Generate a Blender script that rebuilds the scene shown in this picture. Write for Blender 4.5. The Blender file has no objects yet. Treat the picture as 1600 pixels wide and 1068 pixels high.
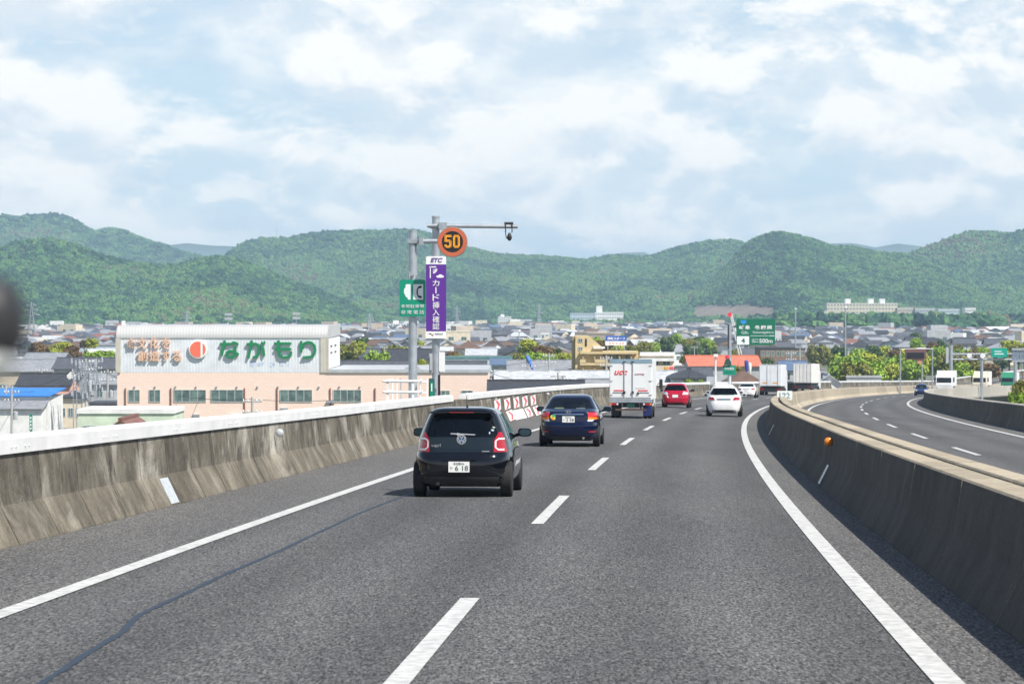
import bpy, bmesh, math, random
import numpy as np
from mathutils import Vector, Matrix, noise as mnoise

random.seed(11)
rng = np.random.default_rng(11)
R = math.radians
SC = bpy.context.scene
COL = SC.collection

# ------------------------------------------------------------------ camera
F = 4100.0            # focal length in pixels of a 1600 px wide frame
CAM_Z = 17.0          # eye height above the plain
cam_data = bpy.data.cameras.new('camera')
cam = bpy.data.objects.new('camera', cam_data)
COL.objects.link(cam)
cam_data.sensor_width = 36.0
cam_data.lens = 36.0 * F / 1600.0
cam_data.clip_start = 0.1
cam_data.clip_end = 40000.0
cam.location = (0, 0, CAM_Z)
cam.rotation_euler = (R(90) - math.atan((534 - 485) / F), 0, 0)
cam_data.dof.use_dof = True
cam_data.dof.focus_distance = 52.0
cam_data.dof.aperture_fstop = 8.0
SC.camera = cam

# ------------------------------------------------------------------ sun and sky
SUN = Vector((0.57, -0.50, 1.0)).normalized()      # direction towards the sun
SUN_EL = math.asin(SUN.z)
SUN_AZ = math.atan2(SUN.x, SUN.y)
sd = bpy.data.lights.new('sun', 'SUN')
sd.energy = 5.0
sd.angle = R(0.55)
sd.color = (1.0, 0.95, 0.87)
sun = bpy.data.objects.new('sun', sd)
COL.objects.link(sun)
sun.rotation_euler = (-SUN).to_track_quat('-Z', 'Y').to_euler()

world = bpy.data.worlds.new('World')
SC.world = world
world.use_nodes = True
wn, wl = world.node_tree.nodes, world.node_tree.links
wn.clear()


def N(nodes, t, **kw):
    n = nodes.new(t)
    for k, v in kw.items():
        if k.startswith('i_'):
            key = k[2:]
            n.inputs[int(key) if key.isdigit() else key.replace('_', ' ')].default_value = v
        else:
            setattr(n, k, v)
    return n


w_out = N(wn, 'ShaderNodeOutputWorld')
w_bg = N(wn, 'ShaderNodeBackground')
w_bg.inputs['Strength'].default_value = 0.08
sky = N(wn, 'ShaderNodeTexSky', sky_type='NISHITA', sun_disc=False)
sky.sun_elevation = SUN_EL
sky.sun_rotation = SUN_AZ
sky.altitude = 30.0
sky.air_density = 1.0
sky.dust_density = 0.3
sky.ozone_density = 2.0
# clouds: broken cumulus and veil over the whole dome, from the view direction
tc = N(wn, 'ShaderNodeTexCoord')


def cloud_noise(scale, detail, rough, dist, loc, zs):
    m_ = N(wn, 'ShaderNodeMapping')
    m_.inputs['Scale'].default_value = (1.0, 1.0, zs)
    m_.inputs['Location'].default_value = loc
    wl.new(tc.outputs['Generated'], m_.inputs['Vector'])
    q_ = N(wn, 'ShaderNodeTexNoise', i_Scale=scale, i_Detail=detail, i_Roughness=rough, i_Distortion=dist)
    wl.new(m_.outputs[0], q_.inputs['Vector'])
    return q_.outputs[0]


def ramp(v, a, b, top=1.0):
    q_ = N(wn, 'ShaderNodeMapRange', interpolation_type='SMOOTHSTEP')
    q_.inputs['From Min'].default_value, q_.inputs['From Max'].default_value = a, b
    q_.inputs['To Max'].default_value = top
    wl.new(v, q_.inputs['Value'])
    return q_.outputs[0]


def math2(op, a, b):
    q_ = N(wn, 'ShaderNodeMath', operation=op)
    for k_, v_ in enumerate((a, b)):
        if isinstance(v_, float):
            q_.inputs[k_].default_value = v_
        else:
            wl.new(v_, q_.inputs[k_])
    return q_.outputs[0]


CL = (5.3, 1.7, 0.31)
heap = cloud_noise(13.0, 12.0, 0.60, 0.15, CL, 1.9)
heap_up = cloud_noise(13.0, 12.0, 0.60, 0.15, (CL[0], CL[1], CL[2] + 0.022), 1.9)      # sampled higher: bright tops, grey feet
small = cloud_noise(30.0, 10.0, 0.60, 0.2, (1.3, 4.1, 0.9), 2.6)
veil = cloud_noise(8.0, 8.0, 0.62, 0.6, (7.3, 2.2, 0.4), 3.2)
mk_heap = ramp(heap, 0.42, 0.545, 0.92)
mk_small = ramp(small, 0.54, 0.60, 0.75)
mk_veil = ramp(veil, 0.32, 0.60, 0.72)
mask = math2('MAXIMUM', math2('MAXIMUM', mk_heap, mk_small), mk_veil)
lit = math2('ADD', math2('MULTIPLY', math2('SUBTRACT', heap, heap_up), 8.0), 0.60)
litc = N(wn, 'ShaderNodeClamp')
wl.new(lit, litc.inputs[0])
ccol = N(wn, 'ShaderNodeMixRGB')
ccol.inputs[1].default_value = (7.1, 7.7, 8.3, 1)      # shaded foot
ccol.inputs[2].default_value = (9.9, 9.7, 9.35, 1)      # lit top
wl.new(litc.outputs[0], ccol.inputs[0])
base = N(wn, 'ShaderNodeMixRGB')                          # milky spring haze over the blue, thinning upwards
base.inputs[2].default_value = (5.75, 7.3, 8.8, 1)
sxyz = N(wn, 'ShaderNodeSeparateXYZ')
wl.new(tc.outputs['Generated'], sxyz.inputs[0])
hzf = N(wn, 'ShaderNodeMapRange')
hzf.inputs['From Min'].default_value, hzf.inputs['From Max'].default_value = 0.0, 0.30
hzf.inputs['To Min'].default_value, hzf.inputs['To Max'].default_value = 0.85, 0.0
wl.new(sxyz.outputs[2], hzf.inputs['Value'])
wl.new(hzf.outputs[0], base.inputs[0])
wl.new(sky.outputs[0], base.inputs[1])
cm = N(wn, 'ShaderNodeMixRGB')
cvr = N(wn, 'ShaderNodeMapRange', interpolation_type='SMOOTHSTEP')   # cumulus close up towards the horizon, gaps open overhead
cvr.inputs['From Min'].default_value, cvr.inputs['From Max'].default_value = 0.09, 0.34
cvr.inputs['To Min'].default_value, cvr.inputs['To Max'].default_value = 1.0, 0.10
wl.new(sxyz.outputs[2], cvr.inputs['Value'])
cvm = N(wn, 'ShaderNodeMath', operation='MULTIPLY')
wl.new(mask, cvm.inputs[0])
wl.new(cvr.outputs[0], cvm.inputs[1])
wl.new(cvm.outputs[0], cm.inputs[0])
wl.new(base.outputs[0], cm.inputs[1])
wl.new(ccol.outputs[0], cm.inputs[2])
wl.new(cm.outputs[0], w_bg.inputs[0])
wl.new(w_bg.outputs[0], w_out.inputs[0])

SC.view_settings.view_transform = 'Standard'
SC.view_settings.look = 'None'
SC.view_settings.exposure = 0.56
SC.view_settings.gamma = 1.0
SC.view_settings.use_curve_mapping = False
SC.render.engine = 'CYCLES'
SC.cycles.max_bounces = 6
SC.cycles.diffuse_bounces = 3
SC.cycles.glossy_bounces = 3
SC.cycles.transmission_bounces = 4
SC.cycles.transparent_max_bounces = 10
SC.cycles.volume_bounces = 0
SC.cycles.use_denoising = True


# ------------------------------------------------------------------ materials
MATS = {}


def mat(name, col=(.5, .5, .5), rough=.6, metal=0.0, var=0.0, scale=4.0, bump=0.0, bscale=None,
        coat=0.0, emit=0.0, spec=0.5, stretch=None, col2=None, detail=5.0):
    """Principled material whose base colour wanders between col and col2 (own wear and dirt)."""
    if name in MATS:
        return MATS[name]
    m = bpy.data.materials.new(name)
    m.use_nodes = True
    nt = m.node_tree
    b = nt.nodes['Principled BSDF']
    b.inputs['Roughness'].default_value = rough
    b.inputs['Metallic'].default_value = metal
    b.inputs['Coat Weight'].default_value = coat
    b.inputs['Specular IOR Level'].default_value = spec
    b.inputs['Base Color'].default_value = (*col, 1)
    if emit:
        b.inputs['Emission Color'].default_value = (*col, 1)
        b.inputs['Emission Strength'].default_value = emit
    if var or bump or col2:
        geo = N(nt.nodes, 'ShaderNodeNewGeometry')
        mpp = N(nt.nodes, 'ShaderNodeMapping')
        if stretch:
            mpp.inputs['Scale'].default_value = stretch
        nt.links.new(geo.outputs['Position'], mpp.inputs[0])
        nz = N(nt.nodes, 'ShaderNodeTexNoise', i_Scale=scale, i_Detail=detail, i_Roughness=0.62)
        nt.links.new(mpp.outputs[0], nz.inputs['Vector'])
        if var or col2:
            c2 = col2 or tuple(max(0, c * (1 - var)) for c in col)
            c1 = col if col2 else tuple(min(1, c * (1 + var * .6)) for c in col)
            rp = N(nt.nodes, 'ShaderNodeValToRGB')
            rp.color_ramp.elements[0].position = 0.34
            rp.color_ramp.elements[1].position = 0.66
            rp.color_ramp.elements[0].color = (*c2, 1)
            rp.color_ramp.elements[1].color = (*c1, 1)
            nt.links.new(nz.outputs[0], rp.inputs[0])
            nt.links.new(rp.outputs[0], b.inputs['Base Color'])
        if bump:
            bn = N(nt.nodes, 'ShaderNodeBump', i_Strength=bump, i_Distance=0.02)
            nz2 = N(nt.nodes, 'ShaderNodeTexNoise', i_Scale=bscale or scale * 4, i_Detail=4.0)
            nt.links.new(mpp.outputs[0], nz2.inputs['Vector'])
            nt.links.new(nz2.outputs[0], bn.inputs['Height'])
            nt.links.new(bn.outputs[0], b.inputs['Normal'])
    MATS[name] = m
    return m


def glass_mat(name, tint=(.55, .62, .62), k=0.35):
    """Car glass: tinted see-through film under a mirror coat."""
    if name in MATS:
        return MATS[name]
    m = bpy.data.materials.new(name)
    m.use_nodes = True
    nt = m.node_tree
    nt.nodes.clear()
    out = N(nt.nodes, 'ShaderNodeOutputMaterial')
    tr = N(nt.nodes, 'ShaderNodeBsdfTransparent')
    tr.inputs[0].default_value = (*tint, 1)
    gl = N(nt.nodes, 'ShaderNodeBsdfGlossy', i_Roughness=0.02)
    gl.inputs[0].default_value = (.85, .9, .95, 1)
    fr = N(nt.nodes, 'ShaderNodeFresnel', i_IOR=1.5)
    mxs = N(nt.nodes, 'ShaderNodeMixShader')
    nt.links.new(fr.outputs[0], mxs.inputs[0])
    nt.links.new(tr.outputs[0], mxs.inputs[1])
    nt.links.new(gl.outputs[0], mxs.inputs[2])
    nt.links.new(mxs.outputs[0], out.inputs[0])
    MATS[name] = m
    return m


# ------------------------------------------------------------------ mesh helpers
class MB:
    def __init__(s):
        s.v, s.f, s.m = [], [], []

    def add(s, vs, fs, mi=0):
        o = len(s.v)
        s.v += [tuple(p) for p in vs]
        s.f += [tuple(i + o for i in q) for q in fs]
        s.m += [mi] * len(fs)
        return s

    def box(s, x0, x1, y0, y1, z0, z1, mi=0):
        vs = [(x0, y0, z0), (x1, y0, z0), (x1, y1, z0), (x0, y1, z0),
              (x0, y0, z1), (x1, y0, z1), (x1, y1, z1), (x0, y1, z1)]
        return s.add(vs, [(0, 3, 2, 1), (4, 5, 6, 7), (0, 1, 5, 4), (1, 2, 6, 5), (2, 3, 7, 6), (3, 0, 4, 7)], mi)

    def obox(s, c, ax, ay, az, mi=0):
        """box from centre and three half-axis vectors"""
        c, ax, ay, az = map(Vector, (c, ax, ay, az))
        vs = [c + ax * i + ay * j + az * k for k in (-1, 1) for i, j in ((-1, -1), (1, -1), (1, 1), (-1, 1))]
        return s.add(vs, [(0, 3, 2, 1), (4, 5, 6, 7), (0, 1, 5, 4), (1, 2, 6, 5), (2, 3, 7, 6), (3, 0, 4, 7)], mi)

    def bar(s, a, b, r, n=8, r2=None, mi=0, cap=True):
        """round bar from a to b, radius r to r2"""
        a, b = Vector(a), Vector(b)
        r2 = r if r2 is None else r2
        d = (b - a)
        if d.length < 1e-6:
            return s
        d.normalize()
        u = d.orthogonal().normalized()
        w = d.cross(u)
        vs = []
        for p, q in ((a, r), (b, r2)):
            for i in range(n):
                t = 2 * math.pi * i / n
                vs.append(p + (u * math.cos(t) + w * math.sin(t)) * q)
        fs = [(i, (i + 1) % n, n + (i + 1) % n, n + i) for i in range(n)]
        if cap:
            fs += [tuple(range(n - 1, -1, -1)), tuple(range(n, 2 * n))]
        return s.add(vs, fs, mi)

    def path(s, pts, r, n=6, mi=0):
        for a, b in zip(pts, pts[1:]):
            s.bar(a, b, r, n, mi=mi)
        return s

    def prism(s, poly, y0, y1, mi=0, axis='y'):
        """extrude a 2-D polygon (x, z) from y0 to y1 (axis y), or (y, z) along x, or (x, y) along z"""
        n = len(poly)
        mk = {'y': lambda p, t: (p[0], t, p[1]), 'x': lambda p, t: (t, p[0], p[1]), 'z': lambda p, t: (p[0], p[1], t)}[axis]
        vs = [mk(p, y0) for p in poly] + [mk(p, y1) for p in poly]
        fs = [(i, (i + 1) % n, n + (i + 1) % n, n + i) for i in range(n)]
        fs += [tuple(range(n - 1, -1, -1)), tuple(range(n, 2 * n))]
        return s.add(vs, fs, mi)

    def lathe(s, prof, c=(0, 0, 0), n=20, axis='z', mi=0):
        """revolve (r, h) profile about an axis through c"""
        vs = []
        for r, h in prof:
            for i in range(n):
                t = 2 * math.pi * i / n
                a, b = r * math.cos(t), r * math.sin(t)
                p = {'z': (a, b, h), 'y': (a, h, b), 'x': (h, a, b)}[axis]
                vs.append((p[0] + c[0], p[1] + c[1], p[2] + c[2]))
        fs = []
        for k in range(len(prof) - 1):
            for i in range(n):
                j = (i + 1) % n
                fs.append((k * n + i, k * n + j, (k + 1) * n + j, (k + 1) * n + i))
        fs += [tuple(range(n - 1, -1, -1)), tuple(range((len(prof) - 1) * n, len(prof) * n))]
        return s.add(vs, fs, mi)

    def grid(s, rows, mi=0, closed=False):
        """quads over a list of rows of points"""
        o = len(s.v)
        w = len(rows[0])
        for r in rows:
            s.v += [tuple(p) for p in r]
        for j in range(len(rows) - 1):
            for i in range(w if closed else w - 1):
                k = (i + 1) % w
                s.f.append((o + j * w + i, o + j * w + k, o + (j + 1) * w + k, o + (j + 1) * w + i))
                s.m.append(mi)
        return s

    def mesh(s, name, mats, smooth=False):
        me = bpy.data.meshes.new(name)
        me.from_pydata(s.v, [], s.f)
        mats = mats if isinstance(mats, (list, tuple)) else [mats]
        for m in mats:
            me.materials.append(m)
        if len(mats) > 1:
            me.polygons.foreach_set('material_index', s.m)
        bm = bmesh.new()
        bm.from_mesh(me)
        bmesh.ops.recalc_face_normals(bm, faces=bm.faces)
        bm.to_mesh(me)
        bm.free()
        if smooth:
            me.polygons.foreach_set('use_smooth', [True] * len(me.polygons))
            if smooth != 'all':
                me.set_sharp_from_angle(angle=R(38))
        me.update()
        return me

    def build(s, name, mats, parent=None, smooth=False, bevel=0):
        o = bpy.data.objects.new(name, s.mesh(name, mats, smooth))
        COL.objects.link(o)
        if parent:
            o.parent = parent
        if bevel:
            md = o.modifiers.new('bevel', 'BEVEL')
            md.width = bevel
            md.segments = 2
            md.limit_method = 'ANGLE'
        return o


def place(name, me, parent=None, loc=(0, 0, 0), rot=(0, 0, 0), scale=(1, 1, 1)):
    o = bpy.data.objects.new(name, me)
    COL.objects.link(o)
    o.parent = parent
    o.location, o.rotation_euler, o.scale = loc, rot, scale
    return o


def empty(name, loc=(0, 0, 0), rot=(0, 0, 0)):
    o = bpy.data.objects.new(name, None)
    o.empty_display_size = 0.3
    COL.objects.link(o)
    o.location, o.rotation_euler = loc, rot
    return o


def tag(o, label=None, cat=None, group=None, kind=None):
    if label:
        o['label'] = label
    if cat:
        o['category'] = cat
    if group:
        o['group'] = group
    if kind:
        o['kind'] = kind
    return o


def thing(name, label, cat, loc=(0, 0, 0), rot=(0, 0, 0), group=None):
    return tag(empty(name, loc, rot), label, cat, group)


TEXTS = {}


def text_mesh(body, bold=0.0, extrude=0.01, shear=0.0, spacing=1.0, align='CENTER'):
    """lettering as a mesh lying in x-z, facing -y, one unit tall em"""
    key = (body, bold, extrude, shear, spacing, align)
    if key in TEXTS:
        return TEXTS[key]
    c = bpy.data.curves.new('lettering', 'FONT')
    c.body, c.extrude, c.offset, c.shear, c.space_character = body, extrude, bold, shear, spacing
    c.align_x, c.align_y = align, 'CENTER'
    c.resolution_u = 4
    o = bpy.data.objects.new('lettering', c)
    COL.objects.link(o)
    bpy.context.view_layer.update()
    me = bpy.data.meshes.new_from_object(o.evaluated_get(bpy.context.evaluated_depsgraph_get()))
    bpy.data.objects.remove(o)
    me.transform(Matrix.Rotation(R(90), 4, 'X'))
    xs = [v.co.x for v in me.vertices]
    zs = [v.co.z for v in me.vertices]
    TEXTS[key] = (me, min(xs), max(xs), min(zs), max(zs))
    return TEXTS[key]


def letter(name, body, m, parent, x0, x1, z0, z1, y, **kw):
    """put lettering so that it fills the rectangle x0..x1, z0..z1 on the plane y"""
    me, a, b, c, d = text_mesh(body, **kw)
    me = me.copy()
    me.materials.clear()
    me.materials.append(m)
    sx, sz = (x1 - x0) / (b - a), (z1 - z0) / (d - c)
    return place(name, me, parent, (x0 - a * sx, y, z0 - c * sz), (0, 0, 0), (sx, 1, sz))


def pix(x, y, d):
    """world point seen at photo pixel (x, y) from the eye at distance d ahead"""
    return Vector(((x - 800) * d / F, d, CAM_Z - (y - 485) * d / F))


def PX(x, d):
    return (x - 800) * d / F


def PZ(y, d):
    return CAM_Z - (y - 485) * d / F


def rrect(w, h, r, n=5, cx=0, cz=0):
    """rounded rectangle outline, centred"""
    pts = []
    for sx, sz, a0 in ((1, 1, 0), (-1, 1, 90), (-1, -1, 180), (1, -1, 270)):
        for i in range(n + 1):
            a = R(a0 + 90 * i / n)
            pts.append((cx + sx * (w / 2 - r) + r * math.cos(a), cz + sz * (h / 2 - r) + r * math.sin(a)))
    return pts
# ================================================================== road alignment
def xr(d):
    return 1.9295 + 0.050186 * d + 1.7647e-4 * d * d + 1.302e-7 * d ** 3


def xr1(d):
    return 0.050186 + 2 * 1.7647e-4 * d + 3 * 1.302e-7 * d * d


SLOPE = (586 - 485) / F


def zr(d):
    a = max(0.0, min(d, 230.0) - 110.0)
    c = 1.2e-5 * a * a + 0.0015 * max(0.0, d - 230.0)
    z = CAM_Z - 2.0 - SLOPE * d - c
    return z if d < 480 else max(z, 1.6 + (z - 1.6) * math.exp(-(d - 480) / 60.0)) if z > 1.6 else 1.6


def rp(off, d, h=0.0):
    """point at lateral offset off (m, right of our median edge line), chainage d, height h over our road"""
    s = xr1(d)
    k = math.sqrt(1 + s * s)
    e = 0.035 * min(1.0, max(0.0, (d - 60) / 90.0))           # banking grows into the bend
    b = -e * (max(off, -12.0) + 3.57) if off < 2.2 else 0.0
    return (xr(d) + off / k, d - off * s / k, zr(d) + h + b)


def heading(d):
    return math.atan(xr1(d))


LOW = -0.25           # the opposite carriageway lies a little lower


def stations(a, b, near=2.0, far=6.0):
    out, d = [], a
    while d < b - 1e-6:
        out.append(d)
        d += near if d < 140 else far
    out.append(b)
    return out


def lateral(o, o0, o1, n):
    """store the lateral position across the road on every vertex (drives wheel-track wear)"""
    at_ = o.data.attributes.new('lateral', 'FLOAT', 'POINT')
    k_ = len(o.data.vertices)
    at_.data.foreach_set('value', [o0 + (o1 - o0) * (i % (n + 1)) / n for i in range(k_)])
    return o


def ribbon(o0, o1, a, b, h, n=1):
    rows = []
    for d in stations(a, b):
        rows.append([rp(o0 + (o1 - o0) * i / n, d, h) for i in range(n + 1)])
    return MB().grid(rows)


# ---- asphalt
def asphalt(name, tone, warm=0.0, tracks=None):
    m = bpy.data.materials.new(name)
    m.use_nodes = True
    nt = m.node_tree
    b = nt.nodes['Principled BSDF']
    b.inputs['Specular IOR Level'].default_value = 0.35
    geo = N(nt.nodes, 'ShaderNodeNewGeometry')
    g1 = N(nt.nodes, 'ShaderNodeTexNoise', i_Scale=44.0, i_Detail=3.0, i_Roughness=0.8)
    g2 = N(nt.nodes, 'ShaderNodeTexVoronoi', i_Scale=52.0)
    g3 = N(nt.nodes, 'ShaderNodeTexNoise', i_Scale=0.55, i_Detail=5.0, i_Roughness=0.6)
    mpw = N(nt.nodes, 'ShaderNodeMapping')
    mpw.inputs['Scale'].default_value = (1.0, 0.12, 1.0)
    mpw.inputs['Rotation'].default_value = (0, 0, 0.06)
    nt.links.new(geo.outputs['Position'], mpw.inputs[0])
    mpg = N(nt.nodes, 'ShaderNodeMapping')           # stone grain drawn out a little by traffic
    mpg.inputs['Scale'].default_value = (1.0, 0.24, 1.0)
    nt.links.new(geo.outputs['Position'], mpg.inputs[0])
    for g in (g1, g2):
        nt.links.new(mpg.outputs[0], g.inputs['Vector'])
    nt.links.new(mpw.outputs[0], g3.inputs['Vector'])
    c1 = N(nt.nodes, 'ShaderNodeValToRGB')
    e = c1.color_ramp.elements
    e[0].position, e[1].position = 0.36, 0.66
    e[0].color = (tone * .16, tone * .165, tone * .175, 1)
    e[1].color = (tone * 2.15, tone * 2.18, tone * 2.24, 1)
    nt.links.new(g1.outputs[0], c1.inputs[0])
    c2 = N(nt.nodes, 'ShaderNodeValToRGB')           # single bright chips of stone
    e = c2.color_ramp.elements
    e[0].position, e[1].position = 0.0, 0.9
    e[0].color = (.5, .5, .53, 1)
    e[1].color = (1.45 + warm, 1.42 + warm * .6, 1.36, 1)
    nt.links.new(g2.outputs['Color'], c2.inputs[0])
    mul = N(nt.nodes, 'ShaderNodeMixRGB', blend_type='MULTIPLY', i_0=0.85)
    nt.links.new(c1.outputs[0], mul.inputs[1])
    nt.links.new(c2.outputs[0], mul.inputs[2])
    c3 = N(nt.nodes, 'ShaderNodeValToRGB')           # wheel-worn and patched lengths
    e = c3.color_ramp.elements
    e[0].position, e[1].position = 0.32, 0.68
    e[0].color = (.80, .80, .81, 1)
    e[1].color = (1.14, 1.13, 1.10, 1)
    nt.links.new(g3.outputs[0], c3.inputs[0])
    mul2 = N(nt.nodes, 'ShaderNodeMixRGB', blend_type='MULTIPLY', i_0=1.0)
    nt.links.new(mul.outputs[0], mul2.inputs[1])
    nt.links.new(c3.outputs[0], mul2.inputs[2])
    last = mul2.outputs[0]
    if tracks is not None:                           # tyre-polished wheel tracks and the oily strip between them
        at_ = N(nt.nodes, 'ShaderNodeAttribute', attribute_name='lateral')
        wob = N(nt.nodes, 'ShaderNodeMath', operation='MULTIPLY_ADD', i_1=0.5)
        nt.links.new(g3.outputs[0], wob.inputs[0])
        nt.links.new(at_.outputs['Fac'], wob.inputs[2])
        ph = N(nt.nodes, 'ShaderNodeMath', operation='MULTIPLY_ADD', i_1=2 * math.pi / 1.8, i_2=-2 * math.pi / 1.8 * tracks)
        nt.links.new(wob.outputs[0], ph.inputs[0])
        cs = N(nt.nodes, 'ShaderNodeMath', operation='COSINE')
        nt.links.new(ph.outputs[0], cs.inputs[0])
        gn = N(nt.nodes, 'ShaderNodeMath', operation='MULTIPLY_ADD', i_1=0.13, i_2=1.0)
        nt.links.new(cs.outputs[0], gn.inputs[0])
        m3 = N(nt.nodes, 'ShaderNodeMixRGB', blend_type='MULTIPLY', i_0=1.0)
        nt.links.new(last, m3.inputs[1])
        nt.links.new(gn.outputs[0], m3.inputs[2])
        last = m3.outputs[0]
    nt.links.new(last, b.inputs['Base Color'])
    b.inputs['Roughness'].default_value = 0.82
    bn = N(nt.nodes, 'ShaderNodeBump', i_Strength=0.55, i_Distance=0.012)
    nt.links.new(g1.outputs[0], bn.inputs['Height'])
    nt.links.new(bn.outputs[0], b.inputs['Normal'])
    MATS[name] = m
    return m


M_ASPH = asphalt('asphalt', 0.074, 0.0, -5.46 + .9)
M_SHOULDER = asphalt('asphalt_shoulder', 0.090, 0.10)
M_LINE = mat('road_paint', (.60, .60, .585), .6, col2=(.36, .36, .35), scale=9, bump=.3, bscale=50, detail=12)
M_TAR = mat('tar_seal', (.020, .034, .055), .6, var=.3, scale=30)


def concrete(name, dark, light, pale, sx=1.0, amount=0.5):
    """weathered cast concrete: rain streaks down the face, pale lime bloom, pits"""
    m = bpy.data.materials.new(name)
    m.use_nodes = True
    nt = m.node_tree
    b = nt.nodes['Principled BSDF']
    b.inputs['Roughness'].default_value = 0.88
    b.inputs['Specular IOR Level'].default_value = 0.25
    geo = N(nt.nodes, 'ShaderNodeNewGeometry')
    m1 = N(nt.nodes, 'ShaderNodeMapping')
    m1.inputs['Scale'].default_value = (1.7 * sx, 1.7 * sx, 0.5)
    m2 = N(nt.nodes, 'ShaderNodeMapping')
    m2.inputs['Scale'].default_value = (0.55, 0.55, 0.5)
    for q in (m1, m2):
        nt.links.new(geo.outputs['Position'], q.inputs[0])
    s1 = N(nt.nodes, 'ShaderNodeTexNoise', i_Scale=2.2, i_Detail=9.0, i_Roughness=0.74)
    s2 = N(nt.nodes, 'ShaderNodeTexNoise', i_Scale=1.4, i_Detail=7.0, i_Roughness=0.65, i_Distortion=0.6)
    s3 = N(nt.nodes, 'ShaderNodeTexNoise', i_Scale=26.0, i_Detail=4.0, i_Roughness=0.7)
    nt.links.new(m1.outputs[0], s1.inputs['Vector'])
    nt.links.new(m2.outputs[0], s2.inputs['Vector'])
    nt.links.new(geo.outputs['Position'], s3.inputs['Vector'])
    ra = N(nt.nodes, 'ShaderNodeValToRGB')
    ra.color_ramp.elements[0].position, ra.color_ramp.elements[1].position = 0.36, 0.66
    ra.color_ramp.elements[0].color = (*dark, 1)
    ra.color_ramp.elements[1].color = (*light, 1)
    nt.links.new(s1.outputs[0], ra.inputs[0])
    rb = N(nt.nodes, 'ShaderNodeValToRGB')
    rb.color_ramp.elements[0].position, rb.color_ramp.elements[1].position = 0.52, 0.72
    rb.color_ramp.elements[1].color = (amount, amount, amount, 1)
    nt.links.new(s2.outputs[0], rb.inputs[0])
    mxa = N(nt.nodes, 'ShaderNodeMixRGB')
    mxa.inputs[2].default_value = (*pale, 1)
    nt.links.new(rb.outputs[0], mxa.inputs[0])
    nt.links.new(ra.outputs[0], mxa.inputs[1])
    rc = N(nt.nodes, 'ShaderNodeValToRGB')
    rc.color_ramp.elements[0].position, rc.color_ramp.elements[1].position = 0.30, 0.62
    rc.color_ramp.elements[0].color = (.62, .60, .56, 1)
    rc.color_ramp.elements[1].color = (1.08, 1.07, 1.05, 1)
    nt.links.new(s3.outputs[0], rc.inputs[0])
    ml = N(nt.nodes, 'ShaderNodeMixRGB', blend_type='MULTIPLY', i_0=0.8)
    nt.links.new(mxa.outputs[0], ml.inputs[1])
    nt.links.new(rc.outputs[0], ml.inputs[2])
    oi = N(nt.nodes, 'ShaderNodeObjectInfo')          # every cast length has its own tone
    tn = N(nt.nodes, 'ShaderNodeMath', operation='MULTIPLY_ADD', i_1=0.30, i_2=0.86)
    nt.links.new(oi.outputs['Random'], tn.inputs[0])
    m5 = N(nt.nodes, 'ShaderNodeMixRGB', blend_type='MULTIPLY', i_0=1.0)
    nt.links.new(ml.outputs[0], m5.inputs[1])
    nt.links.new(tn.outputs[0], m5.inputs[2])
    nt.links.new(m5.outputs[0], b.inputs['Base Color'])
    bn = N(nt.nodes, 'ShaderNodeBump', i_Strength=0.4, i_Distance=0.02)
    nt.links.new(s3.outputs[0], bn.inputs['Height'])
    nt.links.new(bn.outputs[0], b.inputs['Normal'])
    MATS[name] = m
    return m


M_CONC_L = concrete('stained_concrete', (.056, .050, .041), (.205, .187, .152), (.48, .455, .405), .45, .95)
M_TOE = concrete('dusty_toe_concrete', (.078, .070, .056), (.205, .183, .145), (.39, .36, .305), .45, .75)
M_CONC_SHADE = concrete('shade_toned_concrete', (.060, .058, .056), (.105, .10, .092), (.15, .145, .13), .4, .5)  # darkened concrete: shade on wall sides put into the base colour
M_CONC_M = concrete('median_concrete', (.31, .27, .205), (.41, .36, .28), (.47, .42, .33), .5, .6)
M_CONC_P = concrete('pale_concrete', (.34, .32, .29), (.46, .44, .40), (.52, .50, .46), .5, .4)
M_WHITE_STEEL = mat('white_steel', (.76, .76, .75), .45, var=.12, scale=1.2, detail=8)
M_GALV = mat('galvanised_steel', (.42, .45, .48), .42, metal=.55, var=.18, scale=3)
M_DARK = mat('dark_rubber', (.012, .012, .013), .75)
M_BLACK = mat('black_plastic', (.02, .02, .022), .5)

# ---- road surfaces and markings
END = 900.0
road = lateral(ribbon(-9.45, 0.85, 4, END, 0.0, 4).build('road', M_ASPH), -9.45, .85, 4)
tag(road, 'grey asphalt carriageway with white lane markings curving right', kind='structure')
road2 = lateral(ribbon(2.30, 11.45, 4, END, LOW, 4).build('opposite_road', M_ASPH), 2.3, 11.45, 4)
tag(road2, 'opposite asphalt carriageway beyond the median wall', kind='structure')
ribbon(-9.44, -7.35, 4, END, 0.004, 1).build('shoulder_strip', M_SHOULDER, road)
ribbon(0.05, 0.84, 4, END, 0.004, 1).build('shoulder_strip', M_SHOULDER, road)
ribbon(10.2, 11.44, 4, END, LOW + 0.004, 1).build('shoulder_strip', M_SHOULDER, road2)
ribbon(-7.45, -7.25, 4, END, 0.009).build('edge_line', M_LINE, road)
ribbon(-0.10, 0.10, 4, END, 0.009).build('edge_line', M_LINE, road)
ribbon(2.88, 3.06, 4, END, LOW + 0.009).build('edge_line', M_LINE, road2)
ribbon(10.1, 10.3, 4, END, LOW + 0.009).build('edge_line', M_LINE, road2)


def dash(o, a, b, h, parent):
    rows = []
    for i in range(4):
        d = a + (b - a) * i / 3
        rows.append([rp(o - .085, d, h), rp(o + .085, d, h)])
    MB().grid(rows).build('lane_dash', M_LINE, parent)


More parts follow.
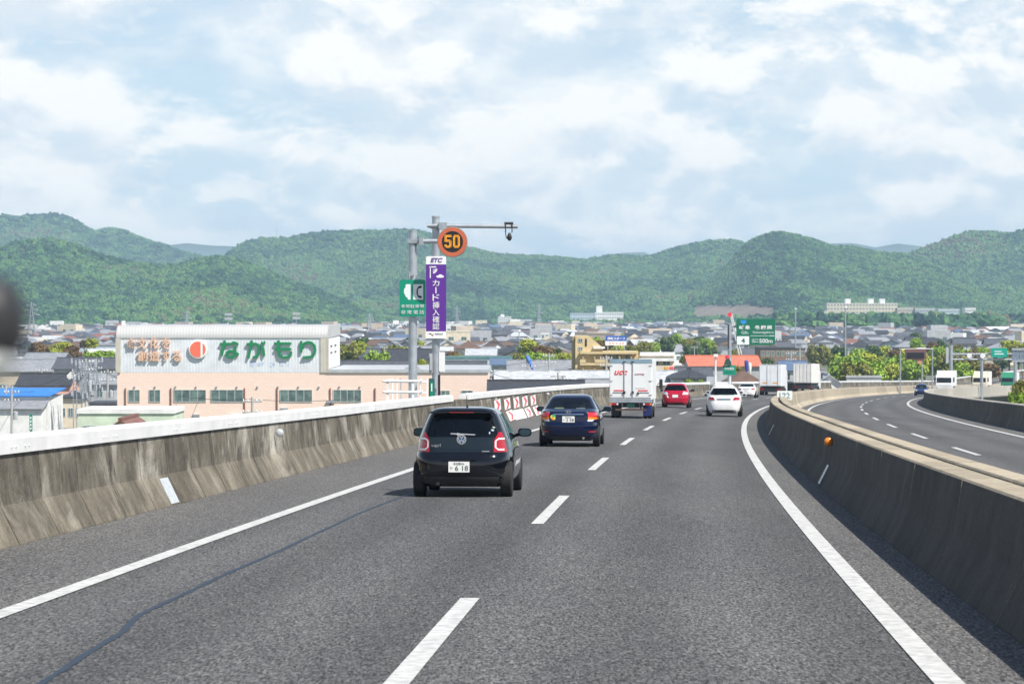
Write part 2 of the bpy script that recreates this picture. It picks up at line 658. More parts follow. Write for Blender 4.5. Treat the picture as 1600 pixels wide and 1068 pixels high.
k = 0
while 23.2 + 19.9 * k < 420:
    e = 23.2 + 19.9 * k
    dash(-3.57, e - 8.25, e, 0.009, road)
    k += 1
k = 0
while 19.6 + 19.7 * k < 480:
    e = 19.6 + 19.7 * k
    dash(6.5, e - 4.1, e + 4.1, LOW + 0.009, road2)
    k += 1
# tar-sealed crack wandering through the left lane
cr = []
for x, y in ((10, 1110), (68, 1067), (100, 1047), (132, 1025), (165, 1005), (192, 989), (205, 973), (220, 961), (250, 947), (281, 932.6), (320, 914),
             (361, 894.5), (400, 878), (441, 860), (480, 841), (521, 822), (560, 803), (609, 784), (640, 772), (690, 755)):
    d = F * 2.0 / (y - 586)
    cr.append(((x - 800) * d / F, d))
rows = []
for i in range(len(cr) - 1):
    for t in (0, .125, .25, .375, .5, .625, .75, .875):
        X = cr[i][0] + (cr[i + 1][0] - cr[i][0]) * t
        d = cr[i][1] + (cr[i + 1][1] - cr[i][1]) * t
        w = .030 + .014 * mnoise.noise((d * 2.1, 0, 0)) + .008 * mnoise.noise((d * 9, 3, 0))
        j = .008 * mnoise.noise((d * 3.3, 5, 0))
        rows.append([(X - w + j, d, zr(d) + .0135), (X + w + j, d, zr(d) + .0135)])
MB().grid(rows).build('crack_seal', M_TAR, road)

# ---- deck under both carriageways
rows = []
for d in stations(4, 760, 6, 8):
    rows.append([rp(-10.0, d, -.2), rp(2.1, d, -.65), rp(12.2, d, -.65), rp(12.2, d, -.9), rp(8.5, d, -1.1), rp(7.6, d, -2.6), rp(-5.6, d, -2.6), rp(-6.5, d, -1.1), rp(-10.0, d, -.9)])
deck = MB().grid(rows, closed=True).build('viaduct_deck', M_CONC_P, smooth=True)
tag(deck, 'concrete viaduct deck carrying both carriageways', kind='structure')
for i, d in enumerate(range(40, 520, 40)):
    p = rp(1.0, d)
    if p[2] - 2.6 < 1.0:
        continue
    mb = MB()
    h = heading(d)
    ax, ay = Vector((math.cos(h), -math.sin(h), 0)), Vector((math.sin(h), math.cos(h), 0))
    zt = p[2] - 2.55
    mb.obox((p[0], p[1], zt - .7), ax * 6.4, ay * 1.1, (0, 0, .7))
    mb.obox((p[0], p[1], (zt - 1.4) / 2), ax * 2.6, ay * 1.0, (0, 0, (zt - 1.4) / 2))
    mb.build('pier', M_CONC_P, deck)


# ---- parapet walls, cast in lengths with open joints
def wall_run(root, prof, a, b, step, m, name='concrete_panel', gap=.02, mids=None):
    d = a
    while d < b:
        L = step if d < 260 else step * 3
        e = min(d + L, b)
        ns = 2 if d < 260 else 3
        rows = []
        for i in range(ns + 1):
            q = d + gap + (e - d - 2 * gap) * i / ns
            rows.append([rp(o, q, h) for o, h in prof])
        mb = MB().grid(rows, closed=True)
        n = len(prof)
        if mids:
            mb.m = [mids[i % n] for i in range(len(mb.f))]
        mb.f += [tuple(range(n)), tuple(range(len(rows) * n - 1, (len(rows) - 1) * n - 1, -1))]
        mb.m += [0, 0]
        mb.build(name, m, root)
        d = e


def wall_thing(name, label):
    return thing(name, label, 'wall', rp(0, 30))


def at_root(root):
    """parts are built in world coordinates: cancel the root's own offset"""
    for c in root.children:
        c.matrix_parent_inverse = Matrix.Translation(root.location).inverted() @ Matrix.Identity(4)


# left parapet: sloped toe, upright stem, white steel coping plates
pl = wall_thing('parapet_wall', 'stained concrete parapet wall with white steel coping along the left shoulder')
PROF_L = [(-9.35, -.05), (-9.36, .02), (-9.56, .42), (-9.58, .46), (-9.64, 1.075), (-9.92, 1.075), (-9.92, -.3)]
wall_run(pl, PROF_L, 6, 760, 2.0, [M_CONC_L, M_TOE], mids=[1, 1, 1, 0, 0, 0, 0])
d = 6.0
while d < 740:
    L = 5.0 if d < 260 else 15.0
    e = d + L
    if not 86.2 < d + 2 < 90:
        rows = []
        for i in range(3):
            q = d + .006 + (L - .012) * i / 2
            rows.append([rp(o, q, h) for o, h in ((-9.60, 1.055), (-9.595, 1.23), (-9.66, 1.262), (-9.90, 1.262), (-9.96, 1.23), (-9.96, 1.055))])
        mb = MB().grid(rows, closed=True)
        mb.f += [tuple(range(6)), tuple(range(17, 11, -1))]
        mb.m += [0, 0]
        if d < 100:
            for q in (d + .22, d + .42, e - .42, e - .22):
                p = Vector(rp(-9.592, q, 1.135))
                nrm = Vector((math.cos(heading(q)), -math.sin(heading(q)), 0))
                mb.bar(p - nrm * .01, p + nrm * .008, .013, 6)
        mb.build('coping_plate', M_WHITE_STEEL, pl)
    d = e
at_root(pl)

# median: two walls back to back with a slot between them
pm = wall_thing('median_wall', 'shaded concrete median wall beside the fast lane, nearer of the pair')
wall_run(pm, [(.80, -.05), (.81, .02), (1.0, .40), (1.02, .44), (1.10, .965), (1.12, .985), (1.43, .985), (1.45, .965), (1.45, -.4), (.8, -.4)], 6, 760, 5.0, [M_CONC_M, M_CONC_SHADE], mids=[1, 1, 1, 1, 0, 0, 0, 1, 1, 1])  # side faces darker than the top, their shade put into the colour
at_root(pm)
po = wall_thing('median_wall', 'sunlit concrete median wall facing the opposite lanes, farther of the pair')
wall_run(po, [(1.58, -.4), (1.58, .955), (1.60, .975), (1.86, .975), (1.88, .955), (1.96, .26), (1.98, .22), (2.25, LOW + .02), (2.26, LOW - .05), (2.26, -.6)], 6, 760, 5.0, M_CONC_M)
at_root(po)
pr = wall_thing('parapet_wall', 'dark inner face of concrete parapet at the far edge of the opposite lanes')
wall_run(pr, [(11.35, LOW - .05), (11.36, LOW + .02), (11.55, LOW + .42), (11.57, LOW + .46), (11.64, LOW + 1.0), (11.68, LOW + 1.04), (11.96, LOW + 1.04), (11.98, LOW + 1.0), (12.02, LOW - .8), (11.4, LOW - .8)], 6, 760, 5.0, [M_CONC_P, M_CONC_SHADE], mids=[1, 1, 1, 1, 0, 0, 0, 0, 0, 0])  # inner face takes the darkened concrete, shade put into its colour
at_root(pr)

# small things fixed to the walls
M_REFL = mat('reflector_white', (.46, .49, .52), .3, var=.25, scale=12)
M_ORANGE = mat('reflector_orange', (.85, .25, .02), .25, var=.15, scale=30)


def disc_reflector(off, d, h, m, label, side=1, group=None):
    p = Vector(rp(off, d, h))
    hd = heading(d)
    t = thing('delineator', label, 'reflector', p, (0, 0, -hd), group)
    MB().lathe([(.075, .03), (.08, 0), (.07, -.02), (.045, -.035), (.0, -.04)], n=18, axis='y').build('lens', m, t, smooth=True)
    MB().box(-.015 if side > 0 else -.10, .10 if side > 0 else .015, .0, .03, -.02, .02).build('bracket', M_GALV, t)
    return t


disc_reflector(-9.50, 50.6, .86, M_REFL, 'round white delineator on the stained left parapet before the sign poles', -1)
disc_reflector(1.00, 47.5, .80, M_ORANGE, 'round orange delineator on the shaded median wall, nearest one')
disc_reflector(1.00, 148, .70, M_ORANGE, 'small orange delineator far along the median wall by the curve')
disc_reflector(-9.50, 124.5, .92, M_REFL, 'round white delineator on the parapet just past the chevron plates', -1)


def toe_plate(o0, h0, o1, h1, d, w, label, m, group=None):
    """flat reflective sheet stuck on the sloped toe of a wall"""
    a0, b0, a1, b1 = (Vector(rp(o0, d, h0)), Vector(rp(o0, d + w, h0)), Vector(rp(o1, d, h1)), Vector(rp(o1, d + w, h1)))
    n = (b0 - a0).cross(a1 - a0).normalized()
    if n.z < 0:
        n = -n
    mb = MB()
    q = [a0, b0, b1, a1]
    c = sum(q, Vector()) / 4
    mb.add([p - c + n * .004 for p in q] + [p - c + n * .012 for p in q], [(0, 3, 2, 1), (4, 5, 6, 7), (0, 1, 5, 4), (1, 2, 6, 5), (2, 3, 7, 6), (3, 0, 4, 7)])
    o = mb.build('reflective_plate', m)
    o.location = c
    tag(o, label, 'plate', group)


toe_plate(-9.372, .03, -9.556, .41, 39.2, .62, 'white ribbed reflective sheet on the toe of the left parapet', M_REFL)
for i, d in enumerate((47.0, 88.0, 128.0)):
    toe_plate(.822, .05, .99, .385, d, .5, ['worn white sheet on the median wall toe below the orange delineator', 'worn white sheet on the median wall toe at mid bend',
                                            'worn white sheet on the median wall toe near the bend end'][i], M_REFL)
for i, d in enumerate((150, 170, 190, 212, 236)):
    toe_plate(2.235, LOW + .04, 1.99, .2, d, .7, 'pale reflective sheet on the toe of the sunlit median wall, %s along the bend' % ('first', 'second', 'third', 'fourth', 'fifth')[i], M_REFL)

# red chevron plates on the left parapet
M_SIGN_WHITE = mat('sign_white', (.80, .80, .80), .4, var=.05, scale=3)
M_SIGN_RED = mat('sign_red', (.72, .03, .05), .4)


def chevron(d, w, h0, h1, label, lean=0.0, slope=0.0):
    hd = heading(d)
    p = Vector(rp(-9.572 if h0 > .4 else -9.352, d, h0))
    # local x runs along the wall, local -y faces the road
    t = thing('chevron_plate', label, 'sign', p, (lean, 0, R(90) - hd), 'red chevron plates on the left parapet')
    H = h1 - h0
    MB().prism(rrect(w, H, .04, cx=w / 2, cz=H / 2), -.012, .0).build('plate', M_SIGN_WHITE, t)
    a, b = w * .22, w * .55
    MB().prism([(a, H * .06), (a + w * .27, H * .06), (b + w * .30, H * .5), (a + w * .27, H * .94), (a, H * .94), (b, H * .5)], -.018, -.013).build('chevron', M_SIGN_RED, t)


NUM = ('first', 'second', 'third', 'fourth', 'fifth')
for i in range(5):
    chevron(100.4 + i * 4.05, 2.45, .47, .90, 'white plate with red chevron, %s from the left in the upper row on parapet' % NUM[i], lean=-.09)
for i, j in enumerate((0, 1.0, 3.05, 4.05)):
    if i == 0:
        continue
    chevron(100.4 + j * 4.05, 2.45, .03, .45, 'white plate with red chevron, %s in the lower row on parapet toe' % NUM[i - 1], lean=-.44)
toe_plate(-9.372, .03, -9.556, .41, 107.1, 5.2, 'long blank white sheet on parapet toe under the chevron plates', M_SIGN_WHITE)

# kilometre plate on the median
d = 150.0
p = rp(1.72, d, .72)
t = thing('distance_plate', 'small white kilometre plate standing on the median wall at the bend', 'sign', p, (0, 0, -heading(d)))
MB().prism(rrect(.86, .52, .04, cz=.34), -.02, 0).build('plate', M_SIGN_WHITE, t)
MB().bar((0, .02, -.02), (0, .02, .4), .025).build('post', M_GALV, t)
letter('numerals', '122', mat('sign_grey_green', (.18, .33, .34), .5), t, -.30, .30, .18, .50, -.026, bold=.012)
# ================================================================== plain and hills
def ground_mat():
    m = bpy.data.materials.new('plain_ground')
    m.use_nodes = True
    nt = m.node_tree
    b = nt.nodes['Principled BSDF']
    b.inputs['Roughness'].default_value = 0.9
    geo = N(nt.nodes, 'ShaderNodeNewGeometry')
    v = N(nt.nodes, 'ShaderNodeTexVoronoi', i_Scale=0.022)
    nz = N(nt.nodes, 'ShaderNodeTexNoise', i_Scale=0.25, i_Detail=6.0)
    for q in (v, nz):
        nt.links.new(geo.outputs['Position'], q.inputs['Vector'])
    r = N(nt.nodes, 'ShaderNodeValToRGB')
    e = r.color_ramp.elements
    e[0].color, e[1].color = (.16, .16, .155, 1), (.23, .215, .19, 1)
    for ps, c in ((.3, (.10, .13, .045)), (.45, (.20, .195, .185)), (.62, (.075, .11, .035)), (.8, (.17, .165, .16))):
        q = e.new(ps)
        q.color = (*c, 1)
    sx = N(nt.nodes, 'ShaderNodeSeparateColor')
    nt.links.new(v.outputs['Color'], sx.inputs[0])
    nt.links.new(sx.outputs[0], r.inputs[0])
    r2 = N(nt.nodes, 'ShaderNodeValToRGB')
    r2.color_ramp.elements[0].color, r2.color_ramp.elements[1].color = (.7, .7, .7, 1), (1.2, 1.2, 1.2, 1)
    nt.links.new(nz.outputs[0], r2.inputs[0])
    ml = N(nt.nodes, 'ShaderNodeMixRGB', blend_type='MULTIPLY', i_0=1.0)
    nt.links.new(r.outputs[0], ml.inputs[1])
    nt.links.new(r2.outputs[0], ml.inputs[2])
    nt.links.new(ml.outputs[0], b.inputs['Base Color'])
    return m


g = MB().add([(-16000, -600, 0), (16000, -600, 0), (16000, 16000, 0), (-16000, 16000, 0)], [(0, 1, 2, 3)]).build('ground', ground_mat())
tag(g, 'flat plain under the town reaching to the hills', kind='structure')

M_HILL = mat('forest_floor', (.045, .065, .022), .95, var=.5, scale=.02, col2=(.07, .075, .03))
M_FAR = mat('far_ridge', (.05, .075, .04), .95, var=.35, scale=.004)
M_BARE = mat('bare_slope', (.21, .165, .125), .95, var=.35, scale=.03)


def interp(pts, x):
    if x <= pts[0][0]:
        return pts[0][1]
    for (a, b), (c, e) in zip(pts, pts[1:]):
        if x <= c:
            t = (x - a) / (c - a)
            t = t * t * (3 - 2 * t) * .45 + t * .55
            return b + (e - b) * t
    return pts[-1][1]


def hill(name, prof, D, foot, back, step, label, m=M_HILL, spur=.95, seed=0.0, wob=1.0, ex=.85, cell=420.0):
    """ridge seen along pixel profile prof at distance D, its front slope running down to distance foot"""
    x0, x1 = prof[0][0], prof[-1][0]
    nx = int((x1 - x0) * D / F / step)
    ny = int((back - foot) / step)
    rows = []
    for j in range(ny + 1):
        y = foot + (back - foot) * j / ny
        row = []
        for i in range(nx + 1):
            px = x0 + (x1 - x0) * i / nx
            X = (px - 800) * D / F + (px - 800) / F * (y - D) * .55
            t = (y - foot) / (D - foot)
            # valleys and spurs running down the front slope
            w = mnoise.noise((X / cell + seed, y / (cell * 2.6), seed)) + .5 * mnoise.noise((X / (cell * .42) + seed, y / (cell * 1.1), seed + 3))
            if t <= 1:
                pxs = px + (1 - t) * 42 * w * wob
                H = max(0.0, CAM_Z + (485 - interp(prof, pxs)) * D / F)
                k = (max(0, t) ** ex)
                k = k * (1 - spur * (.45 + .95 * w) * 4 * t * (1 - t) * .6)
                z = H * k
            else:
                H = max(0.0, CAM_Z + (485 - interp(prof, px)) * D / F)
                z = H * max(0.0, 1 - ((y - D) / (back - D)) ** 1.5)
            z += 2.5 * mnoise.noise((X / 60, y / 60, seed)) * min(1, t * 3)
            row.append((X, y, z - 1.0))
        rows.append(row)
    o = MB().grid(rows).build(name, m, smooth='all')
    tag(o, label, kind='structure')
    return o


P_A = [(-260, 470), (-120, 420), (-40, 396), (0, 389), (28, 379), (72, 373), (100, 379), (124, 387), (152, 400), (180, 408), (224, 416), (256, 418), (280, 415), (312, 406),
       (340, 403), (368, 408), (400, 420), (432, 434), (480, 450), (520, 466), (560, 482), (592, 497), (640, 506)]
P_B = [(-300, 380), (-100, 352), (0, 340), (60, 339), (88, 337), (108, 342), (132, 356), (148, 365), (172, 359), (192, 362), (224, 376), (256, 386), (288, 396), (316, 403), (380, 425), (480, 470)]
P_C = [(300, 440), (352, 403), (376, 383), (400, 375), (440, 373), (472, 368), (504, 364), (560, 362.5), (600, 362), (647, 361), (690, 371), (735, 389), (777, 398), (822, 401), (875, 404),
       (910, 408), (938, 403), (959, 400), (997, 403), (1018, 402), (1050, 391), (1085, 382), (1120, 376), (1141, 377), (1159, 380), (1185, 388), (1230, 410), (1320, 450), (1380, 490)]
P_D = [(1010, 505), (1060, 478), (1100, 452), (1140, 415), (1165, 386), (1180, 374), (1215, 364), (1236, 367), (1264, 374), (1292, 385), (1309, 388), (1330, 386), (1348, 390), (1376, 398), (1397, 400), (1425, 403), (1470, 420), (1540, 455), (1600, 480)]
P_E = [(1330, 480), (1370, 420), (1397, 402), (1425, 396), (1460, 385), (1488, 371), (1509, 363), (1547, 364), (1572, 366), (1600, 362), (1680, 350), (1800, 372), (1950, 420)]
hB = hill('hills', P_B, 4700, 3900, 5300, 22, 'blue green wooded hill behind the left foreground hill', seed=4.2)
hC = hill('hills', P_C, 3900, 2950, 4500, 16, 'long wooded ridge across the middle of the view', seed=9.1, cell=380)
hE = hill('hills', P_E, 3700, 2850, 4300, 18, 'wooded hill rising at the right edge of the view', seed=2.7)
hD = hill('hills', P_D, 3200, 2450, 3800, 6, 'wooded peak with a bare brown foot behind the green direction sign', seed=7.7, cell=330)
hA = hill('hills', P_A, 2650, 2080, 3150, 12, 'nearest wooded hill above the factory roof', seed=1.3, cell=300)
hill('hills', [(150, 470), (250, 384), (285, 379), (320, 383), (350, 382), (400, 392), (470, 470)], 11000, 9800, 12200, 90, 'pale far ridge in the gap between the left hills', m=M_FAR, seed=5)
hill('hills', [(900, 450), (960, 398), (985, 388), (1000, 388), (1020, 397), (1080, 450)], 12000, 10800, 13000, 90, 'pale far peak over the middle ridge', m=M_FAR, seed=6)
hill('hills', [(1230, 450), (1290, 380), (1315, 376), (1345, 380), (1375, 386), (1400, 379), (1425, 380), (1450, 388), (1540, 450)], 11500, 10300, 12600, 90, 'pale far ridge between the right hills', m=M_FAR, seed=8)


# ---- woodland: tree crowns scattered over the hills by geometry nodes (nobody could count them)
def leafy(name, c_dark, c_mid, c_lite, c_odd):
    m = bpy.data.materials.new(name)
    m.use_nodes = True
    nt = m.node_tree
    b = nt.nodes['Principled BSDF']
    b.inputs['Roughness'].default_value = 0.85
    b.inputs['Specular IOR Level'].default_value = 0.15
    oi = N(nt.nodes, 'ShaderNodeObjectInfo')
    r = N(nt.nodes, 'ShaderNodeValToRGB')
    e = r.color_ramp.elements
    e[0].color, e[1].color = (*c_dark, 1), (*c_odd, 1)
    e[1].position = 1.0
    for ps, c in ((.38, c_mid), (.72, c_lite), (.93, c_lite)):
        q = e.new(ps)
        q.color = (*c, 1)
    geo = N(nt.nodes, 'ShaderNodeNewGeometry')
    nb = N(nt.nodes, 'ShaderNodeTexNoise', i_Scale=0.006, i_Detail=5.0)
    nt.links.new(geo.outputs['Position'], nb.inputs['Vector'])
    ad = N(nt.nodes, 'ShaderNodeMath', operation='MULTIPLY_ADD', i_1=0.75)
    nt.links.new(oi.outputs['Random'], ad.inputs[0])
    sb = N(nt.nodes, 'ShaderNodeMath', operation='MULTIPLY_ADD', i_1=2.3, i_2=-1.02)
    nt.links.new(nb.outputs[0], sb.inputs[0])
    nt.links.new(sb.outputs[0], ad.inputs[2])
    nt.links.new(ad.outputs[0], r.inputs[0])
    nz = N(nt.nodes, 'ShaderNodeTexNoise', i_Scale=0.55, i_Detail=3.0)
    nt.links.new(geo.outputs['Position'], nz.inputs['Vector'])
    r2 = N(nt.nodes, 'ShaderNodeValToRGB')
    r2.color_ramp.elements[0].position, r2.color_ramp.elements[1].position = .3, .7
    r2.color_ramp.elements[0].color, r2.color_ramp.elements[1].color = (.6, .6, .6, 1), (1.3, 1.3, 1.25, 1)
    nt.links.new(nz.outputs[0], r2.inputs[0])
    ml = N(nt.nodes, 'ShaderNodeMixRGB', blend_type='MULTIPLY', i_0=1.0)
    nt.links.new(r.outputs[0], ml.inputs[1])
    nt.links.new(r2.outputs[0], ml.inputs[2])
    nt.links.new(ml.outputs[0], b.inputs['Base Color'])
    MATS[name] = m
    return m


M_FOREST = leafy('forest_leaves', (.010, .036, .026), (.034, .098, .048), (.100, .200, .062), (.13, .125, .075))


def forest_nodes(crown_r, density, zcut):
    ng = bpy.data.node_groups.new('woodland', 'GeometryNodeTree')
    ng.interface.new_socket('Geometry', in_out='INPUT', socket_type='NodeSocketGeometry')
    ng.interface.new_socket('Geometry', in_out='OUTPUT', socket_type='NodeSocketGeometry')
    n, l = ng.nodes, ng.links
    gi, go = n.new('NodeGroupInput'), n.new('NodeGroupOutput')
    dist = n.new('GeometryNodeDistributePointsOnFaces')
    dist.inputs['Density'].default_value = density
    # only where the slope has risen from the plain
    pos = n.new('GeometryNodeInputPosition')
    sep = n.new('ShaderNodeSeparateXYZ')
    l.new(pos.outputs[0], sep.inputs[0])
    cmpn = n.new('FunctionNodeCompare')
    cmpn.data_type = 'FLOAT'
    cmpn.operation = 'GREATER_THAN'
    l.new(sep.outputs[2], cmpn.inputs[0])
    cmpn.inputs[1].default_value = zcut
    l.new(gi.outputs[0], dist.inputs['Mesh'])
    l.new(cmpn.outputs[0], dist.inputs['Selection'])
    ico = n.new('GeometryNodeMeshIcoSphere')
    ico.inputs['Radius'].default_value = crown_r
    ico.inputs['Subdivisions'].default_value = 3
    nz = n.new('ShaderNodeTexNoise')
    nz.inputs['Scale'].default_value = 1.7 / crown_r
    nz.inputs['Detail'].default_value = 3.0
    sub = n.new('ShaderNodeMath')
    sub.operation = 'MULTIPLY_ADD'
    sub.inputs[1].default_value = 2.1
    sub.inputs[2].default_value = -0.25
    l.new(nz.outputs[0], sub.inputs[0])
    p2 = n.new('GeometryNodeInputPosition')
    vm = n.new('ShaderNodeVectorMath')
    vm.operation = 'SCALE'
    l.new(p2.outputs[0], vm.inputs[0])
    l.new(sub.outputs[0], vm.inputs['Scale'])
    sp = n.new('GeometryNodeSetPosition')
    l.new(ico.outputs[0], sp.inputs[0])
    l.new(vm.outputs[0], sp.inputs['Position'])
    sm = n.new('GeometryNodeSetMaterial')
    sm.inputs['Material'].default_value = M_FOREST
    l.new(sp.outputs[0], sm.inputs[0])
    inst = n.new('GeometryNodeInstanceOnPoints')
    rr = n.new('FunctionNodeRandomValue')
    rr.data_type = 'FLOAT_VECTOR'
    rr.inputs[0].default_value = (-.25, -.25, 0)
    rr.inputs[1].default_value = (.25, .25, 6.28)
    rs = n.new('FunctionNodeRandomValue')
    rs.data_type = 'FLOAT_VECTOR'
    rs.inputs[0].default_value = (.5, .5, .55)
    rs.inputs[1].default_value = (1.45, 1.45, 1.7)
    l.new(dist.outputs[0], inst.inputs['Points'])
    l.new(sm.outputs[0], inst.inputs['Instance'])
    l.new(rr.outputs[0], inst.inputs['Rotation'])
    l.new(rs.outputs[0], inst.inputs['Scale'])
    l.new(inst.outputs[0], go.inputs[0])
    return ng


def woodland(src, crown_r, density, label, keep=None, zcut=2.0):
    """woodland standing on the front slope of a hill"""
    me = src.data.copy()
    bm = bmesh.new()
    bm.from_mesh(me)
    kill = []
    for f in bm.faces:
        c = f.calc_center_median()
        px = 800 + c.x / c.y * F
        if px < -260 or px > 1860 or (keep and not keep(px, c)):
            kill.append(f)
    bmesh.ops.delete(bm, geom=kill, context='FACES')
    bm.to_mesh(me)
    bm.free()
    o = place('forest', me)
    md = o.modifiers.new('woodland', 'NODES')
    md.node_group = forest_nodes(crown_r, density, zcut)
    tag(o, label, 'forest', kind='stuff')
    return o


def bare(px, c):
    q = mnoise.noise((c.x / 55, c.z / 16, 3)) * 7
    y = 485 - (c.z - CAM_Z) * F / c.y
    return not (1082 + q < px < 1212 + q and 474 + q * .6 + abs(px - 1150) * .06 < y < 500 and c.y < 3200)


woodland(hA, 4.1, 1 / 24., 'dense spring wood on the nearest hill above the factory', lambda p, c: c.y < 2760)
woodland(hB, 7.0, 1 / 80., 'wood on the hazy hill behind the left foreground hill', lambda p, c: c.y < 4850)
woodland(hC, 4.8, 1 / 33., 'dense mixed wood on the long middle ridge', lambda p, c: c.y < 4020)
woodland(hD, 4.3, 1 / 27., 'wood on the peak behind the green direction sign', lambda p, c: c.y < 3300 and bare(p, c))
woodland(hE, 4.8, 1 / 33., 'wood on the hill at the right edge', lambda p, c: c.y < 3800)
# bare earth showing through at the peak's foot
for f in hD.data.polygons:
    pass
hD.data.materials.append(M_BARE)
mi = []
for f in hD.data.polygons:
    c = f.center
    mi.append(0 if bare(800 + c.x / c.y * F, c) else 1)
hD.data.polygons.foreach_set('material_index', mi)
# ================================================================== town
WALLS = {
    'white': (.74, .74, .72), 'cream': (.66, .58, .44), 'grey': (.42, .43, .44), 'beige': (.52, .44, .35), 'brown': (.22, .15, .11),
    'pink': (.66, .40, .32), 'pale blue': (.46, .54, .60), 'pale green': (.55, .64, .50), 'tan': (.50, .38, .22)}
ROOFS = {
    'slate grey': (.085, .09, .105), 'silver grey': (.25, .26, .28), 'dark tile': (.045, .048, .056), 'brown': (.14, .085, .06), 'blue': (.10, .15, .24),
    'red brown': (.21, .095, .07), 'pale metal': (.46, .48, .50), 'orange': (.55, .17, .10), 'bright blue': (.03, .20, .58), 'blue green': (.09, .20, .21)}
MW = {k: mat('wall_' + k.replace(' ', '_'), v, .85, var=.14, scale=.8) for k, v in WALLS.items()}
MR = {k: mat('roof_' + k.replace(' ', '_'), v, .55, var=.25, scale=1.3) for k, v in ROOFS.items()}
M_WIN = mat('window_glass', (.17, .25, .23), .06, spec=.9, col2=(.05, .09, .095), scale=.9)
M_WINF = mat('window_frame', (.55, .56, .56), .4, metal=.2)
M_POLE = mat('concrete_pole', (.40, .40, .39), .8, var=.1, scale=2)
M_WIRE = mat('wire', (.05, .05, .055), .6)


def roof_mesh(kind, w, l, h, ov, m, z):
    """roof over a w (x) by l (y) plan, eaves at z, ridge along x for 'gable' and 'hip', along y for 'gable_y', flat with an upstand for 'flat', shed"""
    a, b = w / 2 + ov, l / 2 + ov
    mb = MB()
    t = .14
    if kind == 'flat':
        mb.box(-w / 2 - .12, w / 2 + .12, -l / 2 - .12, l / 2 + .12, z - .05, z + .35)
        mb.box(-w / 2 + .2, w / 2 - .2, -l / 2 + .2, l / 2 - .2, z + .34, z + .36)
    elif kind == 'gable':
        mb.prism([(-b, z - ov * h / b), (0, z + h), (b, z - ov * h / b), (b, z - ov * h / b + t), (0, z + h + t), (-b, z - ov * h / b + t)], -a, a, axis='x')
        mb.box(-a, a, -.16, .16, z + h + t * .6, z + h + t + .16)
    elif kind == 'gable_y':
        mb.prism([(-a, z - ov * h / a), (0, z + h), (a, z - ov * h / a), (a, z - ov * h / a + t), (0, z + h + t), (-a, z - ov * h / a + t)], -b, b)
        mb.box(-.16, .16, -b, b, z + h + t * .6, z + h + t + .16)
    elif kind == 'shed':
        mb.prism([(-b, z + .05), (b, z + h), (b, z + h + t), (-b, z + .05 + t)], -a, a, axis='x')
    else:
        r = max(.2, a - b) if a > b else .2
        vs = [(-a, -b, z), (a, -b, z), (a, b, z), (-a, b, z), (-a, -b, z + t), (a, -b, z + t), (a, b, z + t), (-a, b, z + t), (-r, 0, z + h), (r, 0, z + h)]
        mb.add(vs, [(3, 2, 1, 0), (0, 1, 5, 4), (1, 2, 6, 5), (2, 3, 7, 6), (3, 0, 4, 7), (4, 5, 9, 8), (5, 6, 9), (6, 7, 8, 9), (7, 4, 8)])
        mb.box(-r - .1, r + .1, -.16, .16, z + h - .05, z + h + .2)
    return mb


WIN_MESH = {}


def window(parent, x, y, z, w, h, rot=0.0, sub=True, name='window'):
    """glazed window set in a frame, facing local -y"""
    key = (round(w, 1), round(h, 1))
    if key not in WIN_MESH:
        W, H = key
        fr = MB()
        t = .06
        fr.box(-W / 2 - t, W / 2 + t, -.05, .06, -t, 0).box(-W / 2 - t, W / 2 + t, -.05, .06, H, H + t)
        fr.box(-W / 2 - t, -W / 2, -.05, .06, 0, H).box(W / 2, W / 2 + t, -.05, .06, 0, H).box(-.03, .03, -.035, .06, 0, H)
        if W > 2.4:
            fr.box(-W / 4 - .03, -W / 4 + .03, -.035, .06, 0, H).box(W / 4 - .03, W / 4 + .03, -.035, .06, 0, H)
        gl = MB().box(-W / 2, W / 2, -.01, .05, 0, H)
        WIN_MESH[key] = (fr.mesh('window', M_WINF), gl.mesh('pane', M_WIN))
    f, g = WIN_MESH[key]
    o = place(name, f, parent, (x, y, z), (0, 0, rot))
    place('pane', g, o)
    return o


HOUSE_MESH = {}


def house(name, label, cat, X, Y, w, l, h, kind, rh, wall, roof, rot=0.0, wins=0, group=None, ov=.5, storeys=1):
    """free-standing building: walls, roof, windows on the side that faces the road"""
    t = thing(name, label, cat, (X, Y, 0), (0, 0, rot), group)
    key = (round(w, 1), round(l, 1), round(h, 1), kind, round(rh, 1), ov)
    if key not in HOUSE_MESH:
        mb = MB().box(-w / 2, w / 2, -l / 2, l / 2, 0, h)
        if kind == 'gable':
            for x0, x1 in ((-w / 2, -w / 2 + .2), (w / 2 - .2, w / 2)):
                mb.prism([(-l / 2, h), (l / 2, h), (0, h + rh * .97)], x0, x1, axis='x')
        elif kind == 'gable_y':
            for y0, y1 in ((-l / 2, -l / 2 + .2), (l / 2 - .2, l / 2)):
                mb.prism([(-w / 2, h), (w / 2, h), (0, h + rh * .97)], y0, y1)
        HOUSE_MESH[key] = (mb.mesh('wall', MW['white']), roof_mesh(kind, w, l, rh, ov, None, h).mesh('roof', MR['slate grey']))
    for nm, me, m in (('wall', HOUSE_MESH[key][0], MW[wall]), ('roof', HOUSE_MESH[key][1], MR[roof] if roof in MR else MW[roof])):
        o = place(nm, me, t)
        o.material_slots[0].link = 'OBJECT'
        o.material_slots[0].material = m
    if wins:
        fl = max(1, storeys)
        for s in range(fl):
            zz = h * (s + .38) / fl
            for i in range(wins):
                window(t, -w / 2 + w * (i + .5) / wins, -l / 2, zz, min(1.8, w / wins * .55), 1.2 if h / fl > 2.3 else .9)
    return t


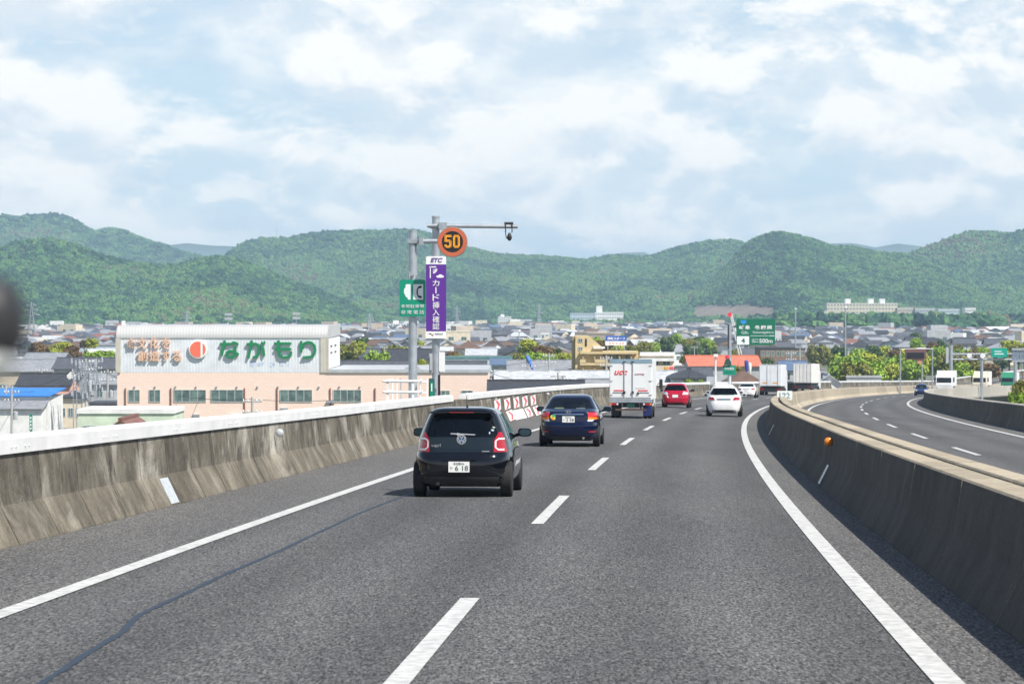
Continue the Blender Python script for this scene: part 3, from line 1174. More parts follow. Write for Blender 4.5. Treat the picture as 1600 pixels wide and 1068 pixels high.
def bld(name, label, cat, x0, x1, yt, d, l, kind, rise, wall, roof, wins=0, storeys=1, ov=.4, rot=0.0, group=None):
    """building whose front eaves run from pixel x0 to x1 at height yt, rising 'rise' px to the ridge, at distance d"""
    w = (x1 - x0) * d / F
    return house(name, label, cat, PX((x0 + x1) / 2, d), d + l / 2, w, l, max(2.2, PZ(yt, d)), kind, max(.3, rise * d / F), wall, roof, rot, wins, group, ov, storeys)


# ---- the food factory
FD = 300.0
fs = FD / F
fx0, fx1, fx2 = PX(183, FD), PX(511, FD), PX(762, FD)
ft = thing('factory', 'pink tiled factory with ribbed grey sign wall and rounded white roof edge', 'building', ((fx0 + fx1) / 2, FD, 0))
ox = (fx0 + fx1) / 2
M_TILE = bpy.data.materials.new('pink_tile')
M_TILE.use_nodes = True
_nt = M_TILE.node_tree
_b = _nt.nodes['Principled BSDF']
_g = N(_nt.nodes, 'ShaderNodeTexCoord')
_m = N(_nt.nodes, 'ShaderNodeMapping')
_m.inputs['Rotation'].default_value = (R(90), 0, 0)
_k = N(_nt.nodes, 'ShaderNodeTexBrick', i_Scale=1.0)
_k.inputs['Color1'].default_value = (.80, .61, .51, 1)
_k.inputs['Color2'].default_value = (.83, .64, .54, 1)
_k.inputs['Mortar'].default_value = (.71, .56, .48, 1)
_k.inputs['Brick Width'].default_value = .6
_k.inputs['Row Height'].default_value = .3
_k.inputs['Mortar Size'].default_value = .02
_nt.links.new(_g.outputs['Object'], _m.inputs[0])
_nt.links.new(_m.outputs[0], _k.inputs['Vector'])
_nt.links.new(_k.outputs[0], _b.inputs['Base Color'])
_b.inputs['Roughness'].default_value = .6
zp = PZ(582, FD)
zc = PZ(528, FD)
ztop = PZ(508, FD)
MB().box(fx0 - ox, fx2 - ox, 0, 26, 0, zp).build('lower_wall', M_TILE, ft)
MB().box(fx1 - ox + .2, fx2 - ox + .15, -.15, 26.15, zp, zp + .35).build('flat_roof', mat('roof_edge_grey', (.40, .42, .44), .6, var=.15, scale=1), ft)
M_RIB = mat('ribbed_cladding', (.70, .73, .76), .45, metal=.1, var=.10, scale=.9)
mb = MB()
x = fx0 - ox
W = fx1 - fx0
n = 70
for i in range(n):       # standing ribs of the sign wall
    a = x + W * i / n
    mb.box(a + W / n * .30, a + W / n * .80, -.025, .0, zp + .05, zc)
mb.box(x, x + W, 0, 22, zp, zc)
mb.build('sign_wall', M_RIB, ft)
rr_ = ztop - zc
prof = [(-.10, zc)] + [(-.12 + 1.7 * (1 - math.cos(R(a))), zc + rr_ * math.sin(R(a))) for a in range(6, 91, 12)] + [(22 - 1.7 * (1 - math.cos(R(a))), zc + rr_ * math.sin(R(a))) for a in range(90, -1, -12)]
mb = MB().prism(prof, x - .1, x + W + .1, axis='x')
mb.build('rounded_roof', mat('white_roof_sheet', (.47, .47, .465), .38, var=.06, scale=.6), ft, smooth=True)
for i in range(n + 1):   # seams over the rounded edge
    mb = MB()
    a = x + W * i / n
    pr_ = [(-.13 + 1.72 * (1 - math.cos(R(q))), zc + (rr_ + .02) * math.sin(R(q))) for q in range(0, 91, 15)]
    for (p, q), (r_, s_) in zip(pr_, pr_[1:]):
        mb.add([(a - .03, p, q), (a + .03, p, q), (a + .03, r_, s_), (a - .03, r_, s_)], [(0, 1, 2, 3)])
    mb.build('roof_seam', mat('white_seam', (.36, .36, .36), .5), ft)
for a in (x - .16, x + W + .02):
    MB().box(a, a + .55 if a < 0 else a + .16, -.16, .3, zp, zc - .02).build('corner_trim', mat('trim_beige', (.50, .47, .40), .6, var=.1, scale=1), ft)
MB().box(x + W - .75, x + W - .01, -.13, -.02, zp + .02, zc - .02).build('corner_trim', MATS['trim_beige'], ft)
for (a, b) in ((201, 218), (233, 250), (272, 321), (330, 379), (438, 487), (521, 564), (690, 702), (722, 738)):
    lo = (627, 609.5) if a < 600 else (620, 610)
    w = (b - a) * fs
    window(ft, PX((a + b) / 2, FD) - ox, -.03, PZ(lo[0], FD), w, (lo[0] - lo[1]) * fs)
for a in range(196, 560, 32):     # bracket lamps and vent hoods over the windows
    MB().lathe([(.10, -.16), (.13, -.05), (.05, 0)], (PX(a + 14, FD) - ox, 0, PZ(604.5, FD)), 8, 'y').build('vent_hood', M_GALV, ft)
for a in (196, 267, 382, 433, 516, 586):
    MB().bar((PX(a, FD) - ox, -.10, .5), (PX(a, FD) - ox, -.10, PZ(606, FD)), .07).build('drain_pipe', mat('drain_brown', (.20, .07, .05), .6), ft)
for a, b, yy in ((302, 312, 647), (356, 379, 647), (438, 450, 637), (511, 523, 625)):
    MB().box(PX(a, FD) - ox, PX(b, FD) - ox, -.5, -.02, PZ(yy + 4, FD), PZ(yy, FD)).build('vent_box', M_GALV, ft)
# raised letters and the round emblem
M_GREEN = mat('letter_green', (.005, .20, .07), .4)
M_LPINK = mat('letter_pink', (.72, .46, .32), .5)
M_EMB = mat('emblem_red', (.80, .16, .09), .45)
# rounded sign letters drawn stroke by stroke
STROKES = {
    'な': [[(50, 350), (205, 348)], [(103, 312), (95, 370), (64, 505)], [(228, 328), (268, 335), (295, 352)], [(262, 395), (262, 480), (248, 525), (205, 548), (160, 542), (132, 512), (142, 472), (185, 452), (235, 462), (300, 498)]],
    'が': [[(442, 352), (560, 346), (596, 362), (608, 410), (602, 490), (584, 535), (532, 545)], [(500, 312), (490, 400), (455, 545)], [(655, 385), (672, 430), (684, 510)], [(652, 322), (660, 348)], [(688, 314), (696, 340)]],
    'も': [[(850, 342), (1070, 342)], [(855, 425), (1070, 425)], [(896, 312), (896, 470), (912, 518), (960, 546), (1030, 542), (1072, 515), (1082, 475)]],
    'り': [[(1230, 318), (1232, 460)], [(1240, 420), (1262, 352), (1320, 322), (1382, 332), (1425, 375), (1436, 440), (1420, 500), (1370, 538), (1265, 548)]]}
for ch, sts in STROKES.items():
    mb = MB()
    for st in sts:
        rad = .145 if len(st) > 2 or abs(st[0][0] - st[1][0]) > 60 or abs(st[0][1] - st[1][1]) > 60 else .09
        pts = [(PX(340 + a / 9.41, FD) - ox, PZ(500 + b / 9.41, FD)) for a, b in st]
        for (a, b), (c, d_) in zip(pts, pts[1:]):
            L_ = math.hypot(c - a, d_ - b)
            nx_, nz_ = -(d_ - b) / L_ * rad, (c - a) / L_ * rad
            mb.prism([(a + nx_, b + nz_), (c + nx_, d_ + nz_), (c - nx_, d_ - nz_), (a - nx_, b - nz_)], -.29 - .001 * len(mb.f) % .01, -.10)
        for i_, (a, b) in enumerate(pts):
            mb.lathe([(rad, -.10), (rad, -.292 - .0013 * i_)], (a, 0, b), 14, 'y')
    mb.build('letter', M_GREEN, ft)
for ch, a, b, t, u in (('食', 197, 214, 528, 544), ('文', 215, 230, 528, 544), ('化', 233, 249, 528, 544), ('を', 253, 267, 528, 544),
                       ('創', 215, 231, 548, 564), ('造', 234, 250, 548, 564), ('す', 253, 266, 548, 564), ('る', 269, 284, 548, 564)):
    letter('letter', ch, M_LPINK, ft, PX(a, FD) - ox, PX(b, FD) - ox, PZ(u, FD), PZ(t, FD), -.22, bold=.02, extrude=.09)
cx, cz, er = PX(309.5, FD) - ox, PZ(545.5, FD), 14.8 * fs
em = MB().lathe([(er, -.08), (er, -.28), (er * .93, -.32)], (cx, 0, cz), 36, 'y').build('emblem_disc', mat('emblem_white', (.80, .80, .78), .45), ft)
pts = [(cx + er * .83 * math.cos(R(a)), cz + er * .83 * math.sin(R(a))) for a in range(0, 360, 10)]
L_ = [p for p in pts if p[0] < cx + er * .30]
q = math.sqrt((.83 ** 2 - .30 ** 2)) * er
L_.sort(key=lambda p: math.atan2(p[1] - cz, p[0] - cx - er * .30) % (2 * math.pi))
MB().prism([(cx + er * .30, cz + q)] + L_ + [(cx + er * .30, cz - q)], -.35, -.325).build('emblem_field', M_EMB, em)
Rr = [p for p in pts if p[0] > cx + er * .54]
q = math.sqrt((.83 ** 2 - .54 ** 2)) * er
Rr.sort(key=lambda p: p[1])
MB().prism([(cx + er * .54, cz - q)] + Rr + [(cx + er * .54, cz + q)], -.35, -.325).build('emblem_field', M_EMB, em)
for a, b, u, v in ((391, 398, 572, 564), (402, 408, 571, 566), (410, 412, 570, 565), (422, 426, 573, 565), (427, 430, 570, 567), (437, 442, 571, 565), (448, 451, 571, 567)):     # faded remains of old lettering
    MB().box(PX(a, FD) - ox, PX(b, FD) - ox, -.04, -.03, PZ(u, FD), PZ(v, FD)).build('faded_mark', mat('letter_pale_blue', (.52, .60, .76), .6, var=.25, scale=4), ft)
MB().box(x + W, x + W + .04, .4, 21.8, zp + .4, zc).build('side_wall', mat('side_wall_white', (.70, .70, .68), .6, var=.1, scale=.8), ft)
for yy_, zz_ in ((5, 541), (5, 551), (12, 541), (12, 551)):
    MB().box(x + W + .041, x + W + .12, yy_, yy_ + 2.2, PZ(zz_, FD + 8), PZ(zz_ - 2, FD + 8)).build('side_louvre', M_BLACK, ft)
MB().box(PX(186, FD) - ox, PX(190, FD) - ox, 2, 3, ztop, ztop + .5).build('roof_vent', MW['white'], ft)

# ---- nearer buildings, from the left edge of the picture
bld('shop_annex', 'pale green flat roofed annex in front of the pink factory', 'building', 122, 270, 645, 238, 8, 'flat', 3, 'pale green', 'white', 4, 2)
bld('gabled_shed', 'red brown corrugated gable roof peeking over the left parapet', 'shed', 147, 229, 687, 212, 9, 'gable_y', 29, 'cream', 'red brown', 0, ov=.3)
bld('warehouse', 'white warehouse under a bright blue metal roof at the left edge', 'warehouse', -60, 74, 620, 350, 12, 'shed', 9, 'white', 'bright blue', 5, 2)
bld('lean_to', 'grey metal lean-to against the blue roofed white warehouse', 'shed', -60, 64, 640, 346, 3.5, 'shed', 12, 'white', 'silver grey', 0)
bld('house', 'long black tiled house above the blue roofed warehouse', 'house', 27, 108, 602, 400, 9, 'gable', 16, 'pink', 'dark tile', 5, 1)
bld('house', 'pink walled house with brown side beside the long black roof', 'house', 52, 82, 590, 425, 8, 'flat', 3, 'pink', 'pink', 0)
bld('house', 'small dark hipped house at the street end left of the lattice', 'house', 92, 128, 622, 380, 8, 'hip', 9, 'cream', 'dark tile', 3, 1)
bld('house', 'grey roofed house with a pale gable just left of the factory corner', 'house', 128, 182, 600, 390, 9, 'gable', 15, 'grey', 'silver grey', 3, 2)
bld('house', 'dark walled shed roof house low beside the factory corner', 'house', 140, 181, 632, 330, 7, 'flat', 3, 'brown', 'slate grey', 2, 1)
bld('house', 'wide slate grey roof behind the lattice structure', 'house', 84, 182, 576, 470, 11, 'gable', 15, 'grey', 'slate grey', 5, 1)
bld('house', 'wide silver grey roof at the left edge under the mirror', 'house', -30, 80, 580, 480, 12, 'gable', 16, 'beige', 'silver grey', 5, 1)
bld('house', 'silver roofed hall below the yellow green trees on the left', 'house', 36, 96, 562, 545, 12, 'gable', 9, 'grey', 'silver grey', 4, 1)
bld('hall', 'low grey flat roofed hall among the trees left of the factory', 'building', 122, 182, 540, 700, 20, 'flat', 3, 'pale blue', 'silver grey', 6, 1)
bld('house', 'long grey tiled roof with snow rails right of the factory sign wall', 'house', 512, 640, 580, 395, 9, 'gable', 14, 'grey', 'slate grey', 0)
bld('solar_house', 'dark solar panel roof behind the left sign pole', 'building', 606, 676, 562, 520, 12, 'gable', 15, 'beige', 'dark tile', 0)
bld('house', 'grey tiled long house just right of the purple banner', 'house', 690, 757, 582, 400, 10, 'gable', 15, 'white', 'slate grey', 4, 1)
bld('kiosk', 'low white flat building with a row of small windows on the factory roof line', 'building', 722, 757, 578, 330, 5, 'flat', 2, 'white', 'white', 6, 1)
bld('hall', 'white gabled hall with dark open side right of the purple banner', 'building', 729, 774, 555, 560, 14, 'gable', 8, 'white', 'pale metal', 0)
bld('house', 'bluish flat roof between the white hall and the leafy tree', 'building', 690, 800, 560, 520, 9, 'flat', 3, 'pale blue', 'blue green', 5, 1)
bld('shed', 'blue sheet roofed shed left of the leafy tree', 'shed', 768, 797, 572, 480, 8, 'shed', 10, 'grey', 'blue', 0)
bld('house', 'brown walled house wedged between factory end and the white gable', 'house', 763, 800, 596, 370, 9, 'gable_y', 16, 'brown', 'brown', 2, 1)
bld('warehouse', 'long pale metal roofed warehouse with white gable beyond the parapet', 'warehouse', 776, 905, 601, 350, 12, 'gable', 18, 'white', 'pale metal', 0)
bld('warehouse', 'second pale metal roof joined beside the long warehouse, nearer the truck', 'warehouse', 905, 968, 600, 352, 12, 'gable', 17, 'white', 'pale metal', 0)
bld('house', 'long dark roofed house close behind the white coping', 'house', 766, 910, 611, 290, 8, 'gable', 13, 'grey', 'dark tile', 7, 1)
bld('house', 'flat grey brown roof between the dark house and the truck', 'house', 908, 960, 612, 300, 8, 'gable', 16, 'beige', 'silver grey', 0)
bld('house', 'long silver tiled house under the leafy tree', 'house', 795, 900, 578, 440, 11, 'gable', 13, 'white', 'silver grey', 6, 1)
bld('house', 'dark tiled house right of the white gabled hall', 'house', 775, 818, 552, 640, 11, 'hip', 11, 'grey', 'dark tile', 2, 1)
bld('house', 'brown tiled temple-like roof behind the white gabled hall', 'house', 712, 750, 545, 690, 13, 'hip', 12, 'cream', 'brown', 3, 1)
bld('clinic', 'small white three storey block right above the leafy tree', 'building', 845, 858, 522, 1050, 9, 'flat', 2, 'white', 'white', 2, 3)

# yellow apartment block with stair tower and balconies
AD = 430.0
s_ = AD / F
at = thing('apartment_block', 'cream yellow apartment block with stair tower and balconies behind the white truck', 'building', (PX(960, AD), AD, 0))
axx = PX(960, AD)
M_YEL = mat('cream_yellow_render', (.60, .47, .26), .85, var=.12, scale=.7)
M_YELD = mat('tan_render', (.40, .31, .16), .85, var=.12, scale=.7)
lx = lambda x: PX(x, AD) - axx
lz = lambda y: PZ(y, AD)
MB().prism([(lx(899), 0), (lx(899), lz(525)), (lx(921), lz(525)), (lx(942), lz(543)), (lx(942), 0)], 0, 7).build('stair_tower', M_YEL, at)
MB().box(lx(894.5), lx(899) - .003, .6, 6.8, 0, lz(525.5)).build('tower_side', M_YELD, at)
for zz in (530, 543):
    window(at, lx(907), -.03, lz(zz + 4), .55, .5)
MB().box(lx(914), lx(917), -.04, 0, lz(541), lz(529)).build('stair_slot', M_BLACK, at)
MB().box(lx(927), lx(945), -.6, -.01, lz(544.5), lz(541)).build('roof_canopy', MW['white'], at)
MB().box(lx(907), lx(998), 1.6, 9, 0, lz(549)).build('rear_wall', M_YEL, at)
for yy, h in ((549, 3.6), (566.5, 3.8), (584, 3.8)):
    MB().box(lx(906), lx(996), -.9, 1.6, lz(yy + h), lz(yy)).build('floor_slab', M_YEL, at)
for yy in (561, 579):
    for a, b in ((906, 915), (929, 946), (958, 975)):
        MB().box(lx(a), lx(b), -.9, -.78, lz(yy + 6), lz(yy)).build('balcony_wall', M_YEL, at)
for yy in (565, 583):
    for a in (921, 937, 952, 967, 983):
        window(at, lx(a), 1.57, lz(yy), 1.0, 1.15)
for a in (910, 928, 948, 967, 985):
    MB().box(lx(a), lx(a) + .22, -.7, -.5, 0, lz(553)).build('pillar', M_YELD, at)
bt = thing('apartment_wing', 'cream flat roofed wing with terrace and red signs beside the yellow apartments', 'building', (PX(1025, AD), AD - 4, 0))
bx = PX(1025, AD - 4)
lx2 = lambda x: PX(x, AD - 4) - bx
lz2 = lambda y: PZ(y, AD - 4)
MB().box(lx2(1000), lx2(1052), 1.2, 10, 0, lz2(556)).build('rear_wall', MW['cream'], bt)
MB().box(lx2(996), lx2(1053), -.2, 1.2, lz2(564), lz2(559.5)).build('floor_slab', MW['white'], bt)
MB().box(lx2(1000), lx2(1053), -.2, 1.2, lz2(580), lz2(571)).build('floor_slab', MW['cream'], bt)
MB().box(lx2(998), lx2(1053), .6, 1.3, lz2(555.5), lz2(550)).build('roof_parapet', MW['white'], bt)
for a in (1008, 1022, 1040):
    window(bt, lx2(a), 1.17, lz2(570), 1.1, .7)
for a, c in ((1036, (.75, .35, .05)), (1044, (.75, .12, .14))):
    MB().box(lx2(a), lx2(a + 6), -.28, -.21, lz2(577), lz2(572.5)).build('shop_sign', mat('shop_sign_%d' % a, c, .5), bt)

# rooftop billboard
q = thing('billboard', 'blue and white rooftop billboard above the yellow apartment block', 'billboard', (PX(964, AD), AD + 3, lz(549)))
MB().box(PX(947, AD) - PX(964, AD), PX(980, AD) - PX(964, AD), -.15, .1, lz(533) - lz(549), lz(524.5) - lz(549)).build('panel', mat('billboard_blue', (.02, .10, .42), .4), q)
MB().box(PX(947, AD) - PX(964, AD), PX(980, AD) - PX(964, AD), -.15, .1, lz(539.5) - lz(549), lz(533.1) - lz(549)).build('panel', M_SIGN_WHITE, q)
letter('lettering', '伊吹スポーツ', M_SIGN_WHITE, q, -1.45, 1.45, lz(531.6) - lz(549), lz(526.5) - lz(549), -.17, bold=.02)
for a in (-1.2, -.7, -.1, .5, .95):
    MB().box(a, a + .32, -.165, -.151, lz(538) - lz(549), lz(535) - lz(549)).build('faded_mark', mat('faded_red_print', (.62, .36, .36), .5), q)
for a in (-1.4, 0, 1.4):
    MB().bar((a, 0, -.1), (a, 0, 1.1), .06).build('support', M_GALV, q)

bld('house', 'dark hipped house behind the red car', 'house', 1052, 1110, 592, 330, 11, 'hip', 14, 'pale blue', 'dark tile', 4, 1)
bld('house', 'pale metal roof between truck and the dark hipped house', 'house', 1000, 1058, 601, 335, 11, 'gable', 18, 'white', 'pale metal', 0)
bld('store', 'wide orange red roofed store behind the green direction sign', 'store', 1078, 1188, 572, 480, 16, 'gable', 14, 'grey', 'orange', 6, 1)
bld('house', 'blue grey flat building under the orange red roof', 'house', 1060, 1112, 588, 420, 9, 'gable', 12, 'grey', 'slate grey', 3, 1)
bld('house', 'brown hipped roof in front of the rear white truck', 'house', 1143, 1190, 600, 330, 10, 'hip', 20, 'beige', 'brown', 2, 1)
bld('parking_block', 'dark open-deck block with balconies right of the green direction sign', 'building', 1188, 1258, 545, 620, 14, 'flat', 3, 'brown', 'dark tile', 9, 3)
bld('house', 'grey house with blue roof under the dark open-deck block', 'house', 1222, 1262, 578, 470, 9, 'gable', 12, 'grey', 'blue', 3, 1)
bld('house', 'pale metal tent roof beside the white semi-trailer', 'house', 1278, 1312, 598, 400, 9, 'gable_y', 12, 'white', 'pale metal', 0)
bld('noise_panel', 'grey metal noise panel behind the parapet in front of the roadside trees', 'panel', 1323, 1377, 589.5, 462, .6, 'flat', 1, 'grey', 'grey', 0)
for i, (a, b, yy, dd) in enumerate(((1335, 1425, 541, 1000), (1160, 1200, 528, 1150), (1270, 1300, 521, 1500), (1355, 1378, 518, 1700), (1412, 1437, 516, 1650), (1455, 1480, 521, 1500), (1545, 1582, 515, 1600), (1520, 1545, 522, 1350))):
    bld('long_building', ('long white roofed building behind the roadside trees', 'dark long building left of the tall lamp pole', 'cream roofed hall under the far apartments', 'white hall below the dark wood',
                          'small white hall right of the dark wood', 'blue grey hall near the gantry', 'white hall above the gantry sign', 'pale block left of the white hall above the gantry')[i], 'building',
        a, b, yy, dd, 16, ('gable', 'flat')[i % 2], 4, ('white', 'brown', 'cream', 'white', 'white', 'pale blue', 'white', 'white')[i], ('pale metal', 'dark tile', 'white', 'pale metal', 'white', 'pale metal', 'white', 'silver grey')[i], 5, 1)

# ---- white blocks at the foot of the hills
bld('hospital', 'white six storey block at the foot of the middle ridge', 'building', 778, 799, 495, 2300, 22, 'flat', 2, 'white', 'white', 7, 6)
bld('tower_block', 'white windowless wing joined to the six storey block', 'building', 799, 808, 499, 2290, 25, 'flat', 2, 'white', 'white', 0)
bld('stair_head', 'white lift tower on the six storey block', 'building', 782, 788, 491.5, 2310, 8, 'flat', 1, 'white', 'white', 0)
bld('school', 'white block right of the six storey block', 'building', 811, 831, 500, 2350, 22, 'flat', 2, 'white', 'white', 6, 4)
bld('gym', 'long white low hall with raking end right of the white blocks', 'building', 831, 866, 506, 2360, 22, 'flat', 2, 'white', 'white', 9, 2)
bld('hotel', 'long white and blue block with lift tower on the middle slope', 'building', 930, 974, 488, 2700, 20, 'flat', 2, 'white', 'white', 12, 4)
bld('hotel_wing', 'blue fronted wing left of the long white block', 'building', 891, 929, 489, 2690, 20, 'flat', 2, 'pale blue', 'silver grey', 10, 4)
bld('lift_tower', 'tall white lift tower on the long white block', 'building', 932, 941, 478, 2705, 12, 'flat', 1, 'white', 'white', 0)
bld('apartment_slab', 'large pale apartment slab on the right hillside', 'building', 1292, 1402, 474, 2400, 20, 'flat', 2, 'cream', 'white', 22, 7)
for i, a in enumerate((1325, 1361, 1379)):
    bld('roof_tank', 'white roof tower on the pale apartment slab, %s from left' % NUM[i], 'tower', a - 4, a + 4, 467, 2404, 9, 'flat', 1, 'white', 'white', 0)
for i, (a, b, y) in enumerate(((1402, 1428, 481), (1430, 1462, 482), (1466, 1500, 483), (1508, 1526, 481))):
    bld('apartment_slab', 'hazy apartment block stepping right of the pale slab, %s from left' % NUM[i], 'building', a, b - 1, y, 2395 - 6 * i, 14, 'flat', 2, ('beige', 'grey', 'pale blue', 'white')[i], 'white', 9, 4)
bld('apartment_slab', 'lower pale block in front of the large apartment slab', 'building', 1288, 1330, 486, 2340, 18, 'flat', 2, 'cream', 'cream', 9, 3)
bld('school', 'white school block behind the left sign pole', 'building', 610, 634, 506, 1900, 20, 'flat', 2, 'white', 'white', 6, 3)
bld('school', 'small white gabled top block above the school by the sign pole', 'building', 614, 622, 501, 1905, 9, 'flat', 1, 'white', 'white', 2, 1)
bld('school', 'white long block left of the factory roof with red rail', 'building', 100, 126, 514, 1500, 15, 'flat', 2, 'white', 'white', 6, 2)
bld('block', 'white block left of the tall pylon base', 'building', 55, 90, 512, 1750, 14, 'flat', 2, 'white', 'silver grey', 7, 2)

# ---- the mass of the town
taken = []
for o in bpy.data.objects:
    if o.type == 'EMPTY' and o.get('category') in ('house', 'building', 'warehouse', 'shed', 'store', 'tower'):
        taken.append((o.location.x, o.location.y))
spots = []
tries = 0
while tries < 34000:
    tries += 1
    Y = 500 + 1850 * (rng.random() ** .66)
    px = -40 + 1680 * rng.random()
    X = PX(px, Y)
    sp = 9.0 + .0028 * Y
    if Y < (560 if px < 880 else 820):
        continue
    # keep clear of the viaduct
    if Y < 760 and xr(Y) - 22 < X < xr(Y) + 24:
        continue
    if any(abs(X - a) < 17 and abs(Y - b) < 20 for a, b in taken):
        continue
    if any(abs(X - a) < sp and abs(Y - b) < sp for a, b in spots):
        continue
    spots.append((X, Y))
spots.sort(key=lambda p: p[1])
LAND = ((-60, 60, 'left of the pylon'), (60, 183, 'left of the factory'), (183, 350, 'above the factory roof left of its pylon'), (350, 511, 'above the factory roof by its lamp pole'),
        (511, 630, 'between factory and sign poles'), (630, 700, 'behind the sign poles'), (700, 800, 'right of the purple banner'), (800, 895, 'behind the leafy tree'),
        (895, 1000, 'behind the yellow apartments'), (1000, 1090, 'behind the apartment wing'), (1090, 1145, 'left of the green direction sign'), (1145, 1215, 'behind the green direction sign'),
        (1215, 1300, 'right of the green direction sign'), (1300, 1400, 'behind the roadside trees'), (1400, 1480, 'left of the gantry'), (1480, 1700, 'behind the gantry'))
wk, rk = ['white', 'cream', 'beige', 'grey', 'white', 'brown', 'pale blue', 'white'], ['slate grey', 'silver grey', 'dark tile', 'slate grey', 'brown', 'silver grey', 'slate grey', 'dark tile', 'silver grey', 'pale metal']
count = {}
ORD = ['first', 'second', 'third', 'fourth', 'fifth', 'sixth', 'seventh', 'eighth', 'ninth', 'tenth', 'eleventh', 'twelfth', 'thirteenth', 'fourteenth', 'fifteenth', 'sixteenth', 'seventeenth', 'eighteenth', 'nineteenth', 'twentieth']
mass = MB()
mass_m = []
SIZES = [(7.5, 7, 4.6, 'gable', 1.7), (8.5, 7, 4.8, 'hip', 1.9), (6.5, 8, 5.2, 'gable_y', 2.0), (10, 7, 3.2, 'gable', 1.9), (8, 7.5, 5.4, 'hip', 1.8), (11, 7.5, 4.2, 'gable', 2.0), (7, 7, 6.0, 'gable', 1.5), (7, 6, 3.0, 'hip', 1.6), (8, 8, 5.0, 'hip', 2.0)]
mass_roofs = [MR[k] for k in ('slate grey', 'silver grey', 'dark tile', 'brown', 'blue', 'pale metal', 'red brown')]
mass_walls = [MW[k] for k in ('white', 'cream', 'beige', 'grey')]
for i, (X, Y) in enumerate(spots):
    px = 800 + X / Y * F
    sz = SIZES[int(rng.integers(len(SIZES)))]
    if rng.random() < .045 and Y > 800:
        sz = [(12, 9, 8, 'flat', .4), (9, 8, 9.5, 'flat', .4), (16, 9, 5, 'flat', .4)][int(rng.integers(3))]
    rot = float(rng.choice([0, 0, .35, -.3, .12, 1.2]))
    if i < 280:
        w, r = wk[int(rng.integers(len(wk)))], rk[int(rng.integers(len(rk)))]
        if sz[3] == 'flat':
            r = w
        where = next((t for a, b, t in LAND if a <= px < b), 'at the edge of the view')
        kind = {'gable': 'gabled', 'gable_y': 'gable-fronted', 'hip': 'hip roofed', 'flat': 'flat roofed'}[sz[3]]
        key = (w, r, kind, where)
        count[key] = count.get(key, 0) + 1
        lab = '%s %s house, %s roof, %s' % (w, kind, r, where)
        if count[key] > 1:
            lab += ', %s' % ORD[count[key] - 1]
        if len(lab.split()) > 16:
            lab = lab.replace(' house, ', ' house ').replace(' roof, ', ' top ').replace('above the factory roof', 'above factory').replace('of the ', 'of ')
        house('house', lab, 'house', X, Y, *sz[:3], sz[3], sz[4], w, r, rot, wins=3 if Y < 900 else 2, group='houses of the town', storeys=2 if sz[2] > 5 else 1)
    else:
        w, l, h, kd, rh = sz
        c, s = math.cos(rot), math.sin(rot)
        T = lambda p: (X + p[0] * c - p[1] * s, Y + p[0] * s + p[1] * c, p[2])
        a, b = w / 2, l / 2
        wi = 7 + int(rng.integers(4))
        ri = int(rng.choice([0, 0, 0, 1, 1, 1, 2, 2, 2, 3, 5, 0, 1, 4, 6, 2]))
        mass.add([T(p) for p in ((-a, -b, 0), (a, -b, 0), (a, b, 0), (-a, b, 0), (-a, -b, h), (a, -b, h), (a, b, h), (-a, b, h))],
                 [(0, 1, 5, 4), (1, 2, 6, 5), (2, 3, 7, 6), (3, 0, 4, 7)], wi)
        if kd == 'flat':
            mass.add([T(p) for p in ((-a, -b, h), (a, -b, h), (a, b, h), (-a, b, h))], [(0, 1, 2, 3)], wi)
        else:
            a, b = a + .5, b + .5
            k_ = 1.0 if kd.startswith('gable') else .45
            if kd == 'gable_y':
                vs = [(-a, -b, h), (a, -b, h), (a, b, h), (-a, b, h), (0, -b, h + rh), (0, b, h + rh)]
                mass.add([T(p) for p in vs], [(0, 4, 5, 3), (1, 2, 5, 4)], ri)
                mass.add([T(p) for p in vs], [(0, 1, 4), (2, 3, 5)], wi)
            else:
                vs = [(-a, -b, h), (a, -b, h), (a, b, h), (-a, b, h), (-a * k_, 0, h + rh), (a * k_, 0, h + rh)]
                mass.add([T(p) for p in vs], [(0, 1, 5, 4), (2, 3, 4, 5)], ri)
                mass.add([T(p) for p in vs], [(0, 4, 3), (1, 2, 5)], ri if k_ < 1 else wi)
        for j in range(2):
            if h > 4:
                u = -w / 4 + j * w / 2
                mass.add([T((u - .8, -l / 2 - .03, h * .6)), T((u + .8, -l / 2 - .03, h * .6)), T((u + .8, -l / 2 - .03, h * .6 + 1.2)), T((u - .8, -l / 2 - .03, h * .6 + 1.2))], [(0, 1, 2, 3)], 11)
tm = mass.build('far_town', mass_roofs + mass_walls + [M_WIN])
tag(tm, 'far mass of tiled houses spreading to the foot of the hills', 'houses', kind='stuff')
print('houses', len(spots), 'tris', len(tm.data.polygons))
# ================================================================== sign poles by the left parapet
M_SGREEN = mat('sign_green', (.0, .25, .15), .4, var=.06, scale=3)
M_DGREEN = mat('direction_green', (.0, .14, .075), .4, var=.06, scale=1)
M_PURPLE = mat('banner_purple', (.105, .025, .27), .4, var=.06, scale=2)
M_CYANB = mat('shield_blue', (.03, .25, .62), .4)
M_SCREEN = mat('display_black', (.012, .012, .014), .3)
M_BRICK = mat('sign_rim_orange', (.52, .13, .06), .45, var=.1, scale=5)
M_LED = mat('led_amber', (1.0, .40, .02), .4, emit=.55)
M_GREYBOX = mat('cabinet_grey', (.40, .42, .45), .45, var=.06, scale=2)
M_PURD = mat('etc_purple', (.12, .06, .25), .4)

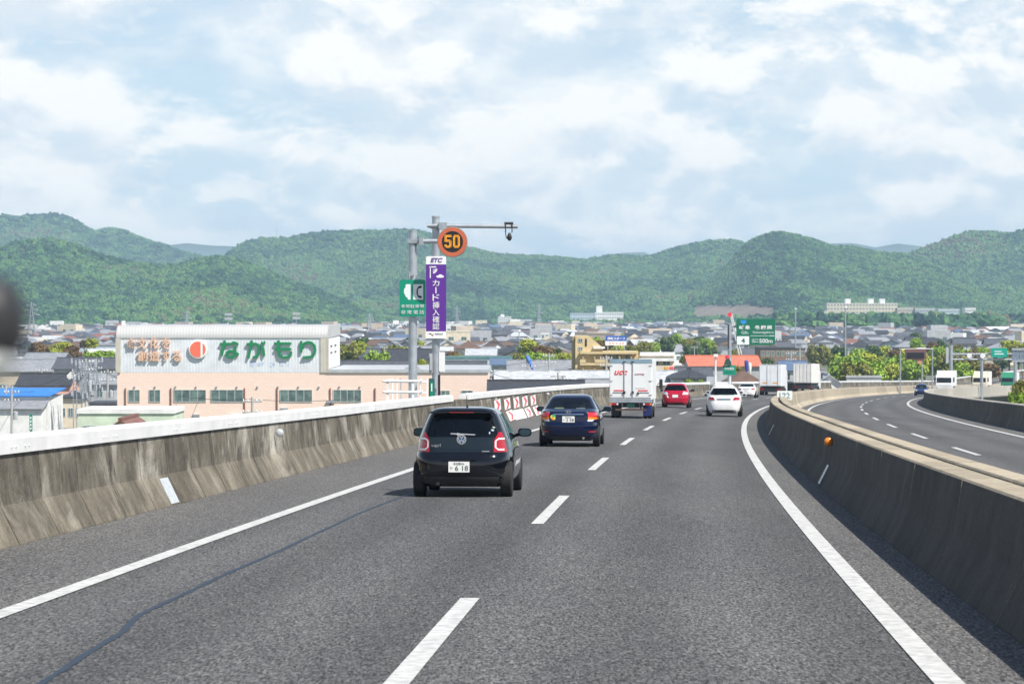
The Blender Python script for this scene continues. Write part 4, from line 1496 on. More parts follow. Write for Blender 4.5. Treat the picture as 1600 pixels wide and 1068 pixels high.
AD1, BD1 = 81.7, 88.0
pa = Vector(rp(-10.35, AD1))
pa = Vector((PX(645, AD1), AD1, zr(AD1) - .1))
pb = Vector((PX(681, BD1), BD1, zr(BD1) - .1))
ax_ = lambda x: PX(x, AD1) - pa.x
az_ = lambda y: PZ(y, AD1) - pa.z
bx_ = lambda x: PX(x, BD1) - pb.x
bz_ = lambda y: PZ(y, BD1) - pb.z

t = thing('sign_pole', 'shorter galvanised steel pole carrying the round 50 sign arm', 'pole', pa)
MB().lathe([(.135, -.4), (.132, az_(361)), (.13, az_(360))], n=20).build('post', M_GALV, t, smooth=True)
MB().lathe([(.14, az_(361.5)), (.14, az_(359.5))], n=20).build('post_cap', M_GALV, t, smooth=True)
MB().bar((ax_(636), -.05, az_(377)), (ax_(686), -.05, az_(377)), .075, 12).build('arm', M_GALV, t, smooth=True)
MB().box(ax_(655), ax_(662), -.22, .12, az_(383), az_(371)).box(ax_(650), ax_(655), -.16, .16, az_(380), az_(374)).build('flange', M_GALV, t)
MB().box(-.17, .17, -.17, .17, az_(380), az_(374)).build('clamp', M_GALV, t)
MB().box(-.16, .05, -.2, -.1, az_(431), az_(427)).bar((-.1, -.2, az_(436)), (-.1, -.2, az_(424)), .02).build('cable_box', M_GALV, t)
MB().lathe([(.24, -.42), (.24, -.36), (.14, -.30)], n=16).build('base_plate', M_GALV, t)

# round variable speed sign held by that arm
t = thing('speed_sign', 'round amber LED sign showing 50 with orange rim on the pole arm', 'sign', (PX(708, AD1), AD1 - .92, PZ(379, AD1)))
rs = 23.5 * AD1 / F
MB().lathe([(rs * .8, .34), (rs, .26), (rs, .02), (rs * .98, -.01)], n=48, axis='y').build('housing', M_GALV, t, smooth=True)
mb = MB()
rows = []
for r_, y_ in ((rs * .965, -.012), (rs * .965, -.03), (rs * .70, -.03), (rs * .70, -.012)):
    rows.append([(r_ * math.cos(2 * math.pi * i / 56), y_, r_ * math.sin(2 * math.pi * i / 56)) for i in range(56)])
mb.grid(rows, closed=True).build('rim', M_BRICK, t, smooth=True)
MB().lathe([(rs * .70, -.008), (rs * .70, -.02)], n=40, axis='y').build('display', M_SCREEN, t)
D5 = ['XXXXXX', 'XXXXXX', 'XX....', 'XX....', 'XXXXX.', 'XXXXXX', '....XX', '....XX', 'XX..XX', 'XXXXXX', '.XXXX.']
D0 = ['.XXXX.', 'XXXXXX', 'XX..XX', 'XX..XX', 'XX..XX', 'XX..XX', 'XX..XX', 'XX..XX', 'XX..XX', 'XXXXXX', '.XXXX.']
pit = .0365
for g, x0 in ((D5, -.238), (D0, .022)):
    mb = MB()
    for r_, row in enumerate(g):
        for c_, ch in enumerate(row):
            if ch == 'X':
                X_, Z_ = x0 + c_ * pit, .185 - r_ * pit
                mb.box(X_, X_ + pit * .62, -.034, -.021, Z_, Z_ + pit * .62)
    tag(mb.build('numeral', M_LED, t), kind='stuff')
MB().bar((-.42, .88, .02), (-rs * .3, .26, 0), .075, 12).build('mounting_tube', M_GALV, t)
t['label'] = 'round amber LED sign showing 50 with orange rim on the pole arm'

# green emergency telephone sign
t = thing('telephone_sign', 'green emergency telephone sign on the shorter steel pole', 'sign', (PX(645, AD1), AD1 - .19, PZ(494, AD1)))
w_, h_ = 40.5 * AD1 / F, 57 * AD1 / F
MB().prism(rrect(w_, h_, .06, cz=h_ / 2), -.03, 0).build('panel', M_SGREEN, t)
u = h_ / 57.0
ex = lambda x: (x - 645) * AD1 / F
ez = lambda y: (494 - y) * u
M_PICT = mat('pictogram_white', (.72, .76, .76), .4)
MB().prism([(ex(634.5), ez(444)), (ex(642), ez(444)), (ex(642), ez(468)), (ex(638), ez(468)), (ex(637), ez(465)), (ex(635), ez(464)), (ex(633), ez(460)), (ex(631.5), ez(457)), (ex(632), ez(451)), (ex(634), ez(449))], -.036, -.031).build('pictogram', M_PICT, t)
MB().box(ex(646), ex(661.5), -.036, -.031, ez(468), ez(444)).build('pictogram_field', M_PICT, t)
mb = MB()
arc = [(ex(654.5) - .02 - .085 * math.cos(R(a)) + .06, ez(456) + .17 * math.sin(R(a))) for a in range(-75, 76, 15)]
for (a, b), (c, d_) in zip(arc, arc[1:]):
    mb.obox(((a + c) / 2, -.041, (b + d_) / 2), ((c - a) / 2 * 1.2, 0, (d_ - b) / 2 * 1.2), (0, .004, 0), (-(d_ - b) / 2 * .9, 0, (c - a) / 2 * .9))
mb.obox((arc[0][0] + .025, -.041, arc[0][1] + .012), (.05, 0, -.018), (0, .004, 0), (.012, 0, .03))
mb.obox((arc[-1][0] + .025, -.041, arc[-1][1] - .012), (.05, 0, .018), (0, .004, 0), (-.012, 0, .03))
mb.build('handset', M_SCREEN, t)
letter('lettering', '非常駐車帯', M_PICT, t, ex(627), ex(663), ez(481), ez(475.5), -.034)
letter('lettering', '非常電話', M_PICT, t, ex(627), ex(663), ez(490.5), ez(484.5), -.034, spacing=1.4)
MB().box(-.05, .05, 0, .06, h_ * .15, h_ * .22).box(-.05, .05, 0, .06, h_ * .78, h_ * .85).build('bracket', M_GALV, t)

# taller pole with camera boom
t = thing('camera_pole', 'taller galvanised pole with a long boom holding a camera', 'pole', pb)
MB().lathe([(.13, -.4), (.125, bz_(338))], n=20).build('post', M_GALV, t, smooth=True)
MB().lathe([(.14, bz_(340)), (.14, bz_(337.5))], n=20).build('post_cap', M_GALV, t, smooth=True)
MB().bar((bx_(668), -.22, bz_(353)), (bx_(809), -.22, bz_(354.3)), .07, 12).build('boom', M_GALV, t, smooth=True)
MB().box(bx_(686), bx_(699), -.34, .1, bz_(359), bz_(348)).box(bx_(672), bx_(690), -.16, .16, bz_(357), bz_(350)).build('flange', M_GALV, t)
mb = MB()
for a in (790, 800):
    mb.bar((bx_(a), -.30, bz_(350)), (bx_(a), -.30, bz_(364)), .018, 6).bar((bx_(a), -.14, bz_(350)), (bx_(a), -.14, bz_(364)), .018, 6)
mb.bar((bx_(788), -.22, bz_(349.5)), (bx_(802), -.22, bz_(349.5)), .05, 8)
mb.build('camera_frame', M_BLACK, t)
mb = MB().lathe([(.0, bz_(377)), (.06, bz_(375)), (.09, bz_(371)), (.06, bz_(367)), (.03, bz_(364))], (bx_(796), -.22, 0), 12)
mb.path([(bx_(790), -.3, bz_(364)), (bx_(791), -.26, bz_(372)), (bx_(796), -.22, bz_(374))], .015)
mb.build('camera_head', M_BLACK, t, smooth=True)
MB().box(bx_(671), bx_(676), -.3, .1, bz_(582), bz_(552)).box(bx_(672), bx_(676), -.36, -.31, bz_(578), bz_(556)).build('equipment_box', M_GREYBOX, t)
MB().box(bx_(686), bx_(695), -.1, .3, bz_(580), bz_(550)).build('equipment_box', M_WHITE_STEEL, t)
MB().box(bx_(677), bx_(683), -.32, -.12, bz_(607), bz_(591)).build('junction_box', M_GREYBOX, t)
MB().path([(bx_(686.5), -.1, bz_(585)), (bx_(686.5), -.1, bz_(632))], .035).build('conduit', M_BLACK, t)

# purple toll-card banner
t = thing('banner_sign', 'tall purple banner sign with white Japanese lettering on the taller pole', 'sign', (PX(681.5, BD1), BD1 - .20, PZ(528, BD1)))
fx = lambda x: (x - 681.5) * BD1 / F
fz = lambda y: (528 - y) * BD1 / F
MB().box(fx(666), fx(697.3), -.03, 0, fz(517.3), fz(413.2)).build('panel', M_PURPLE, t)
top = [(fx(666), fz(413)), (fx(697.3), fz(413))] + [(fx(697.3) - .05 + .05 * math.cos(R(a)), fz(400.5) - .05 + .05 * math.sin(R(a))) for a in range(0, 91, 15)] + [(fx(666) + .05 + .05 * math.cos(R(a)), fz(400.5) - .05 + .05 * math.sin(R(a))) for a in range(90, 181, 15)]
MB().prism(top, -.03, 0).build('panel_head', M_SIGN_WHITE, t)
bot = [(x_, fz(517.5) - (z_ - fz(413)) * .87) for x_, z_ in top]
MB().prism(bot, -.03, 0).build('panel_foot', M_SIGN_WHITE, t)
letter('lettering', 'ETC', M_PURD, t, fx(673), fx(692), fz(410), fz(403), -.034, bold=.03, shear=.25)
for ch, a, b in (('カ', 437.5, 446.5), ('ド', 459.5, 470), ('挿', 471.3, 482), ('入', 482.8, 492.8), ('確', 493.8, 503.6), ('認', 504.4, 514.6)):
    letter('lettering', ch, M_SIGN_WHITE, t, fx(676.2), fx(686.8), fz(b), fz(a), -.034, bold=.004)
MB().box(fx(680.7), fx(682.3), -.036, -.031, fz(458), fz(448.5)).build('long_mark', M_SIGN_WHITE, t)
mb = MB().box(fx(672), fx(673.4), -.036, -.031, fz(434.5), fz(416)).box(fx(671), fx(682), -.036, -.031, fz(418), fz(416.2))
for k_ in range(3):
    r_ = (.055 + .045 * k_)
    for a in range(-80, -9, 10):
        p0 = (fx(676) + r_ * math.cos(R(a)), fz(420) + r_ * math.sin(R(a)))
        p1 = (fx(676) + r_ * math.cos(R(a + 10)), fz(420) + r_ * math.sin(R(a + 10)))
        mb.obox(((p0[0] + p1[0]) / 2, -.0335, (p0[1] + p1[1]) / 2), ((p1[0] - p0[0]) / 2, 0, (p1[1] - p0[1]) / 2), (0, .0025, 0), (-(p1[1] - p0[1]) * .8, 0, (p1[0] - p0[0]) * .8))
tag(mb.build('antenna_icon', M_SIGN_WHITE, t), kind='stuff')
MB().prism([(fx(682), fz(432.5)), (fx(682), fz(431)), (fx(685), fz(430.5)), (fx(686.5), fz(428.8)), (fx(690), fz(428.8)), (fx(692), fz(430.5)), (fx(694), fz(431.2)), (fx(694), fz(432.5)), (fx(692), fz(433.8)), (fx(684), fz(433.8))], -.036, -.031).build('car_icon', M_SIGN_WHITE, t)
MB().prism([(fx(669), fz(521)), (fx(673), fz(520)), (fx(676), fz(522.8)), (fx(678.5), fz(520.5)), (fx(676.6), fz(525)), (fx(673.5), fz(522))], -.036, -.031).build('logo_swoosh', mat('logo_brown', (.20, .06, .03), .5), t)
letter('lettering', 'NEXCO', mat('print_grey', (.35, .35, .36), .5), t, fx(680.5), fx(692.5), fz(522.2), fz(519.8), -.034)

# maintenance platform with railings, cabinet, telephone box
RD = 80.0
t = thing('railing_platform', 'white tube railing around a platform outside the parapet by the poles', 'railing', (PX(628, RD), RD + .6, PZ(632, RD)))
gx = lambda x: PX(x, RD) - PX(628, RD)
gz = lambda y: PZ(y, RD) - PZ(632, RD)
MB().box(gx(596), gx(664), -.2, 1.5, -.5, -.02).build('platform', M_WHITE_STEEL, t)
for yy in (596, 613.2, 629):
    MB().bar((gx(597), 0, gz(yy)), (gx(652), 0, gz(yy)), .035, 8).build('rail', M_WHITE_STEEL, t)
    MB().bar((gx(652), 0, gz(yy)), (gx(656), 1.3, gz(yy)), .03, 8).build('rail', M_WHITE_STEEL, t)
    MB().bar((gx(597), 0, gz(yy)), (gx(606), 1.3, gz(yy)), .03, 8).build('rail', M_WHITE_STEEL, t)
    MB().bar((gx(606), 1.3, gz(yy) - .06), (gx(664), 1.3, gz(yy) - .06), .025, 8).build('rail', M_WHITE_STEEL, t)
for a in (602, 642):
    MB().box(gx(a), gx(a + 4), .0, .08, -.02, gz(596)).build('stanchion', M_WHITE_STEEL, t)
for a in (609, 616, 622, 653, 664):
    MB().bar((gx(a), 1.3, -.02), (gx(a), 1.3, gz(593)), .018, 6).build('stanchion', M_WHITE_STEEL, t)
t = thing('control_cabinet', 'tall grey control cabinet behind the shorter sign pole', 'cabinet', (PX(645, 83.5), 83.5, PZ(625, 83.5)))
gx = lambda x: PX(x, 83.5) - PX(645, 83.5)
MB().box(gx(632), gx(657.5), 0, .45, 1.0, PZ(575, 83.5) - PZ(625, 83.5)).build('case', M_GREYBOX, t, bevel=.01)
MB().box(gx(640), gx(650), .1, .3, -.6, 1.0).build('plinth', M_GALV, t)
MB().box(gx(634), gx(655), -.015, 0, 1.06, PZ(577, 83.5) - PZ(625, 83.5)).build('door', M_GREYBOX, t)
t = thing('telephone_box', 'small green emergency telephone box at the foot of the taller pole', 'telephone', (PX(674, 86), 86, PZ(622, 86)))
gx = lambda x: PX(x, 86) - PX(674, 86)
gh = lambda y: PZ(y, 86) - PZ(622, 86)
MB().box(gx(670), gx(679), -.05, .25, 0, gh(591)).build('case', mat('box_teal_dark', (.03, .10, .11), .4), t, bevel=.01)
MB().box(gx(672), gx(677), -.07, -.05, gh(619), gh(597)).build('door', M_SGREEN, t)
MB().box(gx(673.6), gx(675.4), -.085, -.071, gh(611), gh(599)).build('handset_mark', M_SIGN_WHITE, t)
MB().bar((gx(674.5), .1, -1.4), (gx(674.5), .1, 0), .05).build('post', M_GALV, t)

# ---- green direction sign farther along
DD = 282.0
px0 = PX(1140, DD)
t = thing('sign_mast', 'grey steel mast holding the green direction sign beside the parapet', 'pole', (px0, DD, zr(DD) - .1))
hz_ = lambda y: PZ(y, DD) - zr(DD) + .1
hx = lambda x: PX(x, DD) - px0
MB().lathe([(.22, -1.0), (.20, hz_(505))], n=14).build('post', M_GALV, t, smooth=True)
for yy in (510, 534):
    MB().bar((0, 0, hz_(yy)), (hx(1208), 0, hz_(yy)), .10, 8).build('arm', M_GALV, t)
MB().box(hx(1137), hx(1138.5), -.3, .2, hz_(545), hz_(507)).build('cable_tray', M_BLACK, t)
t = thing('direction_sign', 'green expressway direction sign with exit 4 and 500 m', 'sign', (px0, DD - .3, zr(DD)))
hz_ = lambda y: PZ(y, DD) - zr(DD)
MB().prism(rrect(hx(1210.5) - hx(1150), hz_(498) - hz_(538.5), .15, cx=(hx(1150) + hx(1210.5)) / 2, cz=(hz_(498) + hz_(538.5)) / 2), -.06, 0).build('panel', M_DGREEN, t)
MB().box(hx(1151), hx(1170), -.07, -.062, hz_(538), hz_(525)).build('exit_field', M_SIGN_WHITE, t)
MB().box(hx(1172), hx(1200), -.07, -.062, hz_(524.6), hz_(524)).box(hx(1201), hx(1209.5), -.07, -.062, hz_(524.8), hz_(523.8)).build('divider', M_SIGN_WHITE, t)
MB().prism([(hx(1156.5), hz_(500)), (hx(1166), hz_(500)), (hx(1165.5), hz_(504)), (hx(1161.2), hz_(507)), (hx(1157), hz_(504))], -.072, -.062).build('route_shield', M_CYANB, t)
letter('lettering', '岐阜', M_SIGN_WHITE, t, hx(1154.5), hx(1171.5), hz_(514.5), hz_(508), -.066, bold=.02, spacing=1.15)
letter('lettering', '各務原', M_SIGN_WHITE, t, hx(1178.5), hx(1206), hz_(514.5), hz_(508), -.066, bold=.02, spacing=1.15)
letter('lettering', 'Gifu', M_PICT, t, hx(1158), hx(1168.5), hz_(521.5), hz_(517), -.066)
letter('lettering', 'Kakamigahara', M_PICT, t, hx(1176), hx(1208), hz_(521.5), hz_(517), -.066)
letter('lettering', '4', M_DGREEN, t, hx(1158), hx(1163.5), hz_(535.5), hz_(528), -.074, bold=.03)
letter('lettering', '出口', M_PICT, t, hx(1174.5), hx(1184), hz_(535), hz_(528.5), -.066)
letter('lettering', '500m', M_SIGN_WHITE, t, hx(1186), hx(1206.5), hz_(535.5), hz_(529), -.066, bold=.01)
for k_ in (500, 536):
    pass
# telephone sign and camera pole beyond the white cars
T2 = 262.0
qx = PX(1139, T2)
t = thing('telephone_sign', 'small green telephone sign below the direction sign mast', 'sign', (qx, T2, PZ(601, T2)))
jz = lambda y: PZ(y, T2) - PZ(601, T2)
jx = lambda x: PX(x, T2) - qx
MB().prism(rrect(jx(1149.5) - jx(1129.5), jz(570.5) - jz(585.5), .08, cx=(jx(1129.5) + jx(1149.5)) / 2, cz=(jz(570.5) + jz(585.5)) / 2), -.05, 0).build('panel', M_SGREEN, t)
letter('lettering', '非常電話', M_PICT, t, jx(1132), jx(1147), jz(577.5), jz(573.5), -.056, bold=.01)
MB().box(jx(1133), jx(1146), -.056, -.051, jz(583), jz(580)).build('lettering_bar', mat('sign_dark_green', (.0, .18, .11), .4), t)
MB().bar((jx(1140.5), .1, -1.5), (jx(1140.5), .1, jz(561)), .10).build('post', M_WHITE_STEEL, t)
MB().prism([(jx(1131), jz(570)), (jx(1143), jz(570)), (jx(1141), jz(562)), (jx(1138), jz(559)), (jx(1134), jz(561))], -.2, .1).build('beacon_hood', mat('hood_dark_green', (.02, .07, .05), .6), t)
MB().lathe([(.02, jz(559)), (.22, jz(560)), (.2, jz(556)), (.05, jz(554.5))], (jx(1136.5), 0, 0), 10).build('beacon_light', M_SIGN_RED, t)
t = thing('camera_pole', 'thin white camera pole left of the small telephone sign', 'pole', (PX(1118, T2), T2, PZ(601, T2)))
MB().lathe([(.11, -1.2), (.09, jz(556))], n=10).build('post', M_WHITE_STEEL, t)
MB().box(-.2, .25, -.25, .25, jz(557), jz(553)).build('camera_box', M_WHITE_STEEL, t)
MB().box(-.9, -.05, -.3, .1, jz(601), jz(588)).build('cabinet', M_GREYBOX, t)


# ---- crane and carp streamers in the town
t = thing('crane', 'slim white crane jib with red tip leaning behind the direction sign', 'crane', (PX(1166, 520), 520, 0))
c0, c1 = pix(1165, 590, 520) - t.location, pix(1142, 490, 520) - t.location
mb = MB()
for dx_, dy_ in ((-.35, -.35), (.35, -.35), (.35, .35), (-.35, .35)):
    mb.bar(c0 + Vector((dx_, dy_, 0)), c1 + Vector((dx_ * .4, dy_ * .4, 0)), .09, 5)
for k_ in range(14):
    a, b = c0.lerp(c1, k_ / 14), c0.lerp(c1, (k_ + 1) / 14)
    mb.bar(a + Vector((-.33, -.33, 0)), b + Vector((.3, -.3, 0)), .05, 4)
mb.build('jib', MW['white'], t)
MB().obox(c1 + Vector((-.2, 0, -.2)), (.35, 0, .1), (0, .25, 0), (-.12, 0, .4)).build('jib_tip', M_SIGN_RED, t)
MB().box(-1.6, 1.6, -1.5, 1.5, 0, 3.5).build('machine_house', MW['white'], t)


def streamer(x, y0, x1_, y1_, d, label, cols):
    t = thing('carp_streamer', label, 'streamer', (PX(x, d), d, 0))
    base = t.location
    MB().bar((0, 0, 0), (0, 0, PZ(y0, d) + .4), .06).build('post', M_GALV, t)
    a, b = pix(x, y0, d) - base, pix(x1_, y1_, d) - base
    for i, (c, nm) in enumerate(cols):
        off = Vector((.55 * i, 0, -.35 * i))
        dr = (b - a)
        rows = []
        u = dr.normalized().orthogonal().normalized()
        w = dr.normalized().cross(u)
        for k_, r_ in enumerate((.30, .34, .33, .28, .2, .13, .22)):
            p = a + off + dr * (k_ / 6.0)
            rows.append([p + (u * math.cos(q_) + w * math.sin(q_)) * r_ for q_ in [2 * math.pi * j / 10 for j in range(10)]])
        MB().grid(rows, closed=True).build('streamer', mat('streamer_' + nm, c, .7, var=.35, scale=2.5), t, smooth=True)


streamer(823, 556, 835, 582, 420, 'blue carp streamer hanging from a pole left of the leafy tree', (((.08, .22, .65), 'blue'),))
streamer(1166, 563, 1167, 586, 450, 'blue and white carp streamers in front of the orange red roof', (((.03, .07, .40), 'navy'), ((.75, .75, .74), 'white')))


# ---- utility poles, lamp poles, pylons
def utility_pole(x, yt, d, label, arms=2, tank=True):
    h = PZ(yt, d)
    t = thing('utility_pole', label, 'pole', (PX(x, d), d, 0), (0, 0, random.uniform(-.5, .5)), 'utility poles of the town')
    MB().bar((0, 0, 0), (0, 0, h), .19, 8, r2=.12).build('post', M_POLE, t)
    for k_ in range(arms):
        z = h - .5 - k_ * 1.1
        MB().box(-1.0, 1.0, -.06, .06, z - .06, z + .06).build('cross_arm', M_GALV, t)
        for q_ in (-.9, -.45, .45, .9):
            MB().lathe([(.07, z + .06), (.09, z + .16), (.04, z + .3)], (q_, 0, 0), 6).build('insulator', MW['white'], t)
    if tank:
        MB().lathe([(.28, h - 4.0), (.3, h - 3.9), (.3, h - 3.0), (.1, h - 2.9)], (.5, 0, 0), 10).build('transformer', M_GREYBOX, t)


for x, yt, d, lab in ((18, 607, 338, 'utility pole in front of the blue roofed warehouse, right one of two'), (9, 600, 352, 'utility pole in front of the blue roofed warehouse, left one of two'),
                      (150, 560, 420, 'utility pole standing over the grey roofs left of the factory'), (168, 577, 372, 'utility pole close to the left factory corner'), (134, 560, 350, 'utility pole inside the lattice structure left of the factory'),
                      (394, 620, 270, 'low utility pole in front of the factory windows'), (727, 560, 430, 'utility pole just right of the purple banner'), (762, 575, 345, 'utility pole at the right end of the factory'),
                      (826, 568, 380, 'utility pole below the blue carp streamer'), (858, 551, 400, 'utility pole in front of the leafy tree'), (880, 586, 310, 'utility pole on the dark roof left of the truck'),
                      (872, 582, 340, 'thin utility pole between the pale metal roofs'), (1085, 540, 700, 'utility pole above the orange red roof'), (947, 555, 405, 'utility pole in front of the yellow apartment balconies'),
                      (1236, 548, 480, 'utility pole behind the white semi-trailer'), (1250, 540, 560, 'utility pole right of the dark open-deck block'), (548, 535, 600, 'utility pole among the trees right of the factory'), (600, 540, 620, 'utility pole left of the shorter sign pole'),
                      (1000, 530, 800, 'utility pole behind the apartment wing'), (65, 575, 450, 'utility pole above the long black roof')):
    utility_pole(x, yt, d, lab, 2 if d < 500 else 1, d < 450)


def lamp_pole(x, yt, d, label, arm=0.0, base=0.0, r=.14, head='lamp'):
    h = PZ(yt, d) - base
    t = thing('lamp_pole', label, 'pole', (PX(x, d), d, base), group='lamp poles in the distance')
    MB().bar((0, 0, 0), (0, 0, h), r, 8, r2=r * .7).build('post', M_GALV, t)
    if arm:
        MB().bar((0, 0, h - .1), (arm, 0, h), r * .6, 6).build('arm', M_GALV, t)
        MB().box(arm - .7, arm + .7, -.2, .2, h - .15, h + .12).build('lamp_head', M_WHITE_STEEL, t)
    elif head == 'flood':
        for k_ in range(2):
            MB().box(-1.3, 1.3, -.25, .25, h - .6 - k_ * 1.5, h - k_ * 1.5 + .2).build('flood_lights', M_GREYBOX, t)
    else:
        MB().lathe([(.1, h), (.4, h + .1), (.3, h + .4)], n=8).build('lamp_head', M_WHITE_STEEL, t)


lamp_pole(1321, 481, 640, 'tall thin lamp pole above the roadside trees', r=.22)
lamp_pole(1243, 483, 900, 'tall grey lamp pole right of the green direction sign', r=.3)
lamp_pole(811, 518, 620, 'white lamp pole left of the leafy tree top')
lamp_pole(463, 489, 900, 'floodlight pole behind the right end of the factory roof', head='flood')
lamp_pole(357, 490, 900, 'floodlight pole behind the middle of the factory roof', head='flood')
lamp_pole(567, 525, 700, 'white lamp pole between the bright green trees')
lamp_pole(1457, 544, 400, 'thin white lamp pole with short arm right of the message board', arm=-1.7, base=2.0, r=.13)


def pylon(x, yt, d, label, w=3.0, arms=3):
    h = PZ(yt, d)
    t = thing('pylon', label, 'pylon', (PX(x, d), d, 0), (0, 0, .4), 'power line pylons')
    mb = MB()
    for sx, sy in ((-1, -1), (1, -1), (1, 1), (-1, 1)):
        mb.bar((sx * w, sy * w, 0), (sx * w * .22, sy * w * .22, h * .72), .16, 4)
        mb.bar((sx * w * .22, sy * w * .22, h * .72), (0, 0, h), .13, 4)
    n = 9
    for k_ in range(n):
        a, b = k_ / n, (k_ + 1) / n
        ra, rb = w * (1 - .78 * a), w * (1 - .78 * b)
        za, zb = h * .72 * a, h * .72 * b
        for (p, q) in (((-1, -1), (1, -1)), ((1, -1), (1, 1)), ((1, 1), (-1, 1)), ((-1, 1), (-1, -1))):
            mb.bar((p[0] * ra, p[1] * ra, za), (q[0] * rb, q[1] * rb, zb), .08, 3)
            mb.bar((q[0] * ra, q[1] * ra, za), (p[0] * rb, p[1] * rb, zb), .08, 3)
    mb.build('lattice', M_GALV, t)
    for k_ in range(arms):
        z = h * (.72 + .1 * k_)
        L = w * (1.5 - .3 * k_)
        MB().bar((-L, 0, z), (L, 0, z), .12, 4).bar((-L, 0, z), (0, 0, z + 1.2), .07, 3).bar((L, 0, z), (0, 0, z + 1.2), .07, 3).build('cross_arm', M_GALV, t)


pylon(49, 471, 1150, 'lattice power pylon at the left edge of the town', 2.6)
pylon(292, 485, 1700, 'small power pylon above the left half of the factory roof', 2.4)
pylon(577, 489, 1500, 'small power pylon at the foot of the hill left of the sign poles', 2.4)
pylon(714, 478, 1500, 'thin power pylon right of the purple banner', 2.0)
pylon(842, 474, 1700, 'thin power pylon above the long white hall', 2.0)
for i, (x, yt, yb, d) in enumerate(((568, 349, 364, 3905), (432, 352, 374, 3905), (809, 391, 402, 3905), (228, 361, 378, 4705), (170, 350, 360, 4705), (87, 330, 338, 4705))):
    o = MB().bar((0, 0, 0), (0, 0, (yb - yt) * d / F), .55, 4, r2=.3).build('mast', M_GALV)
    o.location = (PX(x, d), d, PZ(yb + 2, d))
    tag(o, ('thin mast on the crest of the middle ridge left of the poles', 'thin mast on the left shoulder of the middle ridge', 'thin mast on the middle ridge right of the camera boom',
            'thin mast on the falling slope of the far left hill', 'thin mast on the second top of the far left hill', 'thin mast on the highest top of the far left hill')[i], 'mast', 'masts on the ridges')

# lattice switchyard left of the factory
SD = 350.0
t = thing('switchyard_frame', 'tangle of galvanised lattice frames and insulators left of the factory', 'structure', (PX(125, SD), SD, 0))
sx_ = lambda x: PX(x, SD) - PX(125, SD)
for x in (114.5, 119.5, 127, 134, 138):
    for yy in (0, 7):
        MB().bar((sx_(x), yy, 0), (sx_(x), yy, PZ(566 + (x * 7 % 9), SD)), .085, 4).build('column', M_GALV, t)
for yy in (569, 578, 588, 599, 611, 624):
    for dy in (0, 5, 10):
        MB().box(sx_(112), sx_(141), dy - .12, dy + .12, PZ(yy + .8, SD), PZ(yy, SD)).build('beam', M_GALV, t)
for k_ in range(60):
    x, y = random.uniform(100, 142), random.uniform(568, 625)
    z = PZ(y, SD)
    if x < 112:
        y = random.uniform(586, 594)
        z = PZ(y, SD)
        MB().bar((sx_(x), 2, z), (sx_(x) + .5, 2, z + .45), .09, 5).build('insulator', MW['white'], t)
        MB().bar((sx_(x), 2, z), (sx_(114), 2, z + .2), .02, 3).build('wire', M_WIRE, t)
        continue
    MB().lathe([(.10, 0), (.16, .15), (.09, .25), (.16, .4), (.09, .5), (.12, .8)], (sx_(x), random.choice((0, 5, 10)) - .3, z), 6).build('insulator', M_GREYBOX, t)
for k_ in range(26):
    a, b = random.uniform(112, 126), random.uniform(126, 141)
    MB().bar((sx_(a), -.1, PZ(random.uniform(566, 600), SD)), (sx_(b), -.1, PZ(random.uniform(580, 628), SD)), .06, 4).build('brace', M_GALV, t)


# power lines strung across the left roofs
def wire(x0, y0, d0, x1_, y1_, d1, sag, label):
    a, b = pix(x0, y0, d0), pix(x1_, y1_, d1)
    pts = []
    for k_ in range(13):
        q_ = k_ / 12
        p = a.lerp(b, q_) - a
        p.z -= sag * 4 * q_ * (1 - q_)
        pts.append(p)
    o = MB().path(pts, .035, 4).build('power_line', M_WIRE)
    o.location = a
    tag(o, label, 'cable', 'power lines over the roofs')


wire(9, 601, 352, 118, 574, 350, 1.2, 'power line from the left edge poles up to the lattice structure')
wire(18, 612, 338, 150, 566, 420, 1.4, 'lower power line from the left edge poles to the pole over grey roofs')
wire(134, 566, 350, 394, 623, 270, 1.6, 'power line sagging across the left factory windows')
wire(168, 582, 372, 394, 627, 270, 1.0, 'lower power line across the left factory windows')
wire(394, 624, 270, 762, 580, 345, 1.4, 'power line sagging across the right factory windows')
wire(762, 580, 345, 880, 590, 310, .8, 'power line from the factory end to the dark roof pole')
wire(727, 562, 430, 858, 554, 400, 1.2, 'power line from the banner towards the leafy tree')

# green shop banner pole by the warehouse
t = thing('shop_sign', 'tall narrow green upright shop sign by the white warehouse', 'sign', (PX(48, 330), 330, 0))
MB().box(-.17, .17, -.1, .1, PZ(673, 330), PZ(647, 330)).build('panel', M_SGREEN, t)
MB().bar((0, 0, 0), (0, 0, PZ(673, 330)), .08).build('post', mat('post_red', (.4, .08, .05), .5), t)
for k_ in range(4):
    MB().box(-.09, .09, -.115, -.101, PZ(654 + k_ * 5.5, 330), PZ(651 + k_ * 5.5, 330)).build('mark', M_SIGN_WHITE, t)

